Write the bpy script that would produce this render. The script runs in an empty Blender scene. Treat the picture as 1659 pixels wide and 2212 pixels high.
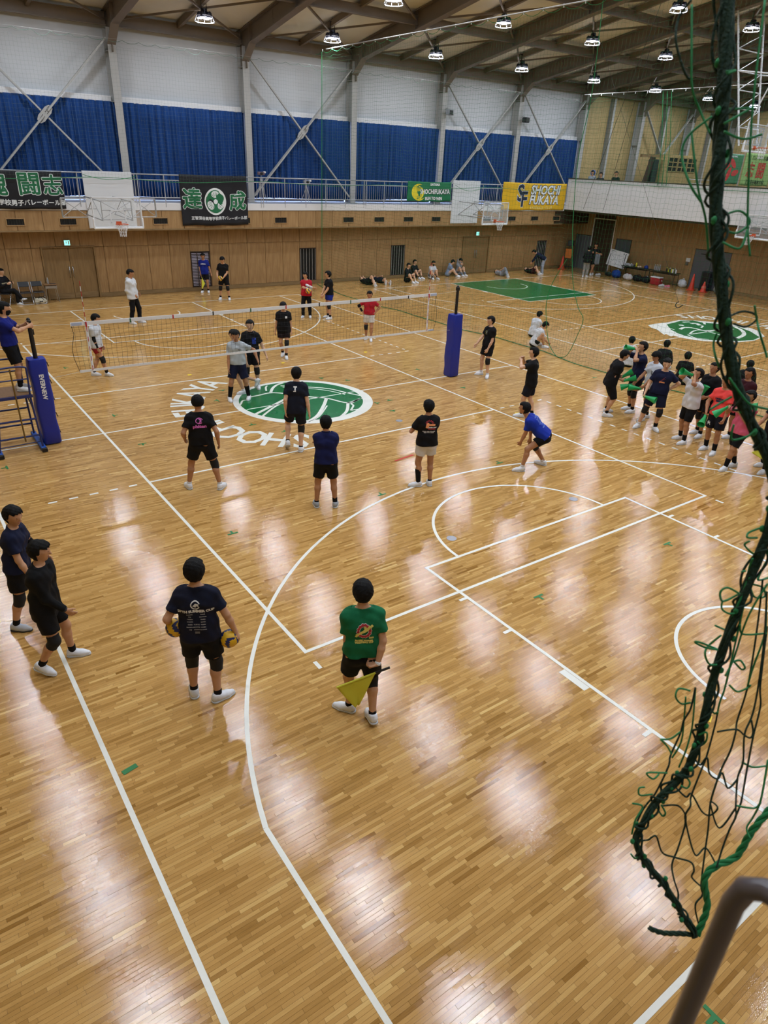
import bpy, math, random
import numpy as np
from mathutils import Vector, Matrix
from mathutils.bvhtree import BVHTree

random.seed(7)
rng = np.random.default_rng(11)
SC = bpy.context.scene
COL = SC.collection
PI = math.pi

# ------------------------------------------------------------------ camera
cam_data = bpy.data.cameras.new('camera')
cam = bpy.data.objects.new('camera', cam_data)
COL.objects.link(cam)
CAM = Vector((-7.825, -15.030, 5.521))
YAW, PITCH, ROLL = math.radians(-36.527), math.radians(26.948), math.radians(2.567)
_f = Vector((-math.sin(YAW) * math.cos(PITCH), math.cos(YAW) * math.cos(PITCH), -math.sin(PITCH)))
_r = Vector((math.cos(YAW), math.sin(YAW), 0))
_u = _r.cross(_f)
_x = _r * math.cos(ROLL) + _u * math.sin(ROLL)
_y = -_r * math.sin(ROLL) + _u * math.cos(ROLL)
cam.matrix_world = Matrix(((_x.x, _y.x, -_f.x, CAM.x), (_x.y, _y.y, -_f.y, CAM.y), (_x.z, _y.z, -_f.z, CAM.z), (0, 0, 0, 1)))
cam_data.sensor_fit = 'VERTICAL'
cam_data.sensor_height = 24.0
cam_data.sensor_width = 18.0
cam_data.lens = 1471.76 / 2212 * 24.0
cam_data.clip_start = 0.05
cam_data.clip_end = 300
cam_data.dof.use_dof = True
cam_data.dof.focus_distance = 11.0
cam_data.dof.aperture_fstop = 3.8
SC.camera = cam

# ------------------------------------------------------------------ world (daylight outside the windows)
world = bpy.data.worlds.new('daylight')
SC.world = world
world.use_nodes = True
_bg = world.node_tree.nodes['Background']
_bg.inputs[0].default_value = (0.42, 0.55, 1.0, 1)
_bg.inputs[1].default_value = 2.2

SC.view_settings.view_transform = 'Standard'
SC.view_settings.look = 'None'
SC.view_settings.gamma = 1.0
SC.view_settings.use_curve_mapping = False
SC.view_settings.exposure = 0.38
LAMP_WATTS = 90.0
for k, v in dict(max_bounces=4, diffuse_bounces=2, glossy_bounces=2, transmission_bounces=3, transparent_max_bounces=8, sample_clamp_indirect=3.0, caustics_reflective=False, caustics_refractive=False, use_adaptive_sampling=True, adaptive_threshold=0.05, adaptive_min_samples=10, debug_bvh_type="STATIC_BVH").items():
    setattr(SC.cycles, k, v)

# ------------------------------------------------------------------ materials
def srgb(h):
    h = h.lstrip('#')
    c = [int(h[i:i + 2], 16) / 255 for i in (0, 2, 4)]
    return tuple(x / 12.92 if x <= 0.04045 else ((x + 0.055) / 1.055) ** 2.4 for x in c) + (1,)

MATS = {}
def mat(name, col, rough=0.6, metal=0.0, noise=0.0, nscale=8.0, bump=0.0, bscale=60.0, spec=0.5, emit=0.0, ecol=None, trans=0.0, alpha=1.0, coat=0.0):
    if name in MATS:
        return MATS[name]
    m = bpy.data.materials.new(name)
    m.use_nodes = True
    nt = m.node_tree
    b = nt.nodes['Principled BSDF']
    c = srgb(col) if isinstance(col, str) else tuple(col) + (1,) * (4 - len(col))
    b.inputs['Base Color'].default_value = c
    b.inputs['Roughness'].default_value = rough
    b.inputs['Metallic'].default_value = metal
    b.inputs['Specular IOR Level'].default_value = spec
    b.inputs['Transmission Weight'].default_value = trans
    b.inputs['Coat Weight'].default_value = coat
    b.inputs['Alpha'].default_value = alpha
    if emit:
        b.inputs['Emission Color'].default_value = srgb(ecol) if ecol else c
        b.inputs['Emission Strength'].default_value = emit
    if noise or bump:
        tc = nt.nodes.new('ShaderNodeTexCoord')
    if noise:
        n = nt.nodes.new('ShaderNodeTexNoise')
        n.inputs['Scale'].default_value = nscale
        n.inputs['Detail'].default_value = 4
        nt.links.new(tc.outputs['Object'], n.inputs['Vector'])
        mx = nt.nodes.new('ShaderNodeMix'); mx.data_type = 'RGBA'
        mx.inputs[6].default_value = tuple(max(0, v * (1 - noise)) for v in c[:3]) + (1,)
        mx.inputs[7].default_value = tuple(min(1, v * (1 + noise)) for v in c[:3]) + (1,)
        nt.links.new(n.outputs['Fac'], mx.inputs[0])
        nt.links.new(mx.outputs[2], b.inputs['Base Color'])
    if bump:
        n2 = nt.nodes.new('ShaderNodeTexNoise')
        n2.inputs['Scale'].default_value = bscale
        n2.inputs['Detail'].default_value = 3
        nt.links.new(tc.outputs['Object'], n2.inputs['Vector'])
        bp = nt.nodes.new('ShaderNodeBump')
        bp.inputs['Strength'].default_value = bump
        bp.inputs['Distance'].default_value = 0.01
        nt.links.new(n2.outputs['Fac'], bp.inputs['Height'])
        nt.links.new(bp.outputs['Normal'], b.inputs['Normal'])
    MATS[name] = m
    return m

def wood_mat(name, c1, c2, axis_scale=(1.2, 1.2, 14), rough=0.45, spec=0.4, rnd=0.16):
    """veneer: stretched grain, a small tone shift from board to board"""
    m = bpy.data.materials.new(name); m.use_nodes = True
    nt = m.node_tree; b = nt.nodes['Principled BSDF']
    tc = nt.nodes.new('ShaderNodeTexCoord'); mp = nt.nodes.new('ShaderNodeMapping')
    mp.inputs['Scale'].default_value = axis_scale
    nt.links.new(tc.outputs['Object'], mp.inputs['Vector'])
    n = nt.nodes.new('ShaderNodeTexNoise'); n.inputs['Scale'].default_value = 5; n.inputs['Detail'].default_value = 5
    nt.links.new(mp.outputs['Vector'], n.inputs['Vector'])
    cr = nt.nodes.new('ShaderNodeValToRGB')
    cr.color_ramp.elements[0].position = 0.3; cr.color_ramp.elements[0].color = srgb(c1)
    cr.color_ramp.elements[1].position = 0.7; cr.color_ramp.elements[1].color = srgb(c2)
    nt.links.new(n.outputs['Fac'], cr.inputs['Fac'])
    oi = nt.nodes.new('ShaderNodeObjectInfo')
    mr = nt.nodes.new('ShaderNodeMapRange'); mr.inputs[3].default_value = 1 - rnd; mr.inputs[4].default_value = 1 + rnd
    nt.links.new(oi.outputs['Random'], mr.inputs[0])
    hs = nt.nodes.new('ShaderNodeHueSaturation')
    nt.links.new(mr.outputs[0], hs.inputs['Value']); nt.links.new(cr.outputs['Color'], hs.inputs['Color'])
    nt.links.new(hs.outputs['Color'], b.inputs['Base Color'])
    b.inputs['Roughness'].default_value = rough
    b.inputs['Specular IOR Level'].default_value = spec
    MATS[name] = m
    return m

# ------------------------------------------------------------------ objects
def tag(o, label=None, cat=None, group=None, kind=None):
    if label: o['label'] = label
    if cat: o['category'] = cat
    if group: o['group'] = group
    if kind: o['kind'] = kind
    return o

def empty(name, loc=(0, 0, 0), rz=0.0, label=None, cat=None, group=None, parent=None):
    o = bpy.data.objects.new(name, None)
    o.empty_display_size = 0.1
    COL.objects.link(o)
    o.location = loc
    o.rotation_euler = (0, 0, rz)
    if parent: o.parent = parent
    return tag(o, label, cat, group)

def link_mesh(name, me, parent=None, loc=None, rot=None):
    o = bpy.data.objects.new(name, me)
    COL.objects.link(o)
    if parent is not None: o.parent = parent
    if loc is not None: o.location = loc
    if rot is not None: o.rotation_euler = rot
    return o

def shade_smooth(me, angle=None):
    me.polygons.foreach_set('use_smooth', np.ones(len(me.polygons), bool))
    if angle:
        me.set_sharp_from_angle(angle=angle)

class MB:
    """collects boxes, tubes, prisms and lathes for ONE part"""
    def __init__(s): s.v = []; s.f = []
    def add(s, vs, fs):
        n = len(s.v); s.v += [tuple(v) for v in vs]; s.f += [tuple(i + n for i in f) for f in fs]; return s
    def box(s, c, d, rz=0.0, M=None):
        x, y, z = (k / 2 for k in d)
        vs = [Vector((sx * x, sy * y, sz * z)) for sz in (-1, 1) for sy in (-1, 1) for sx in (-1, 1)]
        R = M if M is not None else Matrix.Rotation(rz, 3, 'Z')
        vs = [R @ v + Vector(c) for v in vs]
        return s.add(vs, [(0, 2, 3, 1), (4, 5, 7, 6), (0, 1, 5, 4), (2, 6, 7, 3), (0, 4, 6, 2), (1, 3, 7, 5)])
    def cbox(s, c, d, b=0.01, rz=0.0):
        """box with all edges chamfered"""
        x, y, z = (k / 2 for k in d)
        R = Matrix.Rotation(rz, 3, 'Z')
        b = min(b, x * .9, y * .9, z * .9)
        idx = {}; vs = []
        for sx in (-1, 1):
            for sy in (-1, 1):
                for sz in (-1, 1):
                    for a in range(3):
                        q = [sx * x, sy * y, sz * z]
                        for k in range(3):
                            if k != a: q[k] -= (1 if q[k] > 0 else -1) * b
                        idx[(sx, sy, sz, a)] = len(vs); vs.append(R @ Vector(q) + Vector(c))
        fs = []
        def I(*k): return idx[k]
        for a in range(3):
            o1, o2 = (a + 1) % 3, (a + 2) % 3
            for sg in (-1, 1):
                q = []
                for (m, n) in ((-1, -1), (1, -1), (1, 1), (-1, 1)):
                    k = [0, 0, 0]; k[a] = sg; k[o1] = m; k[o2] = n; q.append(I(*k, a))
                fs.append(tuple(q if sg > 0 else q[::-1]))
            for m in (-1, 1):
                for n in (-1, 1):
                    k0 = [0, 0, 0]; k0[a] = -1; k0[o1] = m; k0[o2] = n
                    k1 = list(k0); k1[a] = 1
                    q = [I(*k0, o1), I(*k1, o1), I(*k1, o2), I(*k0, o2)]
                    fs.append(tuple(q if m * n < 0 else q[::-1]))
        for sx in (-1, 1):
            for sy in (-1, 1):
                for sz in (-1, 1):
                    q = [I(sx, sy, sz, a) for a in range(3)]
                    fs.append(tuple(q if sx * sy * sz > 0 else q[::-1]))
        return s.add(vs, fs)
    def bar(s, a, b, w, h=None, up=(0, 0, 1)):
        a, b = Vector(a), Vector(b); h = h or w
        d = (b - a); L = d.length; d.normalize()
        u = Vector(up)
        if abs(d.dot(u)) > 0.98: u = Vector((1, 0, 0))
        x = d.cross(u).normalized(); z = x.cross(d)
        vs = []
        for e in (a, b):
            for (p, q) in ((-1, -1), (1, -1), (1, 1), (-1, 1)):
                vs.append(e + x * p * w / 2 + z * q * h / 2)
        return s.add(vs, [(0, 1, 2, 3), (7, 6, 5, 4), (0, 4, 5, 1), (1, 5, 6, 2), (2, 6, 7, 3), (3, 7, 4, 0)])
    def tube(s, pts, r, n=8, cap=True, closed=False):
        pts = [Vector(p) for p in pts]; m = len(pts)
        rs = r if isinstance(r, (list, tuple)) else [r] * m
        base = len(s.v); prev = None
        for i, p in enumerate(pts):
            if closed: d = pts[(i + 1) % m] - pts[i - 1]
            else: d = pts[min(i + 1, m - 1)] - pts[max(i - 1, 0)]
            if d.length < 1e-9: d = Vector((0, 0, 1))
            d.normalize()
            if prev is None:
                u = Vector((0, 0, 1)) if abs(d.z) < 0.9 else Vector((1, 0, 0))
                x = d.cross(u).normalized()
            else:
                x = prev - d * prev.dot(d)
                x = x.normalized() if x.length > 1e-6 else d.orthogonal().normalized()
            prev = x; y = d.cross(x)
            for k in range(n):
                a = 2 * PI * k / n
                s.v.append(tuple(p + (x * math.cos(a) + y * math.sin(a)) * rs[i]))
        for i in range(m if closed else m - 1):
            j = (i + 1) % m
            for k in range(n):
                l = (k + 1) % n
                s.f.append((base + i * n + k, base + i * n + l, base + j * n + l, base + j * n + k))
        if cap and not closed:
            s.f.append(tuple(base + k for k in range(n))[::-1])
            s.f.append(tuple(base + (m - 1) * n + k for k in range(n)))
        return s
    def lathe(s, prof, c=(0, 0, 0), n=16, cap=True):
        """profile of (radius, z) about the vertical through c"""
        base = len(s.v)
        for r, z in prof:
            for k in range(n):
                a = 2 * PI * k / n
                s.v.append((c[0] + r * math.cos(a), c[1] + r * math.sin(a), c[2] + z))
        for i in range(len(prof) - 1):
            for k in range(n):
                l = (k + 1) % n
                s.f.append((base + i * n + k, base + i * n + l, base + (i + 1) * n + l, base + (i + 1) * n + k))
        if cap:
            s.f.append(tuple(base + k for k in range(n))[::-1])
            s.f.append(tuple(base + (len(prof) - 1) * n + k for k in range(n)))
        return s
    def prism(s, poly, z0, z1):
        n = len(poly); base = len(s.v)
        for z in (z0, z1):
            for p in poly: s.v.append((p[0], p[1], z))
        s.f.append(tuple(base + n + k for k in range(n)))
        s.f.append(tuple(base + k for k in range(n))[::-1])
        for k in range(n):
            l = (k + 1) % n
            s.f.append((base + k, base + l, base + n + l, base + n + k))
        return s
    def mesh(s, name, m=None, smooth=False, angle=None):
        me = bpy.data.meshes.new(name)
        me.from_pydata(s.v, [], s.f)
        if m is not None: me.materials.append(m)
        if smooth: shade_smooth(me, angle)
        me.update()
        return me
    def build(s, name, m=None, parent=None, smooth=False, angle=None, loc=None, rot=None):
        return link_mesh(name, s.mesh(name, m, smooth, angle), parent, loc, rot)

def np_mesh(name, V, F, m=None, smooth=False):
    """fast mesh from arrays; F is (n,3) or (n,4)"""
    me = bpy.data.meshes.new(name)
    V = np.asarray(V, np.float32); F = np.asarray(F, np.int32)
    k = F.shape[1]
    me.vertices.add(len(V)); me.vertices.foreach_set('co', V.ravel())
    me.loops.add(F.size); me.loops.foreach_set('vertex_index', F.ravel())
    me.polygons.add(len(F))
    me.polygons.foreach_set('loop_start', np.arange(0, F.size, k, dtype=np.int32))
    me.polygons.foreach_set('loop_total', np.full(len(F), k, np.int32))
    if m is not None: me.materials.append(m)
    me.update(calc_edges=True)
    me.polygons.foreach_set('use_smooth', np.full(len(me.polygons), bool(smooth)))
    return me

def copy_tree(o, parent=None):
    c = o.copy(); COL.objects.link(c)
    if parent is not None: c.parent = parent
    for ch in list(o.children): copy_tree(ch, c)
    return c

def threads(polys, r, n=3):
    """many thin open tubes in one mesh, as arrays"""
    V = []; F = []; base = 0
    ang = np.arange(n) * 2 * PI / n
    for P in polys:
        P = np.asarray(P, float); m = len(P)
        d = np.gradient(P, axis=0); d /= np.linalg.norm(d, axis=1, keepdims=True) + 1e-12
        up = np.where(np.abs(d[:, 2:3]) > 0.8, [[1., 0, 0]], [[0., 0, 1.]])
        x = np.cross(d, up); x /= np.linalg.norm(x, axis=1, keepdims=True) + 1e-12
        y = np.cross(d, x)
        ring = P[:, None, :] + r * (np.cos(ang)[None, :, None] * x[:, None, :] + np.sin(ang)[None, :, None] * y[:, None, :])
        V.append(ring.reshape(-1, 3))
        i = np.arange(m - 1)[:, None] * n; k = np.arange(n)[None, :]; l = (k + 1) % n
        q = np.stack([i + k, i + l, i + n + l, i + n + k], -1).reshape(-1, 4) + base
        F.append(q); base += m * n
    return np.concatenate(V), np.concatenate(F)

def text_mesh(txt, size=1.0, bold=0.0, shear=0.0, width=1.0, spacing=1.0):
    """flat filled lettering in the xy plane, centred, as (verts, faces)"""
    cu = bpy.data.curves.new('lettering', 'FONT')
    cu.body = txt; cu.size = size; cu.align_x = 'CENTER'; cu.align_y = 'CENTER'
    cu.resolution_u = 2; cu.offset = bold; cu.shear = shear; cu.space_character = spacing; cu.fill_mode = 'FRONT'
    ob = bpy.data.objects.new('lettering', cu); COL.objects.link(ob)
    dg = bpy.context.evaluated_depsgraph_get()
    me = ob.evaluated_get(dg).to_mesh()
    vs = [(v.co.x * width, v.co.y, 0.0) for v in me.vertices]
    fs = [tuple(p.vertices) for p in me.polygons]
    ob.evaluated_get(dg).to_mesh_clear()
    bpy.data.objects.remove(ob); bpy.data.curves.remove(cu)
    return vs, fs

def curve_pts(pts, n=8, closed=False):
    """Catmull-Rom through points"""
    P = [Vector(p) for p in pts]; out = []; m = len(P)
    for i in range(m if closed else m - 1):
        p0 = P[(i - 1) % m] if closed or i > 0 else P[0]
        p1 = P[i]; p2 = P[(i + 1) % m]
        p3 = P[(i + 2) % m] if closed or i + 2 < m else P[-1]
        for k in range(n):
            t = k / n
            out.append(0.5 * ((2 * p1) + (p2 - p0) * t + (2 * p0 - 5 * p1 + 4 * p2 - p3) * t * t + (3 * p1 - p0 - 3 * p2 + p3) * t ** 3))
    if not closed: out.append(P[-1].copy())
    return out

# ================================================================== MATERIALS
M_white = mat('white_paint', '#d9d9da', 0.6, noise=0.03)
M_wallw = mat('white_wall_board', '#bec0c2', 0.75, noise=0.03, nscale=3)
M_steel = mat('beige_grey_steel_paint', '#8f867a', 0.5, noise=0.04)
M_steel_l = mat('light_grey_steel_paint', '#a9a7a3', 0.45, noise=0.03)
M_brown = mat('brown_roof_steel_paint', '#75685a', 0.55, noise=0.05)
M_ceil = mat('cream_roof_board', '#e2dccd', 0.8, noise=0.05, nscale=2.0)
M_dark = mat('dark_void', '#14130f', 0.9)
M_black = mat('black_plastic', '#101012', 0.45)
M_chrome = mat('brushed_steel', '#b9bcc0', 0.28, metal=0.9)
M_alu = mat('silver_railing_paint', '#b4b6ba', 0.35, metal=0.35)
M_dkbrown = mat('dark_brown_cap', '#3b2a22', 0.5)
M_greydoor = mat('grey_painted_steel_door', '#5c5e66', 0.45, noise=0.05)
M_glass = mat('clear_window_glass', '#eef3fa', 0.05, spec=0.3, alpha=0.12)
M_panel = wood_mat('honey_veneer_panel', '#94724a', '#ab8a5e', (3, 3, 0.35), rough=0.42, rnd=0.06)
M_panel_r = wood_mat('pale_veneer_panel', '#a8905f', '#b8a06e', (3, 3, 0.35), rough=0.55, rnd=0.05)
M_joint = mat('dark_panel_joint', '#3a2a18', 0.8)
M_doorw = wood_mat('brown_veneer_door', '#7f6440', '#91754c', (3, 3, 0.3), rough=0.45, rnd=0.03)
M_base = wood_mat('worn_baseboard', '#7d6440', '#8f7650', (0.4, 3, 3), rough=0.6, rnd=0.03)
M_blind = mat('white_louvre_slat', '#c9c6dd', 0.5)

XC = [1.75 + 5.6 * k for k in range(-2, 9)]           # frame lines
YW, YF = 16.60, 15.80                                 # lower wall, balcony front
XL, XR, XF, XE = -9.65, 30.20, 27.70, 46.70                      # side walls, right balcony front
ZB = 3.75                                             # balcony floor
def zroof(y): return 13.42 - 0.178 * abs(y)
def zgird(y): return 12.72 - 0.178 * abs(y)

# ================================================================== FAR WALL
wall_back = tag(MB().box(((XL + XR) / 2, YW + 0.13, 1.38), (XR - XL, 0.2, 2.76)).build('wall_back', M_joint), kind='structure')
_pcache = {}
def panel(parent, x0, x1, z0, z1, y, m=M_panel, name='panel', axis='x', t=0.03):
    """one veneer board with a 6 mm joint round it, standing proud of the core"""
    key = (round(x1 - x0, 2), round(z1 - z0, 2), m.name, axis, t)
    if key not in _pcache:
        d = (key[0] - 0.008, t, key[1] - 0.008) if axis == 'x' else (t, key[0] - 0.008, key[1] - 0.008)
        _pcache[key] = MB().cbox((0, 0, 0), d, 0.003).mesh(name, m)
    c = (x0 + x1) / 2
    loc = (c, y, (z0 + z1) / 2) if axis == 'x' else (y, c, (z0 + z1) / 2)
    return link_mesh(name, _pcache[key], parent, loc)

def cut(a, b, holes):
    segs = [(a, b)]
    for h0, h1 in holes:
        out = []
        for s0, s1 in segs:
            if h1 <= s0 or h0 >= s1: out.append((s0, s1)); continue
            if h0 > s0 + 0.05: out.append((s0, h0))
            if h1 < s1 - 0.05: out.append((h1, s1))
        segs = out
    return segs
PW = 5.6 / 6
doors_x = [(-2.05, -0.08), (20.45, 22.42)]
grills_x = [(4.083, 4.99), (9.683, 10.617), (15.283, 16.217), (26.6, 27.45)]
xs = [1.75 + PW * (k + 0.5) for k in range(-13, 31)]
xs = [x for x in xs if XL < x < XR]
xs = [XL] + xs + [XR]
for a, b in zip(xs[:-1], xs[1:]):
    for s0, s1 in cut(a, b, [(d0 - 0.07, d1 + 0.07) for d0, d1 in doors_x]):
        for q0, q1 in cut(s0, s1, grills_x):
            panel(wall_back, q0, q1, 0.16, 2.02, YW + 0.015)
    for q0, q1 in cut(a, b, grills_x):
        pass
    panel(wall_back, a, b, 2.02, 2.74, YW + 0.015)
for g0, g1 in grills_x:
    panel(wall_back, g0, g1, 1.70, 2.02, YW + 0.015)
for d0, d1 in zip([XL] + [d[1] + 0.07 for d in doors_x], [d[0] - 0.07 for d in doors_x] + [XR]):
    tag(MB().cbox(((d0 + d1) / 2, YW - 0.005, 0.08), (d1 - d0, 0.05, 0.155), 0.006).build('baseboard_back', M_base), kind='structure')

for n, (d0, d1) in enumerate(doors_x):
    c = (d0 + d1) / 2
    d = tag(MB().box((c, YW + 0.06, 1.0), (d1 - d0 + 0.02, 0.03, 2.0)).build('door_%d' % (n + 1), M_dark), kind='structure')
    fr = MB()
    for x in (d0 - 0.035, d1 + 0.035): fr.cbox((x, YW + 0.0, 1.01), (0.07, 0.1, 2.02), 0.006)
    fr.cbox((c, YW, 2.03), (d1 - d0 + 0.14, 0.1, 0.06), 0.006)
    fr.build('door_frame', M_doorw, d)
    for s in (-1, 1):
        w = (d1 - d0) / 2
        lf = MB().cbox((c + s * w / 2, YW + 0.03, 1.0), (w - 0.012, 0.045, 1.98), 0.004).build('door_leaf', M_doorw, d)
        MB().tube([(c + s * 0.07, YW + 0.01, 0.86), (c + s * 0.07, YW - 0.045, 0.88), (c + s * 0.07, YW - 0.045, 1.26), (c + s * 0.07, YW + 0.01, 1.28)], 0.014, 8).build('door_handle', M_chrome, lf, smooth=True)
        MB().cbox((c + s * w / 2, YW + 0.004, 0.13), (w - 0.05, 0.006, 0.22), 0.002).build('kick_plate', M_base, lf)

for n, (g0, g1) in enumerate(grills_x):
    c = (g0 + g1) / 2; w = g1 - g0
    g = tag(MB().box((c, YW + 0.028, 0.93), (w, 0.012, 1.54)).build('window_%d' % (n + 1), M_dark), kind='structure')
    fr = MB()
    for x in (g0 + 0.02, g1 - 0.02): fr.cbox((x, YW + 0.005, 0.93), (0.04, 0.06, 1.54), 0.004)
    for z in (0.17, 1.685): fr.cbox((c, YW + 0.005, z), (w, 0.06, 0.03), 0.004)
    fr.build('window_frame', M_dkbrown, g)
    if n == 0:
        for k in range(22):
            MB().box((c, YW + 0.012, 0.23 + k * 0.066), (w - 0.1, 0.012, 0.036), M=Matrix.Rotation(0.5, 3, 'X')).build('louvre_slat', M_blind, g)
        for x in (c - 0.14, c + 0.14): MB().box((x, YW + 0.0, 0.93), (0.03, 0.02, 1.48)).build('upright', M_dkbrown, g)
    else:
        for k in range(6):
            MB().tube([(g0 + 0.06 + (w - 0.12) * k / 5, YW - 0.012, 0.18), (g0 + 0.06 + (w - 0.12) * k / 5, YW - 0.012, 1.67)], 0.011, 8).build('grille_bar', M_steel_l, g)

# balcony of the far side: slab, wooden fascia with vents, white kerb
trim_1 = tag(MB().box(((XL + XR) / 2, (YF + 17.6) / 2 + 0.02, 3.22), (XR - XL, 17.6 - YF - 0.04, 0.98)).build('trim_1', M_joint), kind='structure')
MB().cbox(((XL + XF) / 2, YF + 0.06, 3.605), (XF - XL, 0.2, 0.29), 0.01).build('kerb', M_white, trim_1)
MB().box(((XL + XR) / 2, (YF + 17.6) / 2 + 0.1, 3.73), (XR - XL, 1.6, 0.04)).build('balcony_floor', mat('grey_vinyl', '#9a9a9c', 0.5, noise=0.04), trim_1)
MB().cbox(((XL + XF) / 2, YF + 0.005, 2.715), (XF - XL, 0.06, 0.05), 0.004).build('fascia_ledge', M_base, trim_1)
xs2 = [x + PW / 2 for x in xs[1:-1]]
for a, b in zip(xs2[:-1], xs2[1:]):
    if b < XF: panel(trim_1, a, b, 2.74, 3.45, YF + 0.005)
for x in (-2.95, -1.07, 0.8, 2.6, 4.5, 6.4, 8.26, 12.0, 13.86, 15.73, 17.6, 19.4, 21.3, 23.3, 25.2, 27.1):
    v = MB()
    for s in (-1, 1):
        v.cbox((x, YF - 0.02, 3.05 + s * 0.125), (0.66, 0.04, 0.035), 0.004)
        v.cbox((x + s * 0.315, YF - 0.02, 3.05), (0.035, 0.04, 0.25), 0.004)
    vo = v.build('vent', M_panel, trim_1)
    s = MB().box((x, YF - 0.013, 3.05), (0.6, 0.006, 0.22))
    s.build('vent_opening', M_dark, vo)
    s = MB()
    for k in range(6): s.box((x - 0.24 + k * 0.096, YF - 0.02, 3.05), (0.012, 0.012, 0.22))
    s.build('vent_bars', mat('dim_metal', '#3c3b38', 0.5, metal=0.5), vo)

# upper far wall: white boards over curtained windows, columns and cross bracing
wu = tag(MB().box(((XL + 29.9) / 2, 17.52, 8.95), (29.9 - XL, 0.12, 3.2)).build('wall_back', M_wallw), kind='structure')
col_me = None
def h_column(h, z0, depth=0.5, fl=0.3):
    m = MB()
    m.cbox((0, -depth / 2, z0 + h / 2), (fl, 0.03, h), 0.004)
    m.cbox((0, depth / 2, z0 + h / 2), (fl, 0.03, h), 0.004)
    m.box((0, 0, z0 + h / 2), (0.02, depth - 0.03, h))
    for z in (z0 + 0.05, z0 + 3.6, z0 + h - 0.75):
        m.box((0, 0, z), (fl - 0.02, depth - 0.03, 0.015))
    m.box((0, -0.05, z0 + 0.01), (fl + 0.12, depth + 0.15, 0.02))
    return m
cme = h_column(6.05, ZB).mesh('column', M_steel_l)
for x in XC[:7]:
    link_mesh('column', cme, wu, (x, 17.12, 0))
for k in range(7):
    a, b = XC[k] + 0.16, XC[k + 1] - 0.16
    if b > XR: b = XR
    MB().cbox(((a + b) / 2, 17.33, 7.45), (b - a, 0.26, 0.2), 0.01).build('ledge', M_white, wu)
    # window behind the curtain
    w = tag(MB().box(((a + b) / 2, 17.5, 3.82), (b - a, 0.08, 0.1)).build('window_%d' % (k + 5), M_steel_l), kind='structure')
    fr = MB()
    for j in range(5):
        x = a + (b - a) * j / 4
        fr.box((x, 17.5, 5.6), (0.06, 0.08, 3.5))
    fr.box(((a + b) / 2, 17.5, 5.6), (b - a, 0.08, 0.06)).build('window_frame', M_steel_l, w)
    for j in range(4):
        x0 = a + (b - a) * j / 4; x1 = a + (b - a) * (j + 1) / 4
        MB().box(((x0 + x1) / 2, 17.52, 5.6), (x1 - x0 - 0.06, 0.008, 3.46)).build('pane', M_glass, w)
    if k in (1, 3, 5, 6):
        zc = 6.74
        cx = (XC[k] + XC[k + 1]) / 2
        for s in (-1, 1):
            for e in (-1, 1):
                br = MB().bar((cx + s * 0.12, 16.95, zc + e * 0.12), (cx + s * 2.62, 16.95, zc + e * 2.72), 0.06, 0.17 if s == e else 0.10, up=(0, 1, 0))
                br.build('brace', M_steel_l, wu)
        gp = MB(); q = 0.30
        poly = [(q, 0.17), (0.17, q), (-0.17, q), (-q, 0.17), (-q, -0.17), (-0.17, -q), (0.17, -q), (q, -0.17)]
        gp.prism([(p[0], p[1]) for p in poly], -0.02, 0.02)
        gp.v = [(cx + (v[0] * 1.5 - v[1] * 0.6) * 0.55, 16.93 + v[2], zc + (v[0] * 1.5 + v[1] * 0.6) * 0.58) for v in gp.v]
        gp.build('gusset_plate', M_steel_l, wu)
        bl = MB()
        for s in (-1, 1):
            for j in range(5):
                for t in (-0.03, 0.03):
                    bl.lathe([(0.013, 0), (0.013, 0.02)], (0, 0, 0), 6)
                    n = 12
                    bl.v[-n:] = [(cx + s * (0.06 + j * 0.035) + t + vx, 16.905 - vz, zc + s * (0.06 + j * 0.042) * 1.0 - t + vy) for vx, vy, vz in bl.v[-n:]]
        bl.build('bolts', M_dark, wu)['kind'] = 'stuff'

# curtains, one pair of drapes in each bay
M_curtain = mat('blue_blackout_cloth', '#1b3f78', 0.85, noise=0.2, nscale=3.0, spec=0.2)
for k in range(7):
    a, b = XC[k] + 0.06, XC[k + 1] - 0.06
    nx = 240; nz = 8
    ph = rng.uniform(0, 6, 6); halves = rng.uniform(0.42, 0.6)
    V = np.zeros((nz, nx, 3)); u = np.linspace(0, 1, nx); X = a + (b - a) * u
    for j in range(nz):
        t = j / (nz - 1)
        fold = 0.085 * np.sin(X * 21 + 1.6 * np.sin(X * 2.1 + ph[0])) + 0.035 * np.sin(X * 41 + ph[1]) + 0.04 * np.sin(X * 6 + ph[2])
        sway = 0.05 * t * np.sin(X * 1.7 + ph[3])
        V[j, :, 0] = X + 0.05 * t * np.sin(X * 2.3 + ph[4])
        V[j, :, 1] = 17.26 - 0.09 + fold * (0.55 + 0.45 * t) + sway
        V[j, :, 2] = 7.36 - t * (3.46 + 0.03 * np.sin(X * 1.1 + ph[5]))
    i, j = np.meshgrid(np.arange(nx - 1), np.arange(nz - 1))
    q = (j * nx + i).ravel(); F = np.stack([q, q + nx, q + nx + 1, q + 1], 1)
    names = ['leftmost', 'second', 'third', 'fourth', 'fifth', 'sixth', 'rightmost']
    o = link_mesh('curtain', np_mesh('curtain', V.reshape(-1, 3), F, M_curtain, True))
    tag(o, 'pleated blue curtain over the balcony windows, %s window bay along the far wall' % names[k], 'curtain', 'blue curtains of the far wall')
    sm = o.modifiers.new('thickness', 'SOLIDIFY'); sm.thickness = 0.004

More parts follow.
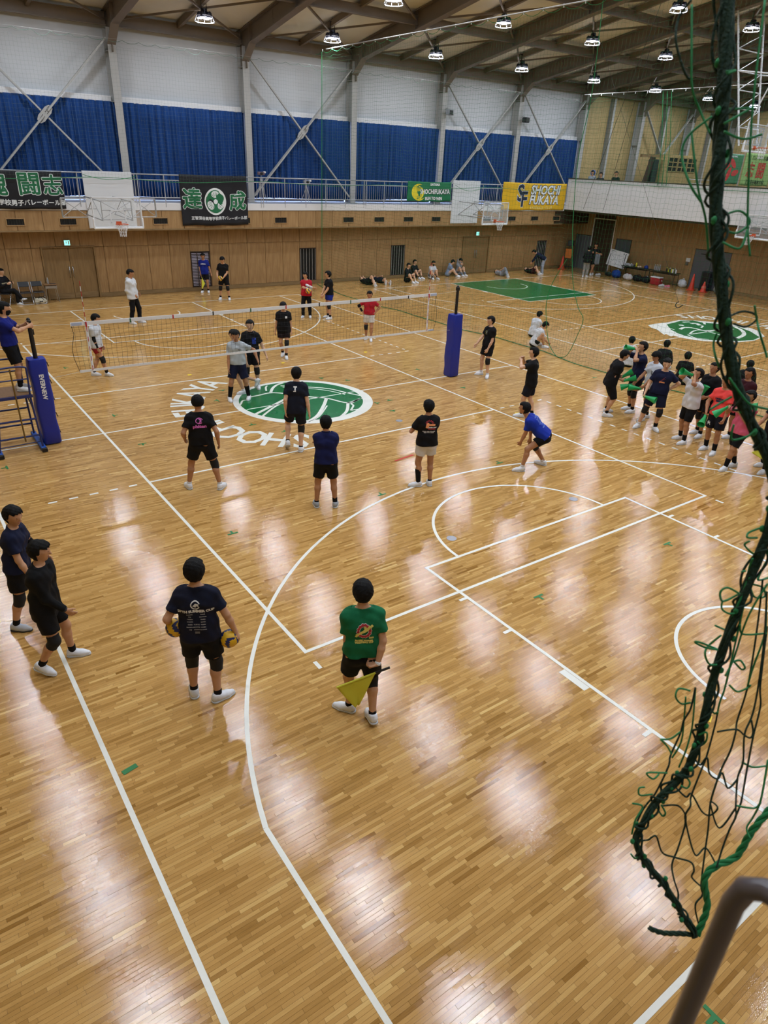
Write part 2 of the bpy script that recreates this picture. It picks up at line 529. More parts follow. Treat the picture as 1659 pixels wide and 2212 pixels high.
# ================================================================== RIGHT WALL
wall_right = tag(MB().box((XR + 0.13, 0, 1.85), (0.2, 2 * 17.6, 3.7)).build('wall_right', M_joint), kind='structure')
yholes = [(15.35, 16.6), (13.72, 15.31), (5.85, 8.02)]
ys = [16.6 - 0.945 * k for k in range(0, 36)]
for b, a in zip(ys[:-1], ys[1:]):
    if a < -16.6: break
    for s0, s1 in cut(a, b, yholes): panel(wall_right, s0, s1, 0.16, 2.06, XR + 0.015, axis='y')
    for s0, s1 in cut(a, b, [(13.72, 15.31)]): panel(wall_right, s0, s1, 2.06, 3.6, XR + 0.015, axis='y')
for y0, y1 in ((8.02, 13.72), (-16.6, 5.85)):
    tag(MB().cbox((XR - 0.005, (y0 + y1) / 2, 0.08), (0.05, y1 - y0, 0.155), 0.006).build('baseboard_right', M_base), kind='structure')
d = tag(MB().cbox((XR + 0.02, 15.97, 1.01), (0.05, 1.2, 2.02), 0.006).build('door_3', M_greydoor), kind='structure')
MB().lathe([(0.028, 0), (0.028, 0.05)], (0, 0, 0), 10).build('door_handle', M_chrome, d, loc=(XR - 0.01, 15.45, 1.0), rot=(0, -PI / 2, 0))
d = tag(MB().box((XR + 0.05, 6.935, 1.02), (0.02, 2.16, 2.04)).build('door_4', M_dark), kind='structure')
for s in (-1, 1):
    lf = MB().cbox((XR + 0.025, 6.935 + s * 0.54, 1.02), (0.05, 1.06, 2.02), 0.006).build('door_leaf', M_greydoor, d)
    MB().cbox((XR - 0.01, 6.935 + s * 0.09, 1.0), (0.03, 0.03, 0.2), 0.005).build('door_handle', M_chrome, lf)
    MB().box((XR - 0.003, 6.935 + s * 0.54, 1.82), (0.006, 0.3, 0.04)).build('closer_arm', M_black, lf)
# stair recess
st = tag(MB().box((XR + 1.3, 15.33, 1.55), (2.5, 0.04, 3.1)).build('wall_right', mat('grey_stairwell_plaster', '#a9a9a6', 0.7, noise=0.04)), kind='structure')
MB().box((XR + 2.5, 14.5, 1.55), (0.04, 1.7, 3.1)).build('end_wall', MATS['grey_stairwell_plaster'], st)
MB().box((XR + 1.3, 13.70, 1.55), (2.5, 0.04, 3.1)).build('side_wall', MATS['grey_stairwell_plaster'], st)
for k in range(10):
    MB().box((XR + 0.35 + k * 0.22, 14.5, 0.09 + k * 0.17), (0.26, 1.58, 0.18)).build('step', M_base, st)
MB().tube([(XR + 0.3, 13.78, 1.0), (XR + 2.3, 13.78, 2.55)], 0.02, 8).build('stair_rail', M_chrome, st)
fr = MB()
for y in (13.70, 15.33): fr.cbox((XR, y, 1.55), (0.06, 0.06, 3.1), 0.005)
fr.cbox((XR, 14.515, 3.08), (0.06, 1.69, 0.06), 0.005)
fr.build('opening_frame', M_white, st)
sl = empty('stair_lamp', (XR + 1.2, 13.80, 2.55), 0, 'lit fluorescent tube slanting along the stairwell wall', 'lamp')
MB().tube([(-0.45, 0, -0.3), (0.45, 0, 0.3)], 0.02, 8).build('tube', mat('lit_tube', '#ffffff', 0.5, emit=8.0), sl)
MB().bar((-0.47, -0.04, -0.31), (0.47, -0.04, 0.31), 0.05, 0.06).build('fitting', M_white, sl)
_ls = bpy.data.lights.new('stair_light', 'POINT'); _ls.energy = 30; _ls.shadow_soft_size = 0.2
_lo = bpy.data.objects.new('stair_light', _ls); COL.objects.link(_lo); _lo.parent = sl; _lo.location = (0, 0.4, 0.1)
nb = MB().cbox((XR - 0.01, 12.85, 1.69), (0.03, 1.08, 0.74), 0.005).build('notice_board', mat('slate_grey_board', '#4c5257', 0.6, noise=0.08))
tag(nb, 'dark slate notice board on the wood wall above the whiteboard', 'notice board')
nf = MB()
for s in (-1, 1):
    nf.box((XR - 0.02, 12.85, 1.69 + s * 0.37), (0.03, 1.12, 0.03)); nf.box((XR - 0.02, 12.85 + s * 0.545, 1.69), (0.03, 0.03, 0.77))
nf.build('frame', M_dkbrown, nb)
fs = MB().cbox((XR - 0.02, 8.32, 1.42), (0.03, 0.26, 0.2), 0.004).build('wall_notice', M_white)
tag(fs, 'small white notice above a box beside the grey double door', 'notice')
MB().cbox((XR - 0.03, 8.34, 1.22), (0.06, 0.12, 0.17), 0.006).build('switch_box', mat('grey_box', '#77736c', 0.5), fs)

# right balcony: slab, tall white parapet of boards, brown cap
trim_2 = tag(MB().box(((XF + XE) / 2 + 0.05, 0, 3.6), (XE - XF - 0.1, 2 * 17.5, 0.3)).build('trim_2', M_joint), kind='structure')
par = MB().box((XF + 0.06, 0.0, 4.4), (0.06, 31.5, 1.66)).build('parapet_core', M_steel, trim_2)
yy = 15.78
while yy > -15.5:
    MB().cbox((XF + 0.01, yy - 1.15, 4.4), (0.04, 2.29, 1.68), 0.004).build('parapet_board', M_white, trim_2)
    yy -= 2.3
MB().cbox((XF + 0.04, 0, 5.265), (0.14, 31.6, 0.05), 0.01).build('parapet_cap', M_dkbrown, trim_2)
# the far wall goes on beyond the curtains above the gallery: pale boards between columns
wru = tag(MB().box(((29.9 + XE) / 2, 17.55, 7.0), (XE - 29.9, 0.16, 7.0)).build('wall_back', M_joint), kind='structure')
npan = int((XE - 29.9) / 0.933)
for k in range(npan):
    x0 = 29.9 + (XE - 29.9) * k / npan; x1 = 29.9 + (XE - 29.9) * (k + 1) / npan
    for z0, z1 in ((3.76, 5.9), (5.9, 8.05), (8.05, 10.25)):
        panel(wru, x0, x1, z0, z1, 17.45, M_panel_r)
for x in XC[7:]:
    link_mesh('column', cme, wru, (x, 17.12, 0))
slim = h_column(6.05, ZB, 0.3, 0.18).mesh('column', M_steel_l)
for x in (32.55, 38.15, 43.75): link_mesh('column', slim, wru, (x, 17.25, 0))
for s in (-1, 1):
    for e in (-1, 1):
        MB().bar((38.15 + s * 0.1, 16.95, 6.74 + e * 0.1), (38.15 + s * 2.62, 16.95, 6.74 + e * 2.72), 0.06, 0.14, up=(0, 1, 0)).build('brace', M_steel_l, wru)
wre = tag(MB().box((XE + 0.1, 0, 8.5), (0.2, 35.2, 9.8)).build('wall_right', M_panel_r), kind='structure')

# walls behind and beside the camera
wl = tag(MB().box((XL - 0.1, 0, 6.7), (0.2, 35.6, 13.4)).build('wall_left', M_panel_r), kind='structure')
wf = tag(MB().box(((XL + XE) / 2, -17.6, 6.0), (XE - XL, 0.2, 12.0)).build('wall_front', M_wallw), kind='structure')
wf2 = tag(MB().box(((XL + XR) / 2, -16.7, 1.8), (XR - XL, 0.2, 3.6)).build('wall_front', M_panel), kind='structure')
trim_3 = tag(MB().box(((XL + XR) / 2, -16.28, 3.3), (XR - XL, 2.5, 0.9)).build('trim_3', M_panel), kind='structure')
MB().cbox(((XL + XR) / 2, -15.08, 3.6), (XR - XL, 0.16, 0.3), 0.01).build('kerb', M_white, trim_3)

# ================================================================== ROOF
ceiling = tag(MB().add([(XL - 0.2, -17.8, zroof(17.8)), (XE + 0.2, -17.8, zroof(17.8)), (XE + 0.2, 0, zroof(0)), (XL - 0.2, 0, zroof(0)), (XL - 0.2, 17.8, zroof(17.8)), (XE + 0.2, 17.8, zroof(17.8)),
                        (XL - 0.2, -17.8, zroof(17.8) + .2), (XE + 0.2, -17.8, zroof(17.8) + .2), (XE + 0.2, 0, zroof(0) + .2), (XL - 0.2, 0, zroof(0) + .2), (XL - 0.2, 17.8, zroof(17.8) + .2), (XE + 0.2, 17.8, zroof(17.8) + .2)],
                       [(3, 2, 1, 0), (4, 5, 2, 3), (6, 7, 8, 9), (9, 8, 11, 10), (0, 1, 7, 6), (5, 4, 10, 11), (0, 6, 9, 3), (3, 9, 10, 4), (1, 2, 8, 7), (2, 5, 11, 8)]).build('ceiling', M_ceil), kind='structure')
# main girders with haunched knees
gm = MB()
DG = 0.66
for s in (-1, 1):
    prof = [(17.1 * s, 9.0), (16.87 * s, 9.0), (16.87 * s, 9.25), (16.15 * s, zgird(16.15)), (0, zgird(0))]
    top = [(0, zgird(0) + DG), (17.35 * s, zgird(17.35) + DG), (17.35 * s, 9.0)]
    pts = prof + top
    n = len(pts); base = len(gm.v)
    for x in (-0.012, 0.012):
        for (y, z) in pts: gm.v.append((x, y, z))
    gm.f.append(tuple(base + i for i in range(n))); gm.f.append(tuple(base + n + i for i in range(n))[::-1])
    for i in range(n):
        j = (i + 1) % n
        gm.f.append((base + i, base + j, base + n + j, base + n + i))
    for (p, q) in ((prof[1], prof[2]), (prof[2], prof[3]), (prof[3], prof[4]), (top[0], top[1])):
        gm.bar((0, p[0], p[1]), (0, q[0], q[1]), 0.32, 0.03, up=(1, 0, 0) if abs(q[0] - p[0]) < 0.01 else (0, 0, 1))
    for y in (16.15, 12.2, 7.95, 3.7):
        gm.box((0, y * s, zgird(y) + DG / 2), (0.28, 0.015, DG))
    for j in range(8):
        gm.lathe([(0.016, 0), (0.016, 0.02)], (0, 0, 0), 6)
        gm.v[-12:] = [(-0.012 - vz, (14.2 + vx) * s, zgird(14.2) + 0.1 + j * 0.065 + vy) for vx, vy, vz in gm.v[-12:]]
gme = gm.mesh('girder', M_brown)
for x in XC: link_mesh('girder', gme, ceiling, (x, 0, 0))
# secondary rafters at mid bay, cross beams and roof bracing
XM = [XC[k] + 2.8 for k in range(10)]
sm_ = MB()
for s in (-1, 1):
    sm_.bar((0, 0, zroof(0) - 0.17), (0, 17.2 * s, zroof(17.2) - 0.17), 0.13, 0.22)
sme = sm_.mesh('rafter', M_brown)
for x in XM: link_mesh('rafter', sme, ceiling, (x, 0, 0))
cbm = MB()
cbm.box((0, 0, 0), (5.56, 0.02, 0.34)); cbm.box((0, 0, 0.16), (5.56, 0.16, 0.02)); cbm.box((0, 0, -0.16), (5.56, 0.16, 0.02))
cbe = cbm.mesh('cross_beam', M_brown)
eb = MB()
eb.box((0, 0, 0), (5.4, 0.02, 0.42)); eb.box((0, 0, 0.2), (5.4, 0.2, 0.02)); eb.box((0, 0, -0.2), (5.4, 0.2, 0.02))
ebe = eb.mesh('eave_beam', M_brown)
YB = [17.05, 12.2, 7.95, 3.7, 0.0, -3.7, -7.95, -12.2, -17.05]
for x in XM:
    for y in YB:
        e = abs(y) > 17
        link_mesh('eave_beam' if e else 'cross_beam', ebe if e else cbe, ceiling, (x, y, zroof(y) - (0.32 if e else 0.36)))
YL = [14.35, 10.05, 5.82, 1.75, -1.75, -5.82, -10.05, -14.35]
rods = {}
for x in XM:
    for j in range(8):
        ya, yb = YB[j], YB[j + 1]
        key = j
        if key not in rods:
            r = MB()
            for s in (-1, 1):
                r.bar((-2.7 * s, ya, zroof(ya) - 0.33), (2.7 * s, yb, zroof(yb) - 0.33), 0.07, 0.07)
            rods[key] = r.mesh('roof_brace', M_brown)
        link_mesh('roof_brace', rods[key], ceiling, (x, 0, 0))
    # tension rods lower down
for k, x in enumerate(XM):
    for y in (9.5, 6.5):
        pass
# ducts / light pipe runs along the ridge side
for y, z in ((2.3, 12.4), (-2.3, 12.4)):
    MB().tube([(XL, y, z), (XE, y, z)], 0.16, 12).build('roof_duct', M_brown, ceiling, smooth=True, angle=0.6)

# ================================================================== CEILING LAMPS
M_led = mat('led_face', '#ffffff', 0.5, emit=14.0, ecol='#f2f4ff')
M_led.cycles.emission_sampling = 'NONE'
M_guard = mat('clear_guard', '#c8ccd8', 0.15, metal=0.3)
M_lampdark = mat('dark_blue_heatsink', '#20222e', 0.4, metal=0.4)
lampL = bpy.data.lights.new('lamp_light', 'AREA')
lampL.shape = 'DISK'; lampL.size = 0.58; lampL.energy = LAMP_WATTS; lampL.color = (0.80, 0.885, 1.0)
def make_lamp():
    e = empty('ceiling_lamp')
    b = MB()
    b.tube([(-0.1, 0, 0.62), (-0.1, 0, 0.3)], 0.012, 6); b.tube([(0.1, 0, 0.62), (0.1, 0, 0.3)], 0.012, 6)
    b.box((0, 0, 0.62), (0.34, 0.06, 0.02)); b.tube([(0, 0, 0.62), (0, 0, 0.95)], 0.015, 6)
    b.build('hanger', M_black, e)
    h = MB()
    h.lathe([(0.10, 0.10), (0.12, 0.34), (0.06, 0.36)], n=12)
    for k in range(16):
        a = k * PI / 8
        h.bar((0.1 * math.cos(a), 0.1 * math.sin(a), 0.2), (0.2 * math.cos(a), 0.2 * math.sin(a), 0.17), 0.012, 0.13)
    for (x, y) in ((0.15, 0.15), (-0.15, 0.15), (0.15, -0.15), (-0.15, -0.15)):
        h.lathe([(0.07, 0.06), (0.08, 0.2), (0.03, 0.26)], (x, y, 0), 10)
    h.build('heatsink', M_lampdark, e)
    f = MB()
    for (x, y) in ((0.13, 0.13), (-0.13, 0.13), (0.13, -0.13), (-0.13, -0.13)):
        f.lathe([(0.105, 0.045), (0.105, 0.055)], (x, y, 0), 14)
    f.build('led_face', M_led, e)
    g = MB(); r = 0.36
    octo = [(r * math.cos(a), r * math.sin(a)) for a in [PI / 8 + k * PI / 4 for k in range(8)]]
    g.tube([(x, y, -0.06) for x, y in octo], 0.014, 6, closed=True)
    g.tube([(x * 0.8, y * 0.8, 0.12) for x, y in octo], 0.010, 6, closed=True)
    for x, y in octo: g.tube([(x, y, -0.06), (x * 0.8, y * 0.8, 0.12)], 0.009, 6)
    g.build('guard', M_guard, e)
    ll = bpy.data.objects.new('lamp_light', lampL); COL.objects.link(ll); ll.parent = e; ll.location = (0, 0, 0.035)
    return e
lamp0 = make_lamp()
rows_txt = ['nearest the far wall', 'second from the far wall', 'third from the far wall', 'just beyond the ridge', 'just this side of the ridge', 'third from the near wall', 'second from the near wall', 'nearest the near wall']
bays_txt = ['first', 'second', 'third', 'fourth', 'fifth', 'sixth', 'seventh', 'eighth', 'ninth', 'tenth']
for i, x in enumerate(XM):
    for j, y in enumerate(YL):
        o = lamp0 if (i == 0 and j == 0) else copy_tree(lamp0)
        o.location = (x, y, 12.66 - 0.178 * abs(y))
        tag(o, 'caged white LED lamp, %s bay from the left, row %s' % (bays_txt[i], rows_txt[j]), 'lamp', 'caged LED lamps under the gym roof')

# ================================================================== FLOOR
fm = bpy.data.materials.new('lacquered_oak_strip'); fm.use_nodes = True
nt = fm.node_tree; B = nt.nodes['Principled BSDF']
at = nt.nodes.new('ShaderNodeAttribute'); at.attribute_name = 'tone'
geo = nt.nodes.new('ShaderNodeNewGeometry')
mp = nt.nodes.new('ShaderNodeMapping'); mp.inputs['Scale'].default_value = (2.2, 45, 1)
nt.links.new(geo.outputs['Position'], mp.inputs['Vector'])
gn = nt.nodes.new('ShaderNodeTexNoise'); gn.inputs['Scale'].default_value = 3.0; gn.inputs['Detail'].default_value = 5; gn.inputs['Roughness'].default_value = 0.6
nt.links.new(mp.outputs['Vector'], gn.inputs['Vector'])
ad = nt.nodes.new('ShaderNodeMath'); ad.operation = 'MULTIPLY_ADD'; ad.inputs[1].default_value = 0.45; 
nt.links.new(gn.outputs['Fac'], ad.inputs[0])
sb = nt.nodes.new('ShaderNodeMath'); sb.operation = 'SUBTRACT'; sb.inputs[1].default_value = 0.22
nt.links.new(at.outputs['Fac'], sb.inputs[0]); nt.links.new(sb.outputs[0], ad.inputs[2])
cr = nt.nodes.new('ShaderNodeValToRGB')
els = cr.color_ramp.elements
els[0].position = 0.0; els[0].color = srgb('#95692f')
els[1].position = 1.0; els[1].color = srgb('#e6c07c')
for p, c in ((0.25, '#ae8246'), (0.55, '#c69858'), (0.8, '#d6aa68')):
    e = els.new(p); e.color = srgb(c)
nt.links.new(ad.outputs[0], cr.inputs['Fac'])
big = nt.nodes.new('ShaderNodeTexNoise'); big.inputs['Scale'].default_value = 0.35; big.inputs['Detail'].default_value = 2
nt.links.new(geo.outputs['Position'], big.inputs['Vector'])
mr = nt.nodes.new('ShaderNodeMapRange'); mr.inputs[1].default_value = 0.3; mr.inputs[2].default_value = 0.7; mr.inputs[3].default_value = 0.93; mr.inputs[4].default_value = 1.06
nt.links.new(big.outputs['Fac'], mr.inputs[0])
hs = nt.nodes.new('ShaderNodeHueSaturation'); hs.inputs['Saturation'].default_value = 1.0
nt.links.new(mr.outputs[0], hs.inputs['Value']); nt.links.new(cr.outputs['Color'], hs.inputs['Color'])
nt.links.new(hs.outputs['Color'], B.inputs['Base Color'])
rg = nt.nodes.new('ShaderNodeTexNoise'); rg.inputs['Scale'].default_value = 6.0; rg.inputs['Detail'].default_value = 6
nt.links.new(geo.outputs['Position'], rg.inputs['Vector'])
mr2 = nt.nodes.new('ShaderNodeMapRange'); mr2.inputs[1].default_value = 0.3; mr2.inputs[2].default_value = 0.7; mr2.inputs[3].default_value = 0.05; mr2.inputs[4].default_value = 0.12
nt.links.new(rg.outputs['Fac'], mr2.inputs[0]); nt.links.new(mr2.outputs[0], B.inputs['Roughness'])
bn = nt.nodes.new('ShaderNodeTexNoise'); bn.inputs['Scale'].default_value = 70.0; bn.inputs['Detail'].default_value = 4
mp3 = nt.nodes.new('ShaderNodeMapping'); mp3.inputs['Scale'].default_value = (0.9, 2.6, 1)
nt.links.new(geo.outputs['Position'], mp3.inputs['Vector']); nt.links.new(mp3.outputs['Vector'], bn.inputs['Vector'])
bp = nt.nodes.new('ShaderNodeBump'); bp.inputs['Strength'].default_value = 0.075; bp.inputs['Distance'].default_value = 0.006
nt.links.new(bn.outputs['Fac'], bp.inputs['Height']); nt.links.new(bp.outputs['Normal'], B.inputs['Normal'])
B.inputs['Specular IOR Level'].default_value = 0.55
M_floor = fm

floor = tag(MB().box(((XL + XR) / 2, 0, -0.055), (XR - XL + 0.2, 33.6, 0.1)).build('floor', mat('floor_bed', '#5b3d1c', 0.5)), kind='structure')
PWD = 0.036
rows = np.arange(-16.6, 16.6, PWD)
PX0, PX1, PY, PT = [], [], [], []
for y in rows:
    L = rng.uniform(0.17, 0.46, 190)
    x = np.cumsum(L) - rng.uniform(0, 0.5) + XL - 0.2
    x0 = x[:-1]; x1 = x[1:]; k = (x1 > XL) & (x0 < XR)
    PX0.append(x0[k]); PX1.append(x1[k]); PY.append(np.full(k.sum(), y))
    PT.append(np.clip(rng.normal(0.52, 0.17, k.sum()), 0, 1))
PX0 = np.concatenate(PX0); PX1 = np.concatenate(PX1); PY = np.concatenate(PY); PT = np.concatenate(PT)
n = len(PX0); g = 0.0007
tx = rng.normal(0, 0.0012, n) * (PX1 - PX0) / 2; ty = rng.normal(0, 0.0035, n) * PWD / 2
tx = np.clip(tx, -0.0006, 0.0006); ty = np.clip(ty, -0.0003, 0.0003)
def quadz(sx, sy): return sx * tx + sy * ty
Q = np.stack([np.stack([PX0 + g, PY + g, quadz(-1, -1)], 1), np.stack([PX1 - g, PY + g, quadz(1, -1)], 1), np.stack([PX1 - g, PY + PWD - g, quadz(1, 1)], 1), np.stack([PX0 + g, PY + PWD - g, quadz(-1, 1)], 1)], 1)
# the 300 strips that show largest in the view become parts of their own
ctr = Q.mean(1) - np.array(CAM)
cx = ctr @ np.array(_x); cy = ctr @ np.array(_y); cz = ctr @ np.array(_f)
uu = 829.5 + 1471.76 * cx / cz; vv = 1106 - 1471.76 * cy / cz
inside = (cz > 0) & (uu > 20) & (uu < 1640) & (vv > 20) & (vv < 2195)
size = np.where(inside, (PX1 - PX0) * 5.52 / np.linalg.norm(ctr, axis=1) ** 3, 0)
near = np.argsort(-size)[:300]
rest = np.ones(n, bool); rest[near] = False
def set_tone(me, vals):
    a = me.attributes.new('tone', 'FLOAT', 'FACE'); a.data.foreach_set('value', np.asarray(vals, np.float32))
V = Q[rest].reshape(-1, 3); F = np.arange(len(V)).reshape(-1, 4)
me = np_mesh('plank_field', V, F, M_floor); set_tone(me, PT[rest])
pf = link_mesh('plank_field', me, floor); pf['kind'] = 'stuff'
for i in near:
    c = Q[i].mean(0); q = Q[i] - c
    lo = q.copy(); lo[:, 2] = -0.004 - c[2]
    V = np.concatenate([q, lo]); F = [(0, 1, 2, 3), (0, 4, 5, 1), (1, 5, 6, 2), (2, 6, 7, 3), (3, 7, 4, 0), (7, 6, 5, 4)]
    me = np_mesh('plank', V, F, M_floor); set_tone(me, [PT[i]] * 6)
    link_mesh('plank', me, floor, c)

# ------------------------------------------------------------------ painted markings
M_line = mat('white_floor_paint', '#efeee4', 0.25, noise=0.05, nscale=20)
M_green = mat('green_floor_paint', '#17713c', 0.22, noise=0.05, nscale=6)
ZL = 0.0022
def flat(name, polys, m, z, parent=floor, t=0.0016):
    b = MB()
    for p in polys: b.prism(p, z - t, z)
    return b.build(name, m, parent)
def stripe(pts, w):
    """ribbon polygon along a polyline"""
    P = [Vector((p[0], p[1])) for p in pts]; L, R = [], []
    for i, p in enumerate(P):
        d = (P[min(i + 1, len(P) - 1)] - P[max(i - 1, 0)]).normalized(); nn = Vector((-d.y, d.x))
        L.append(p + nn * w / 2); R.append(p - nn * w / 2)
    return [[tuple(L[i]), tuple(R[i]), tuple(R[i + 1]), tuple(L[i + 1])][::1] for i in range(len(P) - 1)]
def line(x0, y0, x1, y1, w=0.05, z=ZL, name='court_line', m=M_line):
    q = stripe([(x0, y0), (x1, y1)], w)[0]
    return flat(name, [q], m, z)
def arc(cx, cy, r, a0, a1, w=0.05, z=ZL + 0.0008, n=48, name='court_line'):
    pts = [(cx + r * math.cos(math.radians(a0 + (a1 - a0) * k / n)), cy + r * math.sin(math.radians(a0 + (a1 - a0) * k / n))) for k in range(n + 1)]
    return flat(name, stripe(pts, w), M_line, z)
def volleyball_lines(cx):
    for s in (-1, 1):
        line(cx + s * 4.475, -9, cx + s * 4.475, 9)
        line(cx - 4.45, s * 8.975, cx + 4.45, s * 8.975)
        line(cx - 4.45, s * 3, cx + 4.45, s * 3)
        for e in (-1, 1):
            for k in range(5):
                x = cx + e * (4.7 + 0.35 * k); line(x, s * 3, x + e * 0.15, s * 3)
            line(cx + e * 4.475, s * 9.2, cx + e * 4.475, s * 9.35)
def basket_lines(cx, hw, green):
    for s in (-1, 1):
        line(cx + s * hw, -14, cx + s * hw, 14, z=ZL + 0.0004)
        line(cx - hw + 0.025, s * 14, cx + hw - 0.025, s * 14, z=ZL + 0.0004)
        if green:
            flat('lane_paint', [[(cx - 2.45, s * 8.2), (cx + 2.45, s * 8.2), (cx + 2.45, s * 14), (cx - 2.45, s * 14)][::s]], M_green, 0.0019)
        for e in (-1, 1):
            line(cx + e * 2.45, s * 8.2, cx + e * 2.45, s * 14, z=ZL + 0.0004)
            for y in (9.15, 10.05, 12.25):
                line(cx + e * 2.47, s * y, cx + e * 2.6, s * y)
            flat('lane_block', [[(cx + e * 2.53 - 0.05, s * 11.2 - 0.2), (cx + e * 2.53 + 0.05, s * 11.2 - 0.2), (cx + e * 2.53 + 0.05, s * 11.2 + 0.2), (cx + e * 2.53 - 0.05, s * 11.2 + 0.2)]], M_line, ZL)
            line(cx + e * 6.6, s * 14, cx + e * 6.6, s * 11.01)
        line(cx - 2.475, s * 8.2, cx + 2.475, s * 8.2)
        arc(cx, s * 8.2, 1.8, 180 if s > 0 else 0, 360 if s > 0 else 180)
        a = math.degrees(math.atan2(1.42, 6.6))
        if s < 0: arc(cx, -12.43, 6.75, a * 0 + math.degrees(math.atan2(1.42, 6.6)), 180 - a, n=72)
        else: arc(cx, 12.43, 6.75, 180 + a, 360 - a, n=72)
        arc(cx, s * 12.43, 1.25, 180 if s > 0 else 0, 360 if s > 0 else 180, n=32)
    line(cx - hw, 0, cx + hw, 0, z=ZL + 0.0004)
volleyball_lines(0.0)
for s in (-1, 1):
    for k in range(17):
        y = s * (3.2 + 0.35 * k); line(6.25, y, 6.25, y + s * 0.15)
basket_lines(0.55, 7.57, False)
volleyball_lines(19.9)
basket_lines(19.9, 7.5, True)

# ------------------------------------------------------------------ emblems in the centre circles
LOGO = [(0.07, [(-0.62, 0.87), (-0.27, 0.91), (0.1, 0.95), (0.44, 0.66), (0.85, 0.14), (1.16, -0.16), (1.44, -0.74), (1.94, -0.58)]),
 (0.08, [(0.1, 0.98), (0.32, 1.3), (0.56, 1.52), (0.8, 1.61)]), (0.05, [(0.06, 1.16), (0.19, 1.45), (0.29, 1.57)]),
 (0.09, [(-1.09, -0.46), (-0.58, -0.16), (0.3, 0.38)]), (0.06, [(-0.91, -0.6), (-0.32, -0.11), (0.17, 0.14)]),
 (0.05, [(-0.91, -0.6), (-0.93, -0.74), (-0.87, -0.92)]), (0.09, [(-0.21, -1.51), (0.24, -1.23), (0.77, -0.64), (1.14, -0.16)]),
 (0.04, [(-0.17, -1.54), (0.27, -1.28), (0.85, -0.68)]), (0.08, [(1.44, -0.74), (1.05, -1.29), (0.52, -1.71)]),
 (0.06, [(0.61, 1.4), (1.18, 0.98), (1.64, 0.56), (1.88, 0.01), (2.08, -0.41)]), (0.04, [(0.6, 1.26), (1.12, 0.87), (1.52, 0.43), (1.76, -0.1)]),
 (0.05, [(-1.19, 0.3), (-1.01, 0.45), (-0.85, 0.68), (-0.7, 0.67)]), (0.05, [(1.17, -1.29), (1.44, -1.0), (1.49, -0.83), (1.79, -0.67)]),
 (0.05, [(1.17, -1.29), (1.51, -1.29)]), (0.05, [(1.44, -0.74), (2.06, -0.57)])]
def disc(cx, cy, r, n=72): return [(cx + r * math.cos(2 * PI * k / n), cy + r * math.sin(2 * PI * k / n)) for k in range(n)]
flat('emblem_ring', [disc(0.55, 0, 1.8)], M_line, 0.0036)
flat('emblem_ball', [disc(0.52, 0.06, 1.6)], M_green, 0.0042)
for w, pts in LOGO:
    c = [(p.x, p.y) for p in curve_pts([(a, b, 0) for a, b in pts], 5)]
    flat('emblem_seam', stripe(c, w), M_line, 0.0048)
line(-1.05, 0, 2.1, 0, 0.045, 0.0048, 'emblem_seam')
_letters = {}
def letter(ch, x, y, a, size, m=M_line, z=0.0026):
    if ch not in _letters:
        vs, fs_ = text_mesh(ch, size, bold=0.022, width=0.74)
        me = bpy.data.meshes.new('floor_letter'); me.from_pydata(vs, [], fs_); me.materials.append(m); _letters[ch] = me
    link_mesh('floor_letter', _letters[ch], floor, (x, y, z), (0, 0, a))
ANG = dict(zip(range(12), (239.5, 228.5, 217.5, 206.5, 197.0, 189.5, 173, 164, 154, 142, 131.5, 121.5)))
for i, ch in enumerate('SHOCHIFUKAYA'):
    a = math.radians(ANG[i]); letter(ch, 0.55 + 2.87 * math.cos(a), 2.87 * math.sin(a), a - PI / 2, 1.12)
    a += PI; letter(ch, 19.9 + 3.0 * math.cos(a), 3.0 * math.sin(a), a - PI / 2, 1.12)
LWHITE = [(18.14, 2.06), (17.85, 1.72), (17.7, 1.3), (17.48, 1.06), (17.1, 0.57), (17.31, 0.64), (17.09, 0.26), (17.32, 0.31), (17.29, -0.15), (17.43, -0.6), (17.61, -0.84), (18.12, -1.24), (18.69, -1.59), (19.64, -1.73), (20.84, -1.5), (21.64, -0.86), (21.94, -0.3), (22.02, 0.3), (21.82, 0.96), (21.34, 1.46), (21.07, 1.77), (20.54, 2.17), (19.58, 2.06), (18.64, 2.11)]
LGREEN = [(19.09, 1.81), (19.59, 1.87), (20.44, 2.02), (21.0, 1.81), (21.0, 1.33), (21.27, 1.02), (21.64, 0.66), (21.66, 0.1), (21.24, -0.68), (20.47, -1.49), (19.65, -1.66), (18.91, -1.46), (18.33, -1.11), (17.82, -0.71), (17.72, -0.35), (17.75, 0.11), (17.93, 0.6), (18.25, 1.04), (18.69, 1.46)]
LCURV = [(0.14, [(18.71, 0.92), (19.16, 1.06), (19.44, 0.93), (19.48, 0.65), (19.48, 0.31), (20.12, 0.1)]), (0.08, [(18.17, 0.16), (18.84, 0.43), (19.31, 0.47), (19.38, 0.1), (19.32, -0.38), (19.09, -0.84)]),
 (0.08, [(18.17, 0.16), (18.59, 0.13), (19.38, 0.1), (20.34, 0.08), (20.96, -0.12)]), (0.16, [(21.57, 0.23), (21.06, -0.42), (20.3, -0.92), (19.37, -1.16)]), (0.22, [(19.45, 1.47), (19.6, 1.35)]),
 (0.2, [(20.29, 1.46), (20.53, 1.35), (20.28, 1.0)]), (0.12, [(20.2, 1.78), (20.57, 1.69)]), (0.1, [(21.04, 1.79), (21.09, 1.38), (20.74, 1.07)]), (0.08, [(18.03, 0.14), (17.78, -0.38), (18.06, -0.75)]),
 (0.06, [(18.39, 0.98), (18.49, 1.28), (18.71, 1.53)]), (0.06, [(18.0, 0.65), (18.1, 0.94)]), (0.08, [(19.9, 0.72), (20.31, 0.9), (20.33, 1.07)])]
flat('emblem_mane', [LWHITE], M_line, 0.0036)
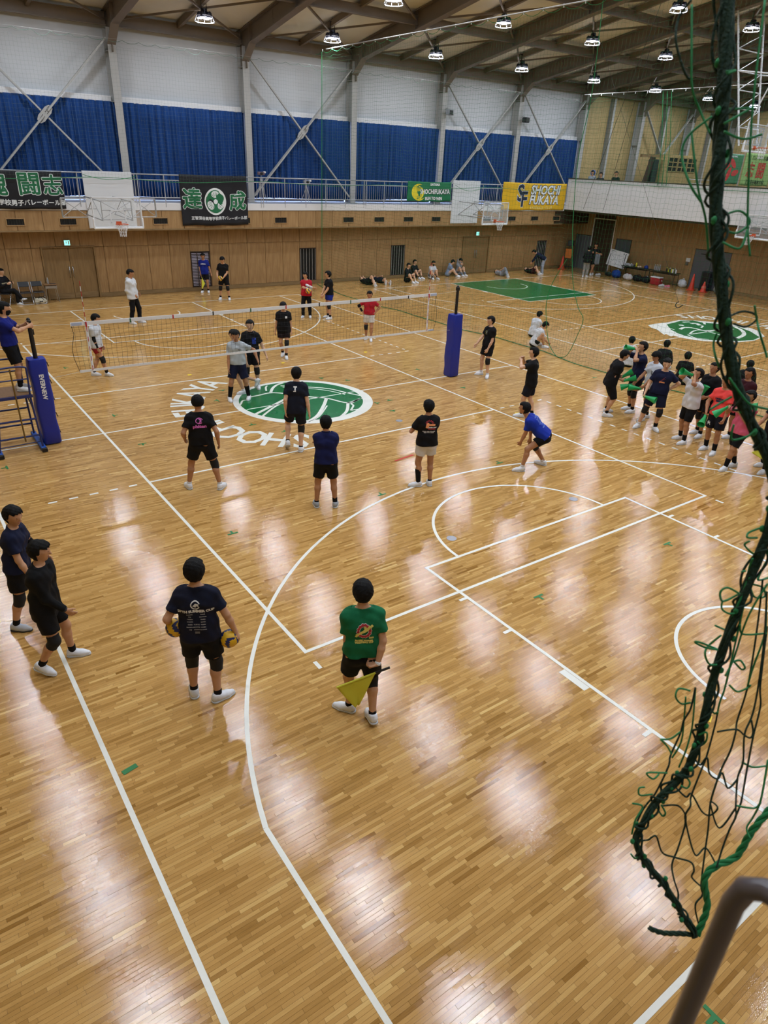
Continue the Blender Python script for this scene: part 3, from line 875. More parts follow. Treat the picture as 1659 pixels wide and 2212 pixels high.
flat('emblem_face', [LGREEN], M_green, 0.0042)
for w, pts in LCURV:
    c = [(p.x, p.y) for p in curve_pts([(a, b, 0) for a, b in pts], 5)]
    flat('emblem_seam', stripe(c, w), M_line, 0.0048)

# ------------------------------------------------------------------ tape marks and floor sockets
M_gt = mat('green_tape', '#0f7a35', 0.45); M_yt = mat('yellow_tape', '#f0cf2a', 0.45); M_rt = mat('red_tape', '#c8332a', 0.45)
GT = [(-3.97, -5.66), (-0.98, -5.7), (2.08, -5.7), (-0.99, -9.68), (2.09, -9.74), (-6.57, -0.98), (-3.96, -1.01), (-3.96, 1.08), (-1.41, -1.07), (-0.95, -1.82), (2.1, -1.8), (2.08, -1.11), (2.53, -1.09), (5.1, 1.0), (5.07, -1.11), (1.98, 1.54), (2.54, 0.99), (-1.39, 1.01), (-0.94, 1.77), (-3.97, 5.79), (9.42, -2.25), (-4.02, -14.29)]
def tmark(x, y, m, a=0.0, L=0.18, w=0.035):
    c, s = math.cos(a), math.sin(a)
    def R(p): return (x + p[0] * c - p[1] * s, y + p[0] * s + p[1] * c)
    flat('tape_mark', [[R(p) for p in ((-L / 2, -w / 2), (L / 2, -w / 2), (L / 2, w / 2), (-L / 2, w / 2))], [R(p) for p in ((-w / 2, w / 2), (w / 2, w / 2), (w / 2, L * 0.55), (-w / 2, L * 0.55))]], m, 0.0045)
for i, (x, y) in enumerate(GT): tmark(x, y, M_gt, (0, PI / 2, PI, -PI / 2)[i % 4] if i > 4 else (0 if i in (0, 1, 2) else PI))
for x, y in [(-1.15, 3.53), (1.81, 3.51), (4.85, 3.49), (4.8, -3.52), (-1.18, -12.5), (-1.15, -3.55), (10.71, 3.42)]: tmark(x, y, M_yt, 0.4, 0.12, 0.07)
line(0.2, -4.5, 0.75, -4.42, 0.05, 0.0045, 'tape_mark', M_rt)
line(-6.95, -9.66, -6.8, -9.63, 0.06, 0.0045, 'tape_mark', M_gt)
M_sock = mat('worn_socket_lid', '#a9a9b0', 0.35, metal=0.6)
for x, y in [(1.79, -2.5), (-0.95, -7.68), (2.06, -7.72)]:
    MB().lathe([(0.085, 0.0), (0.085, 0.004), (0.07, 0.006)], (x, y, 0.0005), 20).build('socket_lid', M_sock, floor)

# ================================================================== PEOPLE: one blended surface for a body, garments fitted over it
CORN = np.array([(i, j, k) for i in (0, 1) for j in (0, 1) for k in (0, 1)])
EDGES = [(a, b) for a in range(8) for b in range(a + 1, 8) if np.abs(CORN[a] - CORN[b]).sum() == 1]

def surface(prims, h, cuts=(), noise=None):
    """prims: (a, b, ra, rb, k, cuts) tapered capsules blended together -> smooth quad mesh (naive surface nets)"""
    A = np.array([p[0] for p in prims]); Bp = np.array([p[1] for p in prims]); Rm = np.array([max(p[2], p[3]) for p in prims])[:, None]
    lo = np.minimum(A - Rm, Bp - Rm).min(0) - 3 * h; hi = np.maximum(A + Rm, Bp + Rm).max(0) + 3 * h
    n = np.ceil((hi - lo) / h).astype(int) + 1
    D = np.full(n, 1.0, np.float32)
    ax = [lo[i] + h * np.arange(n[i]) for i in range(3)]
    for (a, b, ra, rb, k, cs) in prims:
        a = np.asarray(a, float); b = np.asarray(b, float)
        m = max(ra, rb) + k + 2.5 * h
        i0 = np.maximum(np.floor((np.minimum(a, b) - m - lo) / h).astype(int), 0)
        i1 = np.minimum(np.ceil((np.maximum(a, b) + m - lo) / h).astype(int) + 1, n)
        if (i1 <= i0).any(): continue
        x = (ax[0][i0[0]:i1[0]] - a[0])[:, None, None]; y = (ax[1][i0[1]:i1[1]] - a[1])[None, :, None]; z = (ax[2][i0[2]:i1[2]] - a[2])[None, None, :]
        ab = b - a; L2 = max(ab @ ab, 1e-9)
        dt = x * ab[0] + y * ab[1] + z * ab[2]
        t = np.clip(dt / L2, 0, 1)
        d2 = (x * x + y * y + z * z) - 2 * t * dt + t * t * L2
        d = np.sqrt(np.maximum(d2, 0)) - (ra + t * (rb - ra))
        for (pt, nn) in cs:
            q = np.asarray(a) - np.asarray(pt)
            d = np.maximum(d, (x + q[0]) * nn[0] + (y + q[1]) * nn[1] + (z + q[2]) * nn[2])
        S = D[i0[0]:i1[0], i0[1]:i1[1], i0[2]:i1[2]]
        hh = np.maximum(k - np.abs(S - d), 0) / k
        D[i0[0]:i1[0], i0[1]:i1[1], i0[2]:i1[2]] = np.minimum(S, d) - hh * hh * k * 0.25
    X, Y, Z = ax[0][:, None, None], ax[1][None, :, None], ax[2][None, None, :]
    if noise is not None: D = D + noise(X, Y, Z).astype(np.float32)
    for c in cuts: D = np.maximum(D, c(X, Y, Z))
    D[0] = D[-1] = 1; D[:, 0] = D[:, -1] = 1; D[:, :, 0] = D[:, :, -1] = 1
    s = (D < 0).view(np.uint8)
    c = sum(s[i:n[0] - 1 + i, j:n[1] - 1 + j, k:n[2] - 1 + k] for i in (0, 1) for j in (0, 1) for k in (0, 1))
    act = np.argwhere((c > 0) & (c < 8))
    if len(act) == 0: return np.zeros((0, 3)), np.zeros((0, 4), int)
    vals = np.stack([D[tuple((act + o).T)] for o in CORN], 1)
    acc = np.zeros((len(act), 3)); cnt = np.zeros(len(act))
    for (i, j) in EDGES:
        di, dj = vals[:, i], vals[:, j]; m = (di < 0) != (dj < 0)
        t = di[m] / (di[m] - dj[m])
        acc[m] += CORN[i] + t[:, None] * (CORN[j] - CORN[i]); cnt[m] += 1
    V = lo + h * (act + acc / cnt[:, None])
    idx = np.full(np.array(n) - 1, -1, np.int32); idx[tuple(act.T)] = np.arange(len(act))
    F = []
    for axn in range(3):
        sl0 = [slice(1, -1)] * 3; sl1 = [slice(1, -1)] * 3
        sl0[axn] = slice(0, -1); sl1[axn] = slice(1, None)
        e0 = s[tuple(sl0)]; e1 = s[tuple(sl1)]
        ch = np.argwhere(e0 != e1)
        if len(ch) == 0: continue
        fl_ = e0[tuple(ch.T)] > 0
        off = np.ones(3, int); off[axn] = 0
        q = ch + off
        o1, o2 = [(1, 2), (2, 0), (0, 1)][axn]
        d1 = np.zeros(3, int); d1[o1] = 1; d2 = np.zeros(3, int); d2[o2] = 1
        c00 = idx[tuple((q - d1 - d2).T)]; c10 = idx[tuple((q - d2).T)]; c11 = idx[tuple(q.T)]; c01 = idx[tuple((q - d1).T)]
        f = np.stack([c00, c10, c11, c01], 1); f[~fl_] = f[~fl_][:, ::-1]
        F.append(f)
    F = np.concatenate(F); F = F[(F >= 0).all(1)]
    return V, F

def nz(v):
    v = np.asarray(v, float); return v / (np.linalg.norm(v) + 1e-12)
def two_bone(a, c, l1, l2, pole):
    """middle joint of a two-bone limb, bent towards the pole; also the reachable end"""
    d = c - a; L = np.linalg.norm(d); mx = (l1 + l2) * 0.995
    if L > mx: c = a + d / L * mx; d = c - a; L = mx
    if L < abs(l1 - l2) + 0.02: L = abs(l1 - l2) + 0.02
    u = nz(d); x = (l1 * l1 - l2 * l2 + L * L) / (2 * L)
    hh = math.sqrt(max(l1 * l1 - x * x, 0)); pv = np.asarray(pole, float); pv = nz(pv - u * (pv @ u))
    return a + u * x + pv * hh, c

CL = {}
def cloth(hexcol):
    if hexcol not in CL: CL[hexcol] = mat('cloth_' + hexcol.strip('#'), hexcol, 0.85, noise=0.10, nscale=14, bump=0.12, bscale=45, spec=0.25)
    return CL[hexcol]
SKIN = [mat('skin_light', '#d6a98a', 0.55, noise=0.06, nscale=10, spec=0.35), mat('skin_tan', '#c79673', 0.55, noise=0.06, nscale=10, spec=0.35), mat('skin_deep', '#b17f5d', 0.55, noise=0.06, nscale=10, spec=0.35)]
M_hair = mat('black_hair', '#0a0909', 0.7, noise=0.3, nscale=60, bump=0.5, bscale=90, spec=0.2)
M_eye = mat('dark_eye', '#15100e', 0.25)
M_lip = mat('lip', '#a05f54', 0.5)
M_sole = mat('pale_rubber', '#c9ccd0', 0.6)
M_knee = mat('black_knit_pad', '#0c0c0e', 0.8, noise=0.2, nscale=40)
_eye_me = None

def person(label, P, group=None):
    """P: foot points, pelvis, neck, hands (world), yaw of the body; garments. Returns dict with the root and the shirt surface"""
    global _eye_me
    H = P.get('H', 1.72); s = H / 1.72; h = P.get('h', 0.0125)
    yaw = math.radians(P['yaw']); F = np.array([math.cos(yaw), math.sin(yaw), 0]); Rt = np.array([math.sin(yaw), -math.cos(yaw), 0]); U = np.array([0, 0, 1.0])
    fl_, fr_ = (np.array(list(P[k]) + [0] * (3 - len(P[k])), float) for k in ('fl', 'fr'))
    root0 = (fl_ + fr_) / 2; root0[2] = min(fl_[2], fr_[2])
    if 'org' in P: root0 = np.array(P['org'], float)
    O = root0
    LT, LS, AH = 0.415 * s, 0.405 * s, 0.085 * s
    fd = []; sd = []
    for k, sg in (('l', 1), ('r', -1)):
        a = math.radians(P.get('fy' + k, P['yaw'] + sg * 10)); v = np.array([math.cos(a), math.sin(a), 0])
        if 'fd' + k in P: v = nz(P['fd' + k])
        dn = -U if 'sd' + k not in P else nz(P['sd' + k])
        pt = math.radians(P.get('fp' + k, 0))       # heel lift
        if pt:
            v2 = v * math.cos(pt) + dn * math.sin(pt); dn = dn * math.cos(pt) - v * math.sin(pt); v = v2
        fd.append(v); sd.append(dn)
    ank = [f - fd[i] * 0.045 * s - sd[i] * AH for i, f in enumerate((fl_, fr_))]
    for i, k in enumerate(('l', 'r')):
        pt = math.radians(P.get('fp' + k, 0))
        if pt: ank[i] = ank[i] + U * 0.16 * s * math.sin(pt)
    if 'pel' in P: pel = np.array(P['pel'], float)
    else:
        m = (ank[0] + ank[1]) / 2; off = P.get('poff', (0, 0))
        m = m + F * off[0] + Rt * off[1]; zz = []
        for i, sg in enumerate((-1, 1)):
            hp = m[:2] + Rt[:2] * sg * 0.088 * s; dd = np.linalg.norm(hp - ank[i][:2])
            zz.append(ank[i][2] + math.sqrt(max(((LT + LS) * P.get('ext', 0.99)) ** 2 - dd * dd, 0.01)))
        pel = np.array([m[0], m[1], min(zz) if not P.get('hi') else max(zz)])
    if 'nk' in P: S = nz(np.array(P['nk'], float) - pel)
    else:
        ln = P.get('lean', (0.03, 0)); S = nz(U + F * ln[0] + Rt * ln[1])
    nk = pel + S * 0.545 * s
    Rp = nz(Rt - S * (Rt @ S)) if 'rt' not in P else nz(np.array(P['rt'], float) - S * (np.array(P['rt'], float) @ S))
    tw = math.radians(P.get('twist', 0))
    Fc0 = np.cross(S, Rp); Rc = Rp * math.cos(tw) + Fc0 * math.sin(tw); Fc = np.cross(S, Rc)
    # head frame
    hy = yaw + math.radians(P.get('hyaw', 0)); hpit = math.radians(P.get('hpit', 8))
    if 'hf' in P: hf = nz(P['hf']); hu = nz(np.array(P.get('hu', S), float) - hf * (np.array(P.get('hu', S), float) @ hf))
    else:
        f0 = np.array([math.cos(hy), math.sin(hy), 0]); hf = nz(f0 * math.cos(hpit) - U * math.sin(hpit)); hu = nz(U * math.cos(hpit) + f0 * math.sin(hpit))
    hr_ = np.cross(hf, hu)
    HK = P.get('hk', 1.09)
    hd = nk + nz(S * 0.6 + hu * 0.6) * 0.178 * s + hf * 0.022 * s
    def HP(f, u, r=0): return hd + (hf * f + hu * u + hr_ * r) * s * HK
    # limbs
    hip = [pel - Rp * 0.088 * s, pel + Rp * 0.088 * s]
    knee = []
    for i in range(2):
        sg = (-1, 1)[i]; pole = P.get('kp' + 'lr'[i], F * 1.0 + Rt * sg * 0.25 + fd[i] * 0.5)
        k_, e_ = two_bone(hip[i], ank[i], LT, LS, pole); knee.append(k_); ank[i] = e_
    sho = [nk - S * 0.078 * s - Rc * 0.158 * s, nk - S * 0.078 * s + Rc * 0.158 * s]
    LU, LF = 0.285 * s, 0.25 * s
    elb = []; wri = []
    for i in range(2):
        sg = (-1, 1)[i]; key = 'hl' if i == 0 else 'hr'
        w = np.array(P[key], float) if key in P else sho[i] - S * 0.08 * s - U * 0.43 * s + Rc * sg * 0.075 * s + Fc * 0.05 * s
        pole = P.get('e' + 'lr'[i], -Fc * 1.0 + Rc * sg * 0.45 - S * 0.2)
        e_, w_ = two_bone(sho[i], w, LU, LF, pole); elb.append(e_); wri.append(w_)
    B = []
    def add(L, a, b, ra, rb=None, k=0.03, cs=()): L.append((np.asarray(a, float) - O, np.asarray(b, float) - O, ra * s, (ra if rb is None else rb) * s, k * s, [(np.asarray(p_, float) - O, np.asarray(n_, float)) for p_, n_ in cs]))
    def torso(L, e, k=0.05):
        for sg in (-1, 1):
            add(L, pel + Rp * sg * 0.065 * s - S * 0.0 * s, pel + Rp * sg * 0.055 * s + S * 0.17 * s, 0.108 + e, 0.092 + e, k)
            add(L, pel + Rp * sg * 0.055 * s + S * 0.17 * s, nk + Rc * sg * 0.080 * s - S * 0.14 * s, 0.092 + e, 0.100 + e, k)
            add(L, nk + Rc * sg * 0.080 * s - S * 0.14 * s, nk + Rc * sg * 0.095 * s - S * 0.095 * s, 0.100 + e, 0.070 + e, k)
            add(L, nk + Rc * sg * 0.02 * s - S * 0.008 * s, sho[0 if sg < 0 else 1], 0.048 + e * 0.6, 0.052 + e * 0.7, k)
    torso(B, 0.0)
    for i in range(2):
        add(B, hip[i] - Fc * 0.02 * s, hip[i] + (knee[i] - hip[i]) * 0.3, 0.098, 0.09, 0.05)
        add(B, hip[i], knee[i], 0.090, 0.057, 0.04)
        sh_ = ank[i] - knee[i]; bk = -nz(Fc if i == 0 else Fc)
        bend = nz(np.cross(np.cross(knee[i] - hip[i], sh_), sh_)) if np.linalg.norm(np.cross(knee[i] - hip[i], sh_)) > 1e-3 else F
        calf = knee[i] + sh_ * 0.3 - fd[i] * 0.014 * s
        add(B, knee[i], calf, 0.054, 0.055, 0.03); add(B, calf, ank[i], 0.055, 0.035, 0.03)
        add(B, ank[i] - fd[i] * 0.01 * s + sd[i] * 0.03 * s, ank[i] + fd[i] * 0.11 * s + sd[i] * 0.055 * s, 0.030, 0.022, 0.02)
        add(B, sho[i], elb[i], 0.052, 0.039, 0.03); add(B, elb[i], elb[i] + (wri[i] - elb[i]) * 0.35, 0.039, 0.040, 0.02); add(B, elb[i] + (wri[i] - elb[i]) * 0.35, wri[i], 0.040, 0.026, 0.02)
        # hand
        sg = (-1, 1)[i]; hk = 'lr'[i]
        d = nz(wri[i] - elb[i])
        if 'hd' + hk in P: d = nz(P['hd' + hk])
        nrm = np.array(P.get('pn' + hk, -Rc * sg), float); nrm = nz(nrm - d * (nrm @ d) + 1e-4)
        acr = np.cross(d, nrm) * (1 if i == 0 else -1)    # towards the thumb
        if acr @ Fc < 0 and 'pn' + hk not in P: acr = -acr
        curl = P.get('curl' + hk, P.get('curl', 0.35)); fat = 1.0 if h < 0.0115 else 1.2
        for e in (-1, 1): add(B, wri[i] + acr * e * 0.012 * s, wri[i] + d * 0.085 * s + acr * e * 0.026 * s, 0.018, 0.017, 0.015)
        add(B, wri[i] + d * 0.02 * s, wri[i] + d * 0.08 * s, 0.018, 0.016, 0.012)
        for f_, (fo, fl2) in enumerate(((0.032, 0.068), (0.011, 0.076), (-0.011, 0.070), (-0.031, 0.054))):
            p0 = wri[i] + d * 0.085 * s + acr * fo * s * 1.05
            d1 = nz(d * math.cos(curl) + nrm * math.sin(curl)); c2 = curl * 2.4
            d2 = nz(d * math.cos(c2) + nrm * math.sin(c2))
            p1 = p0 + d1 * fl2 * 0.52 * s; p2 = p1 + d2 * fl2 * 0.48 * s
            add(B, p0, p1, 0.0092 * fat, 0.0088 * fat, 0.006); add(B, p1, p2, 0.0088 * fat, 0.0076 * fat, 0.004)
        t0 = wri[i] + d * 0.028 * s + acr * 0.026 * s; t1 = t0 + nz(d * 0.75 + acr * 0.65 + nrm * 0.3) * 0.042 * s; t2 = t1 + nz(d * 0.9 + acr * 0.15 + nrm * 0.45) * 0.034 * s
        add(B, t0, t1, 0.0125 * fat, 0.011 * fat, 0.008); add(B, t1, t2, 0.011 * fat, 0.009 * fat, 0.004)
    # neck and head
    add(B, nk - S * 0.03 * s, HP(-0.012, -0.06), 0.058, 0.050, 0.03)
    HB = []
    def head(L, e, k=0.03):
        add(L, HP(-0.022, 0.033), HP(0.014, 0.033), (0.078 + e) * HK, (0.076 + e) * HK, k)
        add(L, HP(-0.03, 0.0), HP(-0.01, -0.03), (0.070 + e) * HK, (0.062 + e) * HK, k)
        add(L, HP(0.026, 0.0), HP(0.042, -0.072), (0.066 + e) * HK, (0.036 + e) * HK, k)
    head(B, 0.0)
    add(B, HP(0.088, 0.012), HP(0.103, -0.022), 0.0075, 0.0135, 0.012)
    for e in (-1, 1): add(B, HP(-0.002, 0.004, e * 0.078), HP(-0.008, -0.022, e * 0.075), 0.016, 0.010, 0.008)
    skin = SKIN[P.get('skin', 1)]
    e = empty('person', tuple(O), 0, label, 'person', group)
    V, Fc_ = surface(B, h)
    link_mesh('body', np_mesh('body', V, Fc_, skin, True), e)
    # hair
    lo_ = P.get('nape', -0.098); fr = P.get('fringe', 0.066); bk_ = P.get('hairline', 0.014)
    Hp = []; head(Hp, 0.017, 0.035)
    if P.get('bun'): add(Hp, HP(-0.10, 0.03), HP(-0.125, -0.09), 0.035, 0.02, 0.02)
    o_ = hd - O; sH = s * HK
    def hcut(X, Y, Z):
        f = ((X - o_[0]) * hf[0] + (Y - o_[1]) * hf[1] + (Z - o_[2]) * hf[2]) / sH
        u = ((X - o_[0]) * hu[0] + (Y - o_[1]) * hu[1] + (Z - o_[2]) * hu[2]) / sH
        r = ((X - o_[0]) * hr_[0] + (Y - o_[1]) * hr_[1] + (Z - o_[2]) * hr_[2]) / sH
        zig = 0.008 * np.sin(r * 170) + 0.005 * np.sin(r * 61 + 1)
        keep = np.minimum(f - bk_ + 0.25 * np.minimum(u, 0) * 0, (fr + zig) - u)
        side = np.minimum(f + 0.022 + (u + 0.02) * 0.2, -0.005 - u)      # cleared round the ears
        return np.maximum(np.maximum(keep, side), lo_ - u + 0.3 * np.maximum(f, 0)).astype(np.float32) * sH
    V, Fh = surface(Hp, min(h, 0.0125), [hcut], lambda X, Y, Z: 0.004 * np.sin(X * 95 + 2 * np.sin(Z * 60)) * np.sin(Y * 88 + Z * 40))
    link_mesh('hair', np_mesh('hair', V, Fh, M_hair if 'hair' not in P else mat('hair_' + P['hair'], P['hair'], 0.5, noise=0.3, nscale=60), True), e)
    # face details
    if _eye_me is None:
        _eye_me = (MB().lathe([(0.001, -0.006), (0.004, -0.004), (0.0055, 0), (0.004, 0.004), (0.001, 0.006)], n=8).mesh('eye', M_eye, True),
                   MB().cbox((0, 0, 0), (0.028, 0.006, 0.005), 0.002).mesh('eyebrow', M_hair, True),
                   MB().cbox((0, 0, 0), (0.042, 0.008, 0.010), 0.0035).mesh('mouth', M_lip, True))
    Mh = Matrix(((hr_[0], hf[0], hu[0]), (hr_[1], hf[1], hu[1]), (hr_[2], hf[2], hu[2])))
    def feat(name, me, f, u, r, sc=(1, 1, 1)):
        o = link_mesh(name, me, e); p = HP(f, u, r) - O
        o.matrix_local = Matrix.Translation(Vector(p)) @ (Mh @ Matrix.Diagonal((sc[0] * s * HK, sc[1] * s * HK, sc[2] * s * HK))).to_4x4()
    for q in (-1, 1):
        feat('eye', _eye_me[0], 0.0825, 0.002, q * 0.031, (2.0, 0.8, 0.6)); feat('eyebrow', _eye_me[1], 0.086, 0.022, q * 0.031)
    if not P.get('mask'): feat('mouth', _eye_me[2], 0.0825, -0.055, 0, (1, 1, P.get('mouth', 1)))
    else:
        Mk = []
        add(Mk, HP(0.034, -0.01), HP(0.050, -0.072), 0.068 * HK, 0.044 * HK, 0.03); add(Mk, HP(0.08, -0.015), HP(0.092, -0.04), 0.02, 0.024, 0.03)
        def mcut(X, Y, Z):
            u = ((X - o_[0]) * hu[0] + (Y - o_[1]) * hu[1] + (Z - o_[2]) * hu[2]) / s; f = ((X - o_[0]) * hf[0] + (Y - o_[1]) * hf[1] + (Z - o_[2]) * hf[2]) / s
            return np.maximum(u + 0.012, 0.028 - f).astype(np.float32) * s
        V, Fm = surface(Mk, min(h, 0.01), [mcut]); link_mesh('face_mask', np_mesh('face_mask', V, Fm, cloth(P['mask']), True), e)
    out = dict(root=e, O=O, S=S, Rc=Rc, Fc=Fc, nk=nk, pel=pel, hd=hd, hf=hf, hu=hu, wri=wri, elb=elb, knee=knee, ank=ank, s=s, sho=sho, hip=hip)
    # ---------------- garments
    def fold(X, Y, Z): return 0.0035 * np.sin(X * 21 + Z * 33 + 3 * np.sin(Y * 9)) + 0.0035 * np.sin(Y * 27 - Z * 19) + 0.002 * np.sin((X + Y) * 60 + Z * 22)
    sh = P.get('shirt')
    if sh:
        L = []; loose = P.get('loose', 0.022); torso(L, loose, 0.06)
        hem = P.get('hem', -0.07)
        for sg in (-1, 1): add(L, pel + Rp * sg * 0.072 * s + S * 0.12 * s, pel + Rp * sg * 0.075 * s + S * (hem - 0.04) * s, 0.105 + loose, 0.112 + loose, 0.05)
        sl = P.get('sleeve', 0.66)
        for i in range(2):
            ar = elb[i] - sho[i]
            if sl <= 1:
                end = sho[i] + ar * sl; add(L, sho[i], sho[i] + ar * (sl + 0.1), 0.064, 0.070, 0.035, [(end, nz(ar))])
            else:
                add(L, sho[i], elb[i], 0.070, 0.056, 0.03); fa = wri[i] - elb[i]; add(L, elb[i], wri[i], 0.056, 0.042, 0.03, [(elb[i] + fa * (0.97), nz(fa))])
        top = nk + S * P.get('collar', 0.018) * s + Fc * 0.0; tn = nz(S + Fc * 0.28)
        bot = pel + S * hem * s
        def cut1(X, Y, Z):
            b = top - O; X, Y, Z = X - b[0], Y - b[1], Z - b[2]
            q = X * S[0] + Y * S[1] + Z * S[2]; rad = np.sqrt(np.maximum(X * X + Y * Y + Z * Z - q * q, 0))
            return np.where(rad < 0.115 * s, X * tn[0] + Y * tn[1] + Z * tn[2], -1.0).astype(np.float32)
        # hem cut applies round the trunk only, so raised or hanging arms keep their sleeves
        def cut2(X, Y, Z):
            b = bot - O
            dz = -((X - b[0]) * S[0] + (Y - b[1]) * S[1] + (Z - b[2]) * S[2])
            rr = np.abs((X - b[0]) * Rc[0] + (Y - b[1]) * Rc[1] + (Z - b[2]) * Rc[2]); ff = np.abs((X - b[0]) * Fc[0] + (Y - b[1]) * Fc[1] + (Z - b[2]) * Fc[2])
            return np.where((rr < 0.26 * s) & (ff < 0.24 * s), dz, -1.0).astype(np.float32)
        V, Fs = surface(L, h, [cut1, cut2], fold)
        out['shirt'] = link_mesh(P.get('shirt_name', 't_shirt'), np_mesh('t_shirt', V, Fs, cloth(sh), True), e)
        out['sV'], out['sF'] = V, Fs
        if P.get('polo'):
            ring = []
            for k in range(18):
                a = 2 * PI * k / 18; ring.append(nk - O + S * (0.022 + 0.012 * -math.sin(a)) * s + (Rc * math.cos(a) * 0.066 + Fc * (math.sin(a) * 0.064 + 0.008)) * s)
            MB().tube([tuple(p) for p in ring], 0.014 * s, 6, closed=True).build('collar', cloth(P['polo']), out['shirt'], smooth=True)
        if P.get('hood'):
            Hd = []; add(Hd, nk - Fc * 0.075 * s - Rc * 0.06 * s, nk - Fc * 0.075 * s + Rc * 0.06 * s, 0.055, 0.055, 0.04); add(Hd, nk - Fc * 0.09 * s - S * 0.02 * s, nk - Fc * 0.1 * s - S * 0.1 * s, 0.06, 0.03, 0.05)
            for q in (-1, 1): add(Hd, nk + Rc * q * 0.06 * s - Fc * 0.05 * s, nk + Rc * q * 0.06 * s + Fc * 0.05 * s - S * 0.03 * s, 0.032, 0.022, 0.03)
            V, Fq = surface(Hd, h); link_mesh('hood', np_mesh('hood', V, Fq, cloth(P['hood']), True), out['shirt'])
    so = P.get('shorts'); ln = P.get('short_len', 0.72)
    if so or P.get('pants'):
        L = []
        for sg in (-1, 1): add(L, pel + Rp * sg * 0.068 * s + S * 0.13 * s, pel + Rp * sg * 0.07 * s - S * 0.02 * s, 0.100, 0.122, 0.05)
        for i in range(2):
            th = knee[i] - hip[i]
            if so:
                end = hip[i] + th * ln; add(L, hip[i], hip[i] + th * (ln + 0.12), 0.116, 0.102 - 0.02 * (ln > 0.85), 0.035, [(end, nz(th))])
            else:
                add(L, hip[i], knee[i], 0.108, 0.078, 0.04); shn = ank[i] - knee[i]; add(L, knee[i], ank[i], 0.078, 0.062, 0.03, [(ank[i] + nz(shn) * 0.02 * s, nz(shn))])
        wt = pel + S * max(P.get('waist', 0.14), 0.14) * s
        V, Fq = surface(L, h, [lambda X, Y, Z: ((X - (wt - O)[0]) * S[0] + (Y - (wt - O)[1]) * S[1] + (Z - (wt - O)[2]) * S[2]).astype(np.float32)], lambda X, Y, Z: 0.8 * fold(X, Y, Z))
        out['shorts'] = link_mesh('shorts' if so else 'trousers', np_mesh('shorts', V, Fq, cloth(so or P['pants']), True), e)
        out['pV'], out['pF'] = V, Fq
    for i, k in enumerate('lr'):
        shn = nz(ank[i] - knee[i]); thn = nz(knee[i] - hip[i])
        if k in P.get('pads', ''):
            L = []; a = knee[i] - thn * 0.085 * s; b = knee[i] + shn * 0.10 * s
            add(L, knee[i] - thn * 0.12 * s, knee[i], 0.073, 0.069, 0.02, [(a, -thn)]); add(L, knee[i], knee[i] + shn * 0.14 * s, 0.069, 0.065, 0.02, [(b, shn)])
            V, Fq = surface(L, h); link_mesh('knee_pad', np_mesh('knee_pad', V, Fq, M_knee, True), e)
        sk = P.get('sock_' + k, P.get('sock'))
        if sk:
            L = []; top = ank[i] - shn * sk[0] * s; r1 = 0.040 + 0.026 * min(1, sk[0] / 0.26)
            add(L, ank[i] + sd[i] * 0.03 * s, ank[i] - shn * (sk[0] + 0.05) * s, 0.042, r1, 0.02, [(top, -shn)])
            V, Fq = surface(L, h); link_mesh('sock', np_mesh('sock', V, Fq, cloth(sk[1]), True), e)
        if P.get('shoe', '#e3e5ea'):
            L = []; A0 = ank[i]; f = fd[i]; dn = sd[i]
            add(L, A0 - f * 0.03 * s + dn * 0.035 * s, A0 + f * 0.10 * s + dn * 0.052 * s, 0.046, 0.046, 0.03); add(L, A0 + f * 0.10 * s + dn * 0.052 * s, A0 + f * 0.168 * s + dn * 0.058 * s, 0.046, 0.033, 0.03)
            add(L, A0 - f * 0.012 * s - dn * 0.0 * s, A0 + f * 0.03 * s + dn * 0.03 * s, 0.044, 0.044, 0.03)
            c0 = A0 + dn * 0.084 * s - O
            ct = lambda X, Y, Z: ((X - c0[0]) * dn[0] + (Y - c0[1]) * dn[1] + (Z - c0[2]) * dn[2]).astype(np.float32)
            c1 = A0 - dn * 0.022 * s - O
            ct2 = lambda X, Y, Z: (-((X - c1[0]) * dn[0] + (Y - c1[1]) * dn[1] + (Z - c1[2]) * dn[2])).astype(np.float32)
            hs_ = min(h, 0.0105)
            V, Fq = surface(L, hs_, [ct, ct2]); so_ = link_mesh('shoe', np_mesh('shoe', V, Fq, mat('shoe_' + P.get('shoe', '#e3e5ea').strip('#'), P.get('shoe', '#e3e5ea'), 0.55, noise=0.05), True), e)
            L2 = []
            add(L2, A0 - f * 0.03 * s + dn * 0.07 * s, A0 + f * 0.10 * s + dn * 0.07 * s, 0.050, 0.051, 0.02); add(L2, A0 + f * 0.10 * s + dn * 0.07 * s, A0 + f * 0.17 * s + dn * 0.07 * s, 0.051, 0.037, 0.02)
            c2 = A0 + dn * 0.062 * s - O; c3 = A0 + dn * 0.0855 * s - O
            ct3 = lambda X, Y, Z: np.maximum((X - c3[0]) * dn[0] + (Y - c3[1]) * dn[1] + (Z - c3[2]) * dn[2], -((X - c2[0]) * dn[0] + (Y - c2[1]) * dn[1] + (Z - c2[2]) * dn[2])).astype(np.float32)
            V, Fq = surface(L2, hs_ * 0.85, [ct3]); link_mesh('sole', np_mesh('sole', V, Fq, mat('sole_' + P.get('sole', '#c9ccd0').strip('#'), P.get('sole', '#c9ccd0'), 0.6), True), so_)
            lc = MB(); sdv = np.cross(f, dn)
            for q in range(3):
                c = A0 + f * (0.055 + q * 0.026) * s + dn * (0.006 + 0.012 * q) * s - O
                lc.bar(tuple(c - sdv * 0.03 * s + dn * 0.018 * s), tuple(c - dn * 0.004 * s), 0.008, 0.008); lc.bar(tuple(c + sdv * 0.03 * s + dn * 0.018 * s), tuple(c - dn * 0.004 * s), 0.008, 0.008)
            lc.build('laces', cloth(P.get('lace', '#2a2c33')), so_)
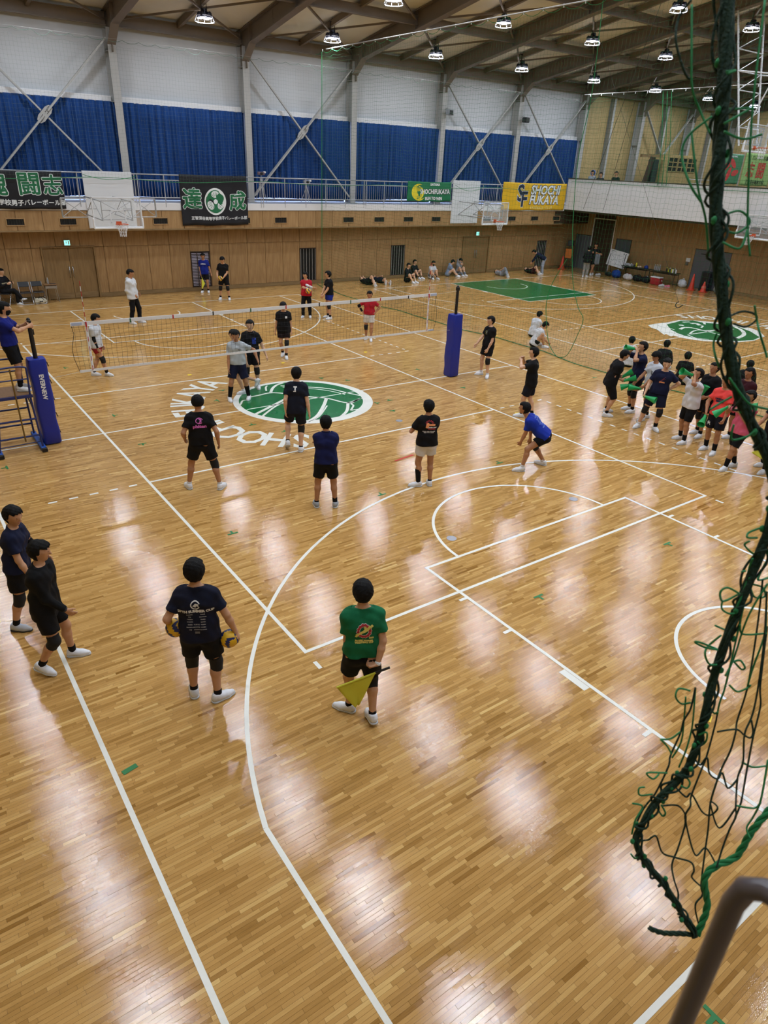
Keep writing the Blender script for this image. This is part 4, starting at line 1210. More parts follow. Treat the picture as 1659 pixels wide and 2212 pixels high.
            if h <= 0.0125:
                sp_ = MB()
                for q in (-1, 1):
                    for dx in (0.035, 0.062):
                        c = A0 + f * dx * s + dn * 0.045 * s + sdv * q * 0.0445 * s - O
                        sp_.bar(tuple(c - dn * 0.018 * s - f * 0.012 * s - sdv * q * 0.004 * s), tuple(c + dn * 0.014 * s + f * 0.012 * s), 0.007, 0.008)
                sp_.build('side_stripe', cloth(P.get('stripe', '#3a3f4a')), so_)
    for i, k in enumerate('lr'):
        asl = P.get('arm_' + k)
        if asl:
            L = []; fa = nz(wri[i] - elb[i]); ua = nz(elb[i] - sho[i])
            if asl[0] == 'wrist': add(L, wri[i] - fa * 0.05 * s, wri[i] + fa * 0.03 * s, 0.034, 0.032, 0.02, [(wri[i] - fa * 0.025 * s, -fa), (wri[i] + fa * 0.015 * s, fa)])
            elif asl[0] == 'elbow': add(L, elb[i] - ua * 0.1 * s, elb[i], 0.050, 0.049, 0.02, [(elb[i] - ua * 0.07 * s, -ua)]); add(L, elb[i], elb[i] + fa * 0.12 * s, 0.049, 0.047, 0.02, [(elb[i] + fa * 0.09 * s, fa)])
            else: add(L, elb[i] - ua * 0.12 * s, elb[i], 0.050, 0.048, 0.02, [(elb[i] - ua * 0.09 * s, -ua)]); add(L, elb[i], wri[i], 0.048, 0.034, 0.02, [(wri[i] - fa * 0.01 * s, fa)])
            V, Fq = surface(L, min(h, 0.011)); link_mesh('arm_band' if asl[0] != 'sleeve' else 'arm_sleeve', np_mesh('arm_band', V, Fq, cloth(asl[1]), True), e)
    return out

def print_on(out, vs, fs, m, side, up=0.0, right=0.0, name='shirt_print', dist=0.0035, part='shirt', V=None, Fq=None):
    """lays flat lettering on a garment by casting it onto the cloth from behind or in front"""
    V = out['sV'] if V is None else V; Fq = out['sF'] if Fq is None else Fq
    bvh = BVHTree.FromPolygons([tuple(v) for v in V], [tuple(f) for f in Fq])
    n = Vector(out['Fc']) * (1 if side == 'front' else -1); u = Vector(out['S']); r = u.cross(n)
    c = Vector(out['nk'] - out['O']) + u * up + r * right
    pts = []
    for v in vs:
        q = c + r * v[0] + u * v[1] + n * 0.6
        hit = bvh.ray_cast(q, -n, 1.2)
        pts.append(hit[0] + n * dist if hit[0] is not None else c + r * v[0] + u * v[1] + n * 0.12)
    me = bpy.data.meshes.new(name); me.from_pydata([tuple(p) for p in pts], [], fs); me.materials.append(m)
    return link_mesh(name, me, out[part])
def grid_patch(w, h, nx=6, ny=4):
    vs = [(-w / 2 + w * i / nx, -h / 2 + h * j / ny, 0) for j in range(ny + 1) for i in range(nx + 1)]
    fs = [(j * (nx + 1) + i, j * (nx + 1) + i + 1, (j + 1) * (nx + 1) + i + 1, (j + 1) * (nx + 1) + i) for j in range(ny) for i in range(nx)]
    return vs, fs
def shift(vf, dx, dy, sc=1.0): return [(v[0] * sc + dx, v[1] * sc + dy, 0) for v in vf[0]], vf[1]

# ================================================================== THE PEOPLE
NAVY, BLACK, INK, WHT, BLUE = '#151b36', '#0e0e11', '#121624', '#d3d6da', '#15297f'
SK_B, SK_W = (0.09, '#0d0d10'), (0.06, '#d8d8da')
M_pw = mat('white_print', '#e2e2e2', 0.7); M_pk = mat('pink_print', '#d86fc4', 0.7); M_or = mat('orange_print', '#ee9a62', 0.7)
M_rd = mat('red_print', '#b8323a', 0.7); M_ye = mat('yellow_print', '#e8dc7a', 0.7); M_lb = mat('pale_blue_print', '#8fb0ea', 0.7); M_gd = mat('dim_gold_print', '#8f8a3e', 0.7); M_bp = mat('blue_print', '#2a55c4', 0.7); M_nv = mat('navy_print', '#1a2348', 0.7); M_maroon = mat('maroon_print', '#5d1f33', 0.7)
PPL = {}
def T(txt, size, **k): return text_mesh(txt, size, **k)

# --- front left: two walking boys
PPL[1] = person('person in navy tee and black shorts at the very left edge, smiling', dict(fl=(-6.98, -6.45), fr=(-7.34, -6.63), yaw=-25, H=1.70, h=0.0095, hr=(-7.10, -6.82, 0.80), hl=(-6.84, -6.40, 0.82), pads='lr', sock=SK_B, shirt=NAVY, shorts=BLACK, hem=-0.02, lean=(0.10, 0), hyaw=-30, hpit=12, skin=1, arm_l=('elbow', '#0d0d10'), arm_r=('wrist', '#0d0d10'), sole='#2b2d31', shoe='#b9bdc4'))
PPL[2] = person('person in black long-sleeved top walking past the near left court corner', dict(fl=(-6.86, -7.53), fr=(-7.27, -7.69), yaw=-32, H=1.70, h=0.0095, fpl=0, fpr=18, hr=(-6.93, -7.82, 0.88), hl=(-7.00, -7.42, 0.86), pads='r', sock=SK_B, shirt='#0c0d10', sleeve=2, shorts=BLACK, lean=(0.05, 0), hyaw=10, skin=1, hem=-0.12, arm_r=('wrist', '#3a3a40')))
for t, dy, sz in (('27', 0.06, 0.07), ('O', -0.10, 0.09)):
    pass
v, f = shift(T('C', 0.10, bold=0.006), 0.0, 0.0); print_on(PPL[2], v, f, mat('grey_print', '#6a6c72', 0.7), 'back', -0.16, -0.02)
for dy in (-0.06, -0.28, -0.40):
    v, f = grid_patch(0.06, 0.025, 3, 2); print_on(PPL[2], v, f, M_pw if dy < -0.2 else MATS['grey_print'], 'back', dy, -0.08 if dy < -0.1 else 0.08)

# --- summer cup boy with two balls
o = PPL[3] = person('person seen from behind in navy summer cup tee, carrying two volleyballs', dict(fl=(-5.92, -8.93), fr=(-5.69, -9.19), yaw=62, H=1.79, h=0.0095, fyl=75, fyr=5, hl=(-6.08, -8.83, 1.00), hr=(-5.47, -9.26, 0.84), el=(-0.73, -0.74, 0), er=(0.3, -0.9, 0), curll=0.6, curlr=0.5, pnl=(0.55, -0.3, -0.75), pnr=(-0.7, 0.3, 0.1), pads='lr', sock=(0.07, '#0d0d10'), shirt='#13172b', shorts=BLACK, hem=-0.05, skin=1, hpit=2, nape=-0.085))
gp = [shift(T('27TH SUMMER CUP', 0.043, bold=0.003), 0, -0.215)]
rl = random.Random(3)
words = ['NAGANO', 'TOKYO', 'SAITAMA', 'GUNMA', 'CHIBA', 'OSAKA', 'AICHI', 'KYOTO', 'MIE', 'NARA', 'AKITA', 'IWATE']
for r_ in range(7):
    for c_ in (-1, 0, 1):
        if abs(c_) == 1 or r_ > 3:
            gp.append(shift(T(rl.choice(words), 0.018), c_ * 0.068, -0.255 - r_ * 0.03))
for g_ in gp: print_on(o, g_[0], g_[1], M_pw, 'back')
ring = stripe([(0.045 * math.cos(a * PI / 18), 0.045 * math.sin(a * PI / 18)) for a in range(2, 34)], 0.012)
vs = [(p[0], p[1] - 0.14, 0) for q in ring for p in q]; print_on(o, vs, [(4 * i, 4 * i + 1, 4 * i + 2, 4 * i + 3) for i in range(len(ring))], M_pw, 'back')
vs = [(-0.03, -0.15, 0), (0.0, -0.12, 0), (0.03, -0.125, 0), (0.035, -0.16, 0), (0.01, -0.15, 0), (0.0, -0.17, 0)]; print_on(o, vs, [(0, 1, 4, 5), (1, 2, 3, 4)], M_pw, 'back')
v, f = shift(grid_patch(0.05, 0.03, 2, 2), 0.0, -0.475); print_on(o, v, f, MATS['grey_print'], 'back')

# --- linesman in green
o = PPL[4] = person('person in green printed tee holding a yellow line flag behind their back', dict(fl=(-4.60, -10.11), fr=(-4.45, -10.41), yaw=62, H=1.75, h=0.0095, fyl=125, fyr=75, fpr=8, hl=(-4.63, -10.20, 0.80), hr=(-4.47, -10.51, 0.88), er=(0.8, -0.4, 0), curlr=0.9, hdr=(-0.75, 0.45, -0.25), pnr=(-0.2, 0.3, 0.9), pads='r', sock=(0.05, '#0d0d10'), shirt='#146a44', shorts=BLACK, hem=0.02, lean=(0.02, -0.02), skin=1, hpit=10, arm_r=('wrist', '#e4e6e8'), nape=-0.085))
for k in range(14):
    a = 2 * PI * k / 14; c_ = (0.062 * math.cos(a), 0.07 * math.sin(a) - 0.19)
    vs = [(c_[0] + 0.022 * math.cos(b), c_[1] + 0.022 * math.sin(b), 0) for b in [2 * PI * j / 8 for j in range(8)]]
    print_on(o, vs, [tuple(range(8))], M_pw, 'back', dist=0.003)
    vs = [(c_[0] + 0.017 * math.cos(b), c_[1] + 0.017 * math.sin(b), 0) for b in [2 * PI * j / 8 for j in range(8)]]
    print_on(o, vs, [tuple(range(8))], M_rd, 'back', dist=0.0045)
for pts in ([(-0.085, -0.26), (-0.06, -0.22), (0.0, -0.19), (0.09, -0.12)], [(-0.085, -0.23), (-0.04, -0.215), (0.03, -0.18), (0.06, -0.13)], [(0.0, -0.19), (0.02, -0.16), (0.0, -0.14)]):
    q = stripe([(p.x, p.y) for p in curve_pts([(a, b, 0) for a, b in pts], 4)], 0.026)
    print_on(o, [(p[0], p[1], 0) for z in q for p in z], [(4 * i, 4 * i + 1, 4 * i + 2, 4 * i + 3) for i in range(len(q))], M_ye, 'back', dist=0.006)
for t, dx, dy in (('2022', 0.075, -0.275), ('PACIFIC SUMMER', 0.0, -0.31), ('VOLLEYBALL CUP', 0.0, -0.332)):
    v, f = shift(T(t, 0.024, bold=0.002), dx, dy); print_on(o, v, f, M_ye, 'back')

# --- near side of the court
o = PPL[5] = person('person from behind in black tee with pink print, standing astride in black shorts', dict(fl=(-3.93, -3.59), fr=(-3.41, -3.92), yaw=70, H=1.79, fyl=90, fyr=40, hl=(-3.92, -3.62, 0.98), hr=(-3.41, -3.93, 0.92), pads='r', sock=SK_W, shirt='#0c0c0f', shorts=BLACK, hem=0.0, skin=2, nape=-0.05, h=0.011))
v, f = shift(T('phiten', 0.075, bold=0.004, width=1.25), 0, -0.21); print_on(o, v, f, M_pk, 'back')
ring = stripe([(0.06 * math.cos(a * PI / 14 + 0.4) + 0.0, 0.045 * math.sin(a * PI / 14 + 0.4)) for a in range(0, 24)], 0.014)
print_on(o, [(p[0], p[1] - 0.11, 0) for q in ring for p in q], [(4 * i, 4 * i + 1, 4 * i + 2, 4 * i + 3) for i in range(len(ring))], M_pk, 'back')
v, f = shift(T('p', 0.11, bold=0.006), 0.01, -0.10); print_on(o, v, f, M_pk, 'back')
o = PPL[6] = person('person from behind in dark navy tee walking beside the green emblem', dict(fl=(-1.45, -2.87), fr=(-1.21, -3.02), yaw=60, H=1.76, fpl=35, hl=(-1.47, -2.86, 0.88), hr=(-1.06, -3.12, 0.84), poff=(0.06, 0.05), pads='r', sock=(0.05, '#15161c'), shirt='#141827', shorts='#12151f', skin=0, lean=(0.08, 0.03), hem=-0.08, h=0.011))
v, f = shift(T('T', 0.09, bold=0.01), -0.02, -0.10); print_on(o, v, f, M_pw, 'back')
v, f = shift(grid_patch(0.055, 0.02, 2, 1), -0.03, -0.155); print_on(o, v, f, M_pw, 'back')
PPL[7] = person('person from behind in navy blue polo shirt with folded arms and black shorts', dict(fl=(-2.27, -5.46), fr=(-1.97, -5.64), yaw=62, H=1.68, hl=(-1.92, -5.42, 1.12), hr=(-2.12, -5.38, 1.14), el=(-1, 0, -0.4), er=(0.6, -0.6, -0.4), shirt='#131a4a', polo='#11163c', shorts=BLACK, hem=0.0, waist=0.13, sock=(0.05, '#0d0d10'), sock_r=(0.11, '#0d0d10'), skin=2, shoe='#9aa0a8', h=0.011))
o = PPL[8] = person('person from behind in black tee with orange sun print and white shorts', dict(fl=(-0.19, -5.72), fr=(0.09, -5.78), yaw=66, H=1.69, fyl=150, fyr=60, hl=(-0.08, -5.45, 1.10), hr=(0.10, -5.50, 1.10), el=(-0.8, -0.2, -0.4), er=(0.8, -0.3, -0.4), shirt='#0c0c0f', shorts='#cfccca', hem=-0.02, sock_l=(0.28, '#0d0d10'), sock_r=(0.05, '#0d0d10'), skin=2, short_len=0.55, h=0.011))
v, f = shift(T('S', 0.10, bold=0.012, shear=0.2), -0.05, -0.15); print_on(o, v, f, M_or, 'back')
v, f = shift(T('eeson', 0.055, bold=0.006, shear=0.2), 0.035, -0.13); print_on(o, v, f, M_or, 'back')
for k in range(7):
    a = math.radians(20 + k * 23); q = stripe([(0.05 * math.cos(a), 0.045 * math.sin(a)), (0.085 * math.cos(a), 0.075 * math.sin(a))], 0.012)[0]
    print_on(o, [(p[0], p[1] - 0.12, 0) for p in q], [(0, 1, 2, 3)], M_rd, 'back')
for k, t in enumerate(('SUMMER CAMP', 'VOLLEYBALL')):
    v, f = shift(T(t, 0.026, bold=0.002), 0.045, -0.185 - k * 0.028); print_on(o, v, f, M_rd if k else M_pw, 'back')
for k, t in enumerate(('OSAKA  NARA  MIE  KOBE', 'SAGA  OITA  KOCHI')):
    v, f = shift(T(t, 0.02, bold=0.001), -0.01, -0.26 - k * 0.024); print_on(o, v, f, M_pw, 'back')
o = PPL[9] = person('person crouching with hands on knees in bright blue tee near the right sideline', dict(fl=(2.13, -6.22), fr=(2.80, -6.20), yaw=128, H=1.70, fyl=150, fyr=110, pel=(2.58, -6.37, 0.74), nk=(2.32, -6.08, 1.10), hl=(2.27, -6.02, 0.52), hr=(2.60, -5.98, 0.55), el=(-0.3, -0.8, 0.2), er=(0.8, 0.3, 0.2), pads='r', sock=SK_W, shirt='#16309c', shorts=BLACK, hem=-0.03, skin=2, short_len=0.5, hpit=-4, hyaw=-10, h=0.011))
for k in range(6):
    v, f = shift(T(('VOLLEYBALL', 'SUMMER CAMP', 'HYOGO KOBE', 'CHIBA GUNMA', 'MIYAGI', 'NIIGATA GIFU')[k], 0.042), 0.02, -0.10 - 0.05 * k); print_on(o, v, f, M_lb, 'back')
o = PPL[10] = person('person in black tee with faint gold back print, hands raised near the chin', dict(fl=(4.65, -3.73), fr=(4.92, -3.86), yaw=128, H=1.74, hl=(4.58, -3.62, 1.42), hr=(4.72, -3.55, 1.44), el=(-0.6, -0.7, -0.5), er=(0.4, 0.7, -0.6), shirt='#0c0c0f', shorts='#11141f', sock=SK_B, hem=-0.10, skin=0, short_len=0.8, hpit=0))
v, f = shift(T('mizuno', 0.06, bold=0.003, shear=0.2), 0, -0.2); 
ring = stripe([(0.05 * math.cos(a * PI / 10), 0.045 * math.sin(a * PI / 10)) for a in range(0, 17)], 0.008)
print_on(o, [(p[0], p[1] - 0.13, 0) for q in ring for p in q], [(4 * i, 4 * i + 1, 4 * i + 2, 4 * i + 3) for i in range(len(ring))], M_gd, 'back')
v, f = shift(T('asics volley', 0.036, bold=0.002, shear=0.2), 0, -0.2)
v, f = shift(T('jumping', 0.05, bold=0.002, shear=0.25), 0, -0.21); print_on(o, v, f, M_gd, 'back')
o = PPL[11] = person('person in black tee with pale chest emblem beside the right post', dict(fl=(6.38, -0.70), fr=(6.42, -0.32), yaw=170, H=1.74, fyl=220, fyr=160, hl=(6.33, -0.66, 0.86), hr=(6.16, -0.30, 0.90), poff=(-0.04, 0), lean=(-0.05, 0), pads='l', sock=SK_W, shirt='#0c0c0f', shorts=BLACK, hem=0.0, skin=0, short_len=0.66, hyaw=-10))
ring = stripe([(0.055 * math.cos(a * PI / 10), 0.055 * math.sin(a * PI / 10)) for a in range(0, 21)], 0.01)
print_on(o, [(p[0], p[1] - 0.16, 0) for q in ring for p in q], [(4 * i, 4 * i + 1, 4 * i + 2, 4 * i + 3) for i in range(len(ring))], M_gd, 'front')
v, f = shift(T('V', 0.09, bold=0.004), 0, -0.16); print_on(o, v, f, M_pw, 'front')

# --- around the net
PPL[12] = person('person in white jersey and red shorts behind the left end of the net', dict(fl=(-3.42, 4.65), fr=(-3.12, 4.45), yaw=-40, H=1.69, hl=(-3.14, 4.62, 0.82), hr=(-3.32, 4.40, 0.78), pads='r', sock=SK_B, shirt='#c8ccd2', shorts='#8e1d24', short_len=0.5, skin=1, arm_r=('sleeve', '#0d0d10'), lean=(0.06, 0), hpit=20, hyaw=20, hem=-0.06))
v, f = grid_patch(0.2, 0.46, 5, 8); print_on(PPL[12], [(a, b - 0.28, 0) for a, b, _ in v], f, mat('black_panel', '#101014', 0.8), 'back')
PPL[13] = person('person in pale grey polo, navy shorts and long black socks in front of the net', dict(fl=(-0.66, 0.72), fr=(-1.13, 0.82), yaw=246, H=1.78, fyl=235, fyr=255, hl=(-0.46, 0.52, 1.06), hr=(-1.13, 0.78, 0.86), el=(0.8, 0.3, 0.3), sock=(0.29, '#0d0d10'), shirt='#aeb6bc', polo='#aeb6bc', shorts='#151a35', hem=0.03, waist=0.12, skin=2, hpit=16, hyaw=-8, short_len=0.78, h=0.011))
v, f = shift(grid_patch(0.08, 0.02, 2, 1), 0.07, -0.15); print_on(PPL[13], v, f, MATS['grey_print'], 'front')
PPL[14] = person('person half hidden behind the pale grey polo, trailing one white shoe in the air', dict(fl=(-0.61, 1.22), fr=(-0.12, 1.24, 0.22), yaw=165, H=1.70, pel=(-0.56, 1.30, 0.84), nk=(-0.68, 1.38, 1.37), fdr=(-0.5, 0.1, -0.85), sdr=(0.8, -0.1, -0.5), hl=(-0.50, 1.10, 0.86), hr=(-0.62, 1.62, 0.85), pads='r', sock=SK_W, shirt='#c4cad0', shorts='#161d45', skin=0, hyaw=75, hpit=10, kpr=(-0.6, 0.1, -0.6)))
PPL[15] = person('person in black polo with blue chest panel standing just behind the net', dict(fl=(-0.02, 1.46), fr=(-0.30, 1.58), yaw=238, H=1.80, hl=(0.20, 1.32, 0.86), hr=(-0.42, 1.62, 0.86), pads='lr', sock=SK_W, shirt='#0d0e12', polo='#0d0e12', shorts='#0f0f13', hem=-0.02, skin=0, lean=(0.02, 0.0), hpit=6, short_len=0.66))
v, f = grid_patch(0.10, 0.16, 3, 4); print_on(PPL[15], [(a + 0.10, b - 0.20, 0) for a, b, _ in v], f, mat('royal_panel', '#1c3aa0', 0.8), 'front')
PPL[16] = person('person in plain black tee with small chest logo walking up behind the net', dict(fl=(2.13, 3.90), fr=(2.17, 4.22), yaw=238, H=1.70, fpr=15, hl=(2.36, 3.96, 0.76), hr=(1.94, 4.24, 0.77), pads='l', sock=SK_B, shirt='#0c0c0f', shorts='#16090c', skin=1, hpit=18, hem=-0.09, loose=0.03, short_len=0.62))
v, f = grid_patch(0.06, 0.06, 2, 2); print_on(PPL[16], [(a + 0.09, b - 0.14, 0) for a, b, _ in v], f, M_pw, 'front')
PPL[17] = person('person in red tee and white shorts with hands on hips, facing the net', dict(fl=(5.90, 4.72), fr=(5.88, 5.02), yaw=228, H=1.66, hl=(6.07, 4.74, 0.97), hr=(5.72, 5.03, 0.97), el=(0.8, -0.1, 0.1), er=(-0.5, 0.8, 0.1), curl=0.9, pads='r', sock=SK_W, shirt='#ad1c2b', shorts='#cfcac4', hem=0.04, short_len=0.62, skin=2, hpit=10, arm_r=('sleeve', '#0d0d10')))
PPL[18] = person('person in red tee and black trousers with arms folded over a volleyball', dict(fl=(5.99, 9.14), fr=(5.72, 9.26), yaw=232, H=1.70, hl=(5.72, 9.02, 1.17), hr=(5.98, 8.86, 1.18), el=(0.6, 0.0, -0.5), er=(-0.6, 0.4, -0.5), shirt='#b01d2c', pants='#0e0e11', hem=-0.04, skin=1, hyaw=-40, h=0.0135, arm_l=('sleeve', '#cfd2d6'), arm_r=('sleeve', '#cfd2d6')))
PPL[19] = person('person in black polo and blue shorts with hands clasped, turned to the left', dict(fl=(6.50, 8.52), fr=(6.60, 8.86), yaw=170, H=1.78, hl=(6.28, 8.60, 0.92), hr=(6.26, 8.70, 0.92), er=(0.3, 0.8, 0), pads='l', sock=SK_B, shirt='#0d0e12', polo='#0d0e12', shorts='#182a86', hem=0.0, skin=1, hyaw=-25, short_len=0.5, h=0.0135, lace='#d0d0d0'))
PPL[20] = person('person in white hooded sweatshirt and black trousers standing near the far left door', dict(fl=(-0.15, 10.84), fr=(-0.51, 10.74), yaw=-42, H=1.86, hl=(-0.14, 10.92, 1.04), hr=(-0.38, 10.66, 1.02), shirt='#cdd0d4', sleeve=2, hood='#c4c8cc', pants='#101013', hem=-0.08, loose=0.035, skin=2, hyaw=0, h=0.0135, fringe=0.055, nape=-0.03, lean=(-0.04, -0.02)))
PPL[21] = person('person in blue tee with yellow flag in front of the louvred far window', dict(fl=(4.55, 15.93), fr=(4.29, 16.03), yaw=240, H=1.68, hr=(4.26, 15.98, 0.76), hl=(4.72, 15.86, 0.78), shirt='#14237a', shorts='#0e0e11', sock=SK_B, skin=2, hpit=16, h=0.0155))
v, f = shift(T('ALTERNA', 0.05, bold=0.004), 0, -0.15); print_on(PPL[21], v, f, M_pw, 'front')
PPL[22] = person('person in black tee and shorts looking down at a yellow volleyball by the far wall', dict(fl=(4.66, 13.88), fr=(4.33, 14.10), yaw=238, H=1.78, hl=(4.42, 13.84, 0.94), hr=(4.20, 13.96, 0.96), el=(0.8, 0, -0.2), pads='lr', sock=SK_B, shirt='#0c0c0f', shorts=BLACK, hem=-0.05, skin=1, hpit=32, h=0.0145, pnl=(-0.6, 0.2, 0.3), pnr=(0.6, -0.2, 0.3)))

# --- referee on the stand (platform 1.19 m)
ZP = 1.20
PPL[23] = person('person in blue tee and black mask on the referee stand holding the net post', dict(fl=(-5.87, 0.13, ZP), fr=(-5.90, -0.12, ZP), yaw=-20, H=1.70, fyl=-15, fyr=-25, hl=(-5.60, 0.06, ZP + 1.27), hr=(-5.58, -0.10, ZP + 1.25), el=(0.3, 0.6, -0.7), er=(-0.1, -0.8, -0.7), curl=0.7, poff=(-0.03, 0), ext=0.985, lean=(-0.02, 0), sock=(0.16, '#0d0d10'), shirt='#141f74', shorts='#0d0d10', hem=0.03, waist=0.13, mask='#101014', skin=1, hpit=10, hyaw=8, h=0.0115, lace='#1a1a1e', short_len=0.8))

# --- seated in a chair at the far left
PPL[24] = person('person in black patterned jacket sitting cross-legged on a chair at the far left', dict(fl=(-3.32, 16.02), fr=(-3.15, 15.95, 0.16), yaw=-55, H=1.70, org=(-3.6, 16.2, 0), pel=(-3.72, 16.22, 0.52), nk=(-3.74, 16.24, 1.07), fdr=(0.7, -0.6, 0.25), sdr=(0.2, -0.3, -0.9), kpl=(0.5, -0.6, 0.8), kpr=(0.5, -0.6, 0.9), hl=(-3.40, 16.20, 0.82), hr=(-3.62, 15.95, 0.82), shirt='#14141a', sleeve=2, pants='#16171b', hem=-0.05, skin=0, h=0.015, hyaw=10))
v, f = grid_patch(0.34, 0.05, 6, 2); print_on(PPL[24], [(a, b - 0.24, 0) for a, b, _ in v], f, mat('khaki_band', '#8f866a', 0.8), 'front')

# --- cheering squad, right
o = PPL[39] = person('person in all black leaning forward with two green megaphones', dict(fl=(7.02, -4.60), fr=(6.70, -4.84), yaw=-38, H=1.74, pel=(6.76, -4.70, 0.87), nk=(6.86, -4.80, 1.41), hl=(7.00, -4.72, 1.00), hr=(6.92, -4.90, 0.95), curl=1.0, sock=SK_B, shirt='#0b0b0e', shorts='#0d0d10', short_len=1.0, hem=-0.10, skin=1, hpit=28, loose=0.03))
PPL[40] = person('person in navy tee with sleeve emblem blowing a green megaphone', dict(fl=(7.50, -4.96), fr=(7.66, -4.74), yaw=150, H=1.80, hl=(7.40, -4.86, 1.60), hr=(7.48, -4.68, 1.62), el=(-0.5, -0.5, -0.8), er=(0.3, 0.6, -0.8), curl=1.1, poff=(0, 0), pads='lr', sock=SK_B, shirt='#141a3a', shorts='#0e0e12', skin=1, hpit=-6, hem=-0.06))
v, f = T('O', 0.09, bold=0.006); print_on(PPL[40], [(a - 0.13, b - 0.20, 0) for a, b, _ in v], f, M_lb, 'front')
PPL[41] = person('person in white tee with black shorts holding two green megaphones low', dict(fl=(7.22, -5.50), fr=(7.52, -5.40), yaw=160, H=1.73, fyl=175, hl=(7.10, -5.42, 0.86), hr=(7.16, -5.14, 0.90), el=(0.1, -0.8, -0.4), curl=1.0, pads='l', sock=SK_B, shirt='#c3c8d2', shorts='#0e0e12', skin=2, hem=-0.07, loose=0.03, fringe=0.02, lace='#15161a'))
v, f = shift(grid_patch(0.07, 0.10, 2, 3), 0.09, -0.2); print_on(PPL[41], v, f, MATS['grey_print'], 'front')
o = PPL[43] = person('person in navy tee and shorts with one hand on hip, mouth open', dict(fl=(6.90, -6.14), fr=(6.68, -5.76), yaw=205, H=1.77, fyl=240, fyr=185, poff=(-0.02, -0.10), hl=(7.04, -6.16, 1.02), hr=(6.60, -5.84, 0.92), el=(0.6, -0.6, 0.1), curl=0.9, pads='lr', sock_l=(0.12, '#0d0d10'), sock_r=SK_W, shirt='#131836', shorts='#12152b', hem=0.02, skin=0, hpit=8, hyaw=10, mouth=2.2, arm_l=('wrist', '#d8d8da'), lean=(0.0, -0.06)))
v, f = shift(T('JAPAN', 0.04, bold=0.003), 0.02, -0.24); print_on(o, v, f, M_or, 'front')
for k in range(5):
    q = stripe([(0.09 - 0.02 * k, -0.10 - 0.03 * k), (0.10 - 0.03 * k, -0.16 - 0.02 * k)], 0.02)[0]; print_on(o, [(p[0] - 0.03, p[1], 0) for p in q], [(0, 1, 2, 3)], M_maroon, 'front')
PPL[45] = person('person in white tee with thick black socks blowing a green megaphone upwards', dict(fl=(6.64, -7.04), fr=(6.88, -6.78), yaw=156, H=1.72, hl=(6.66, -6.94, 1.58), hr=(6.74, -6.78, 1.60), el=(-0.4, -0.6, -0.8), er=(0.2, 0.6, -0.8), curl=1.1, sock=(0.15, '#0d0d10'), shirt='#cfcdd0', shorts='#0d0d10', short_len=0.86, skin=2, hpit=-18, hem=-0.04, loose=0.035))
PPL[46] = person('person in black tee with a green megaphone tucked upright against the chest', dict(fl=(7.40, -6.98), fr=(7.63, -6.76), yaw=170, H=1.76, hl=(7.32, -6.98, 1.02), hr=(7.32, -6.80, 1.00), el=(0.3, -0.8, -0.4), er=(0.3, 0.8, -0.4), curl=1.0, pads='lr', sock=SK_B, shirt='#0c0c0f', shorts='#0e0e12', skin=2, hpit=-4, hem=-0.08))
o = PPL[47] = person('person in coral orange tee holding a green megaphone by the thigh', dict(fl=(6.66, -7.80), fr=(6.80, -7.50), yaw=182, H=1.75, hl=(6.62, -7.86, 0.86), hr=(6.52, -7.48, 0.95), el=(0.5, -0.7, 0), er=(0.4, 0.8, 0), curl=0.8, sock=(0.17, '#0d0d10'), shirt='#ee4c48', shorts='#12141f', short_len=0.82, skin=2, hpit=6, hyaw=-12, hem=-0.02))
v, f = shift(T('LIMBURN', 0.05, bold=0.004), 0.0, -0.20); print_on(o, v, f, M_nv, 'front')
v, f = shift(grid_patch(0.17, 0.045, 4, 1), 0.0, -0.25); print_on(o, v, f, M_nv, 'front')
v, f = shift(T('2', 0.10, bold=0.012), 0.0, 0.0); print_on(o, [(a - 0.12, b - 0.78, 0) for a, b, _ in v], f, M_pw, 'front', part='shorts', V=o['pV'], Fq=o['pF'])
PPL[48] = person('person in maroon tee half hidden between the black tee and the coral tee', dict(fl=(7.85, -7.62), fr=(8.02, -7.36), yaw=170, H=1.74, shirt='#3a141c', shorts='#0e0e12', sock=SK_B, skin=2, hpit=4))
PPL[50] = person('person in pink tee raising a green megaphone behind the hanging green rope', dict(fl=(6.02, -8.44), fr=(6.40, -8.42), yaw=168, H=1.72, fyl=180, hl=(6.00, -8.44, 1.30), hr=(6.06, -8.16, 1.30), el=(0.2, -0.7, -0.7), er=(0.2, 0.7, -0.7), curl=1.0, sock=(0.19, '#0d0d10'), shirt='#d6607e', shorts='#0e0e12', short_len=0.86, skin=2, hpit=0, lean=(-0.04, 0)))
PPL[51] = person('person in black tee holding a yellow flag low behind the rope', dict(fl=(6.60, -8.98), fr=(6.98, -8.74), yaw=165, H=1.76, hl=(6.52, -9.10, 0.82), hr=(6.66, -8.56, 0.9), curl=0.9, sock=(0.19, '#0d0d10'), shirt='#101014', shorts='#0e0e12', skin=1, hpit=0, lace='#17181c'))
PPL[52] = person('person in black tee at the right edge of the photo gripping a green megaphone', dict(fl=(6.10, -9.56), fr=(6.48, -9.50), yaw=170, H=1.76, hl=(6.02, -9.54, 1.12), hr=(6.06, -9.34, 1.14), el=(0.2, -0.7, -0.6), er=(0.2, 0.7, -0.6), curl=1.0, sock=(0.15, '#0d0d10'), shirt='#0d0e13', shorts='#0e0e12', skin=2, lace='#17181c'))
v, f = shift(T('X', 0.08, bold=0.006), 0.0, -0.34); print_on(PPL[52], v, f, M_pw, 'front')

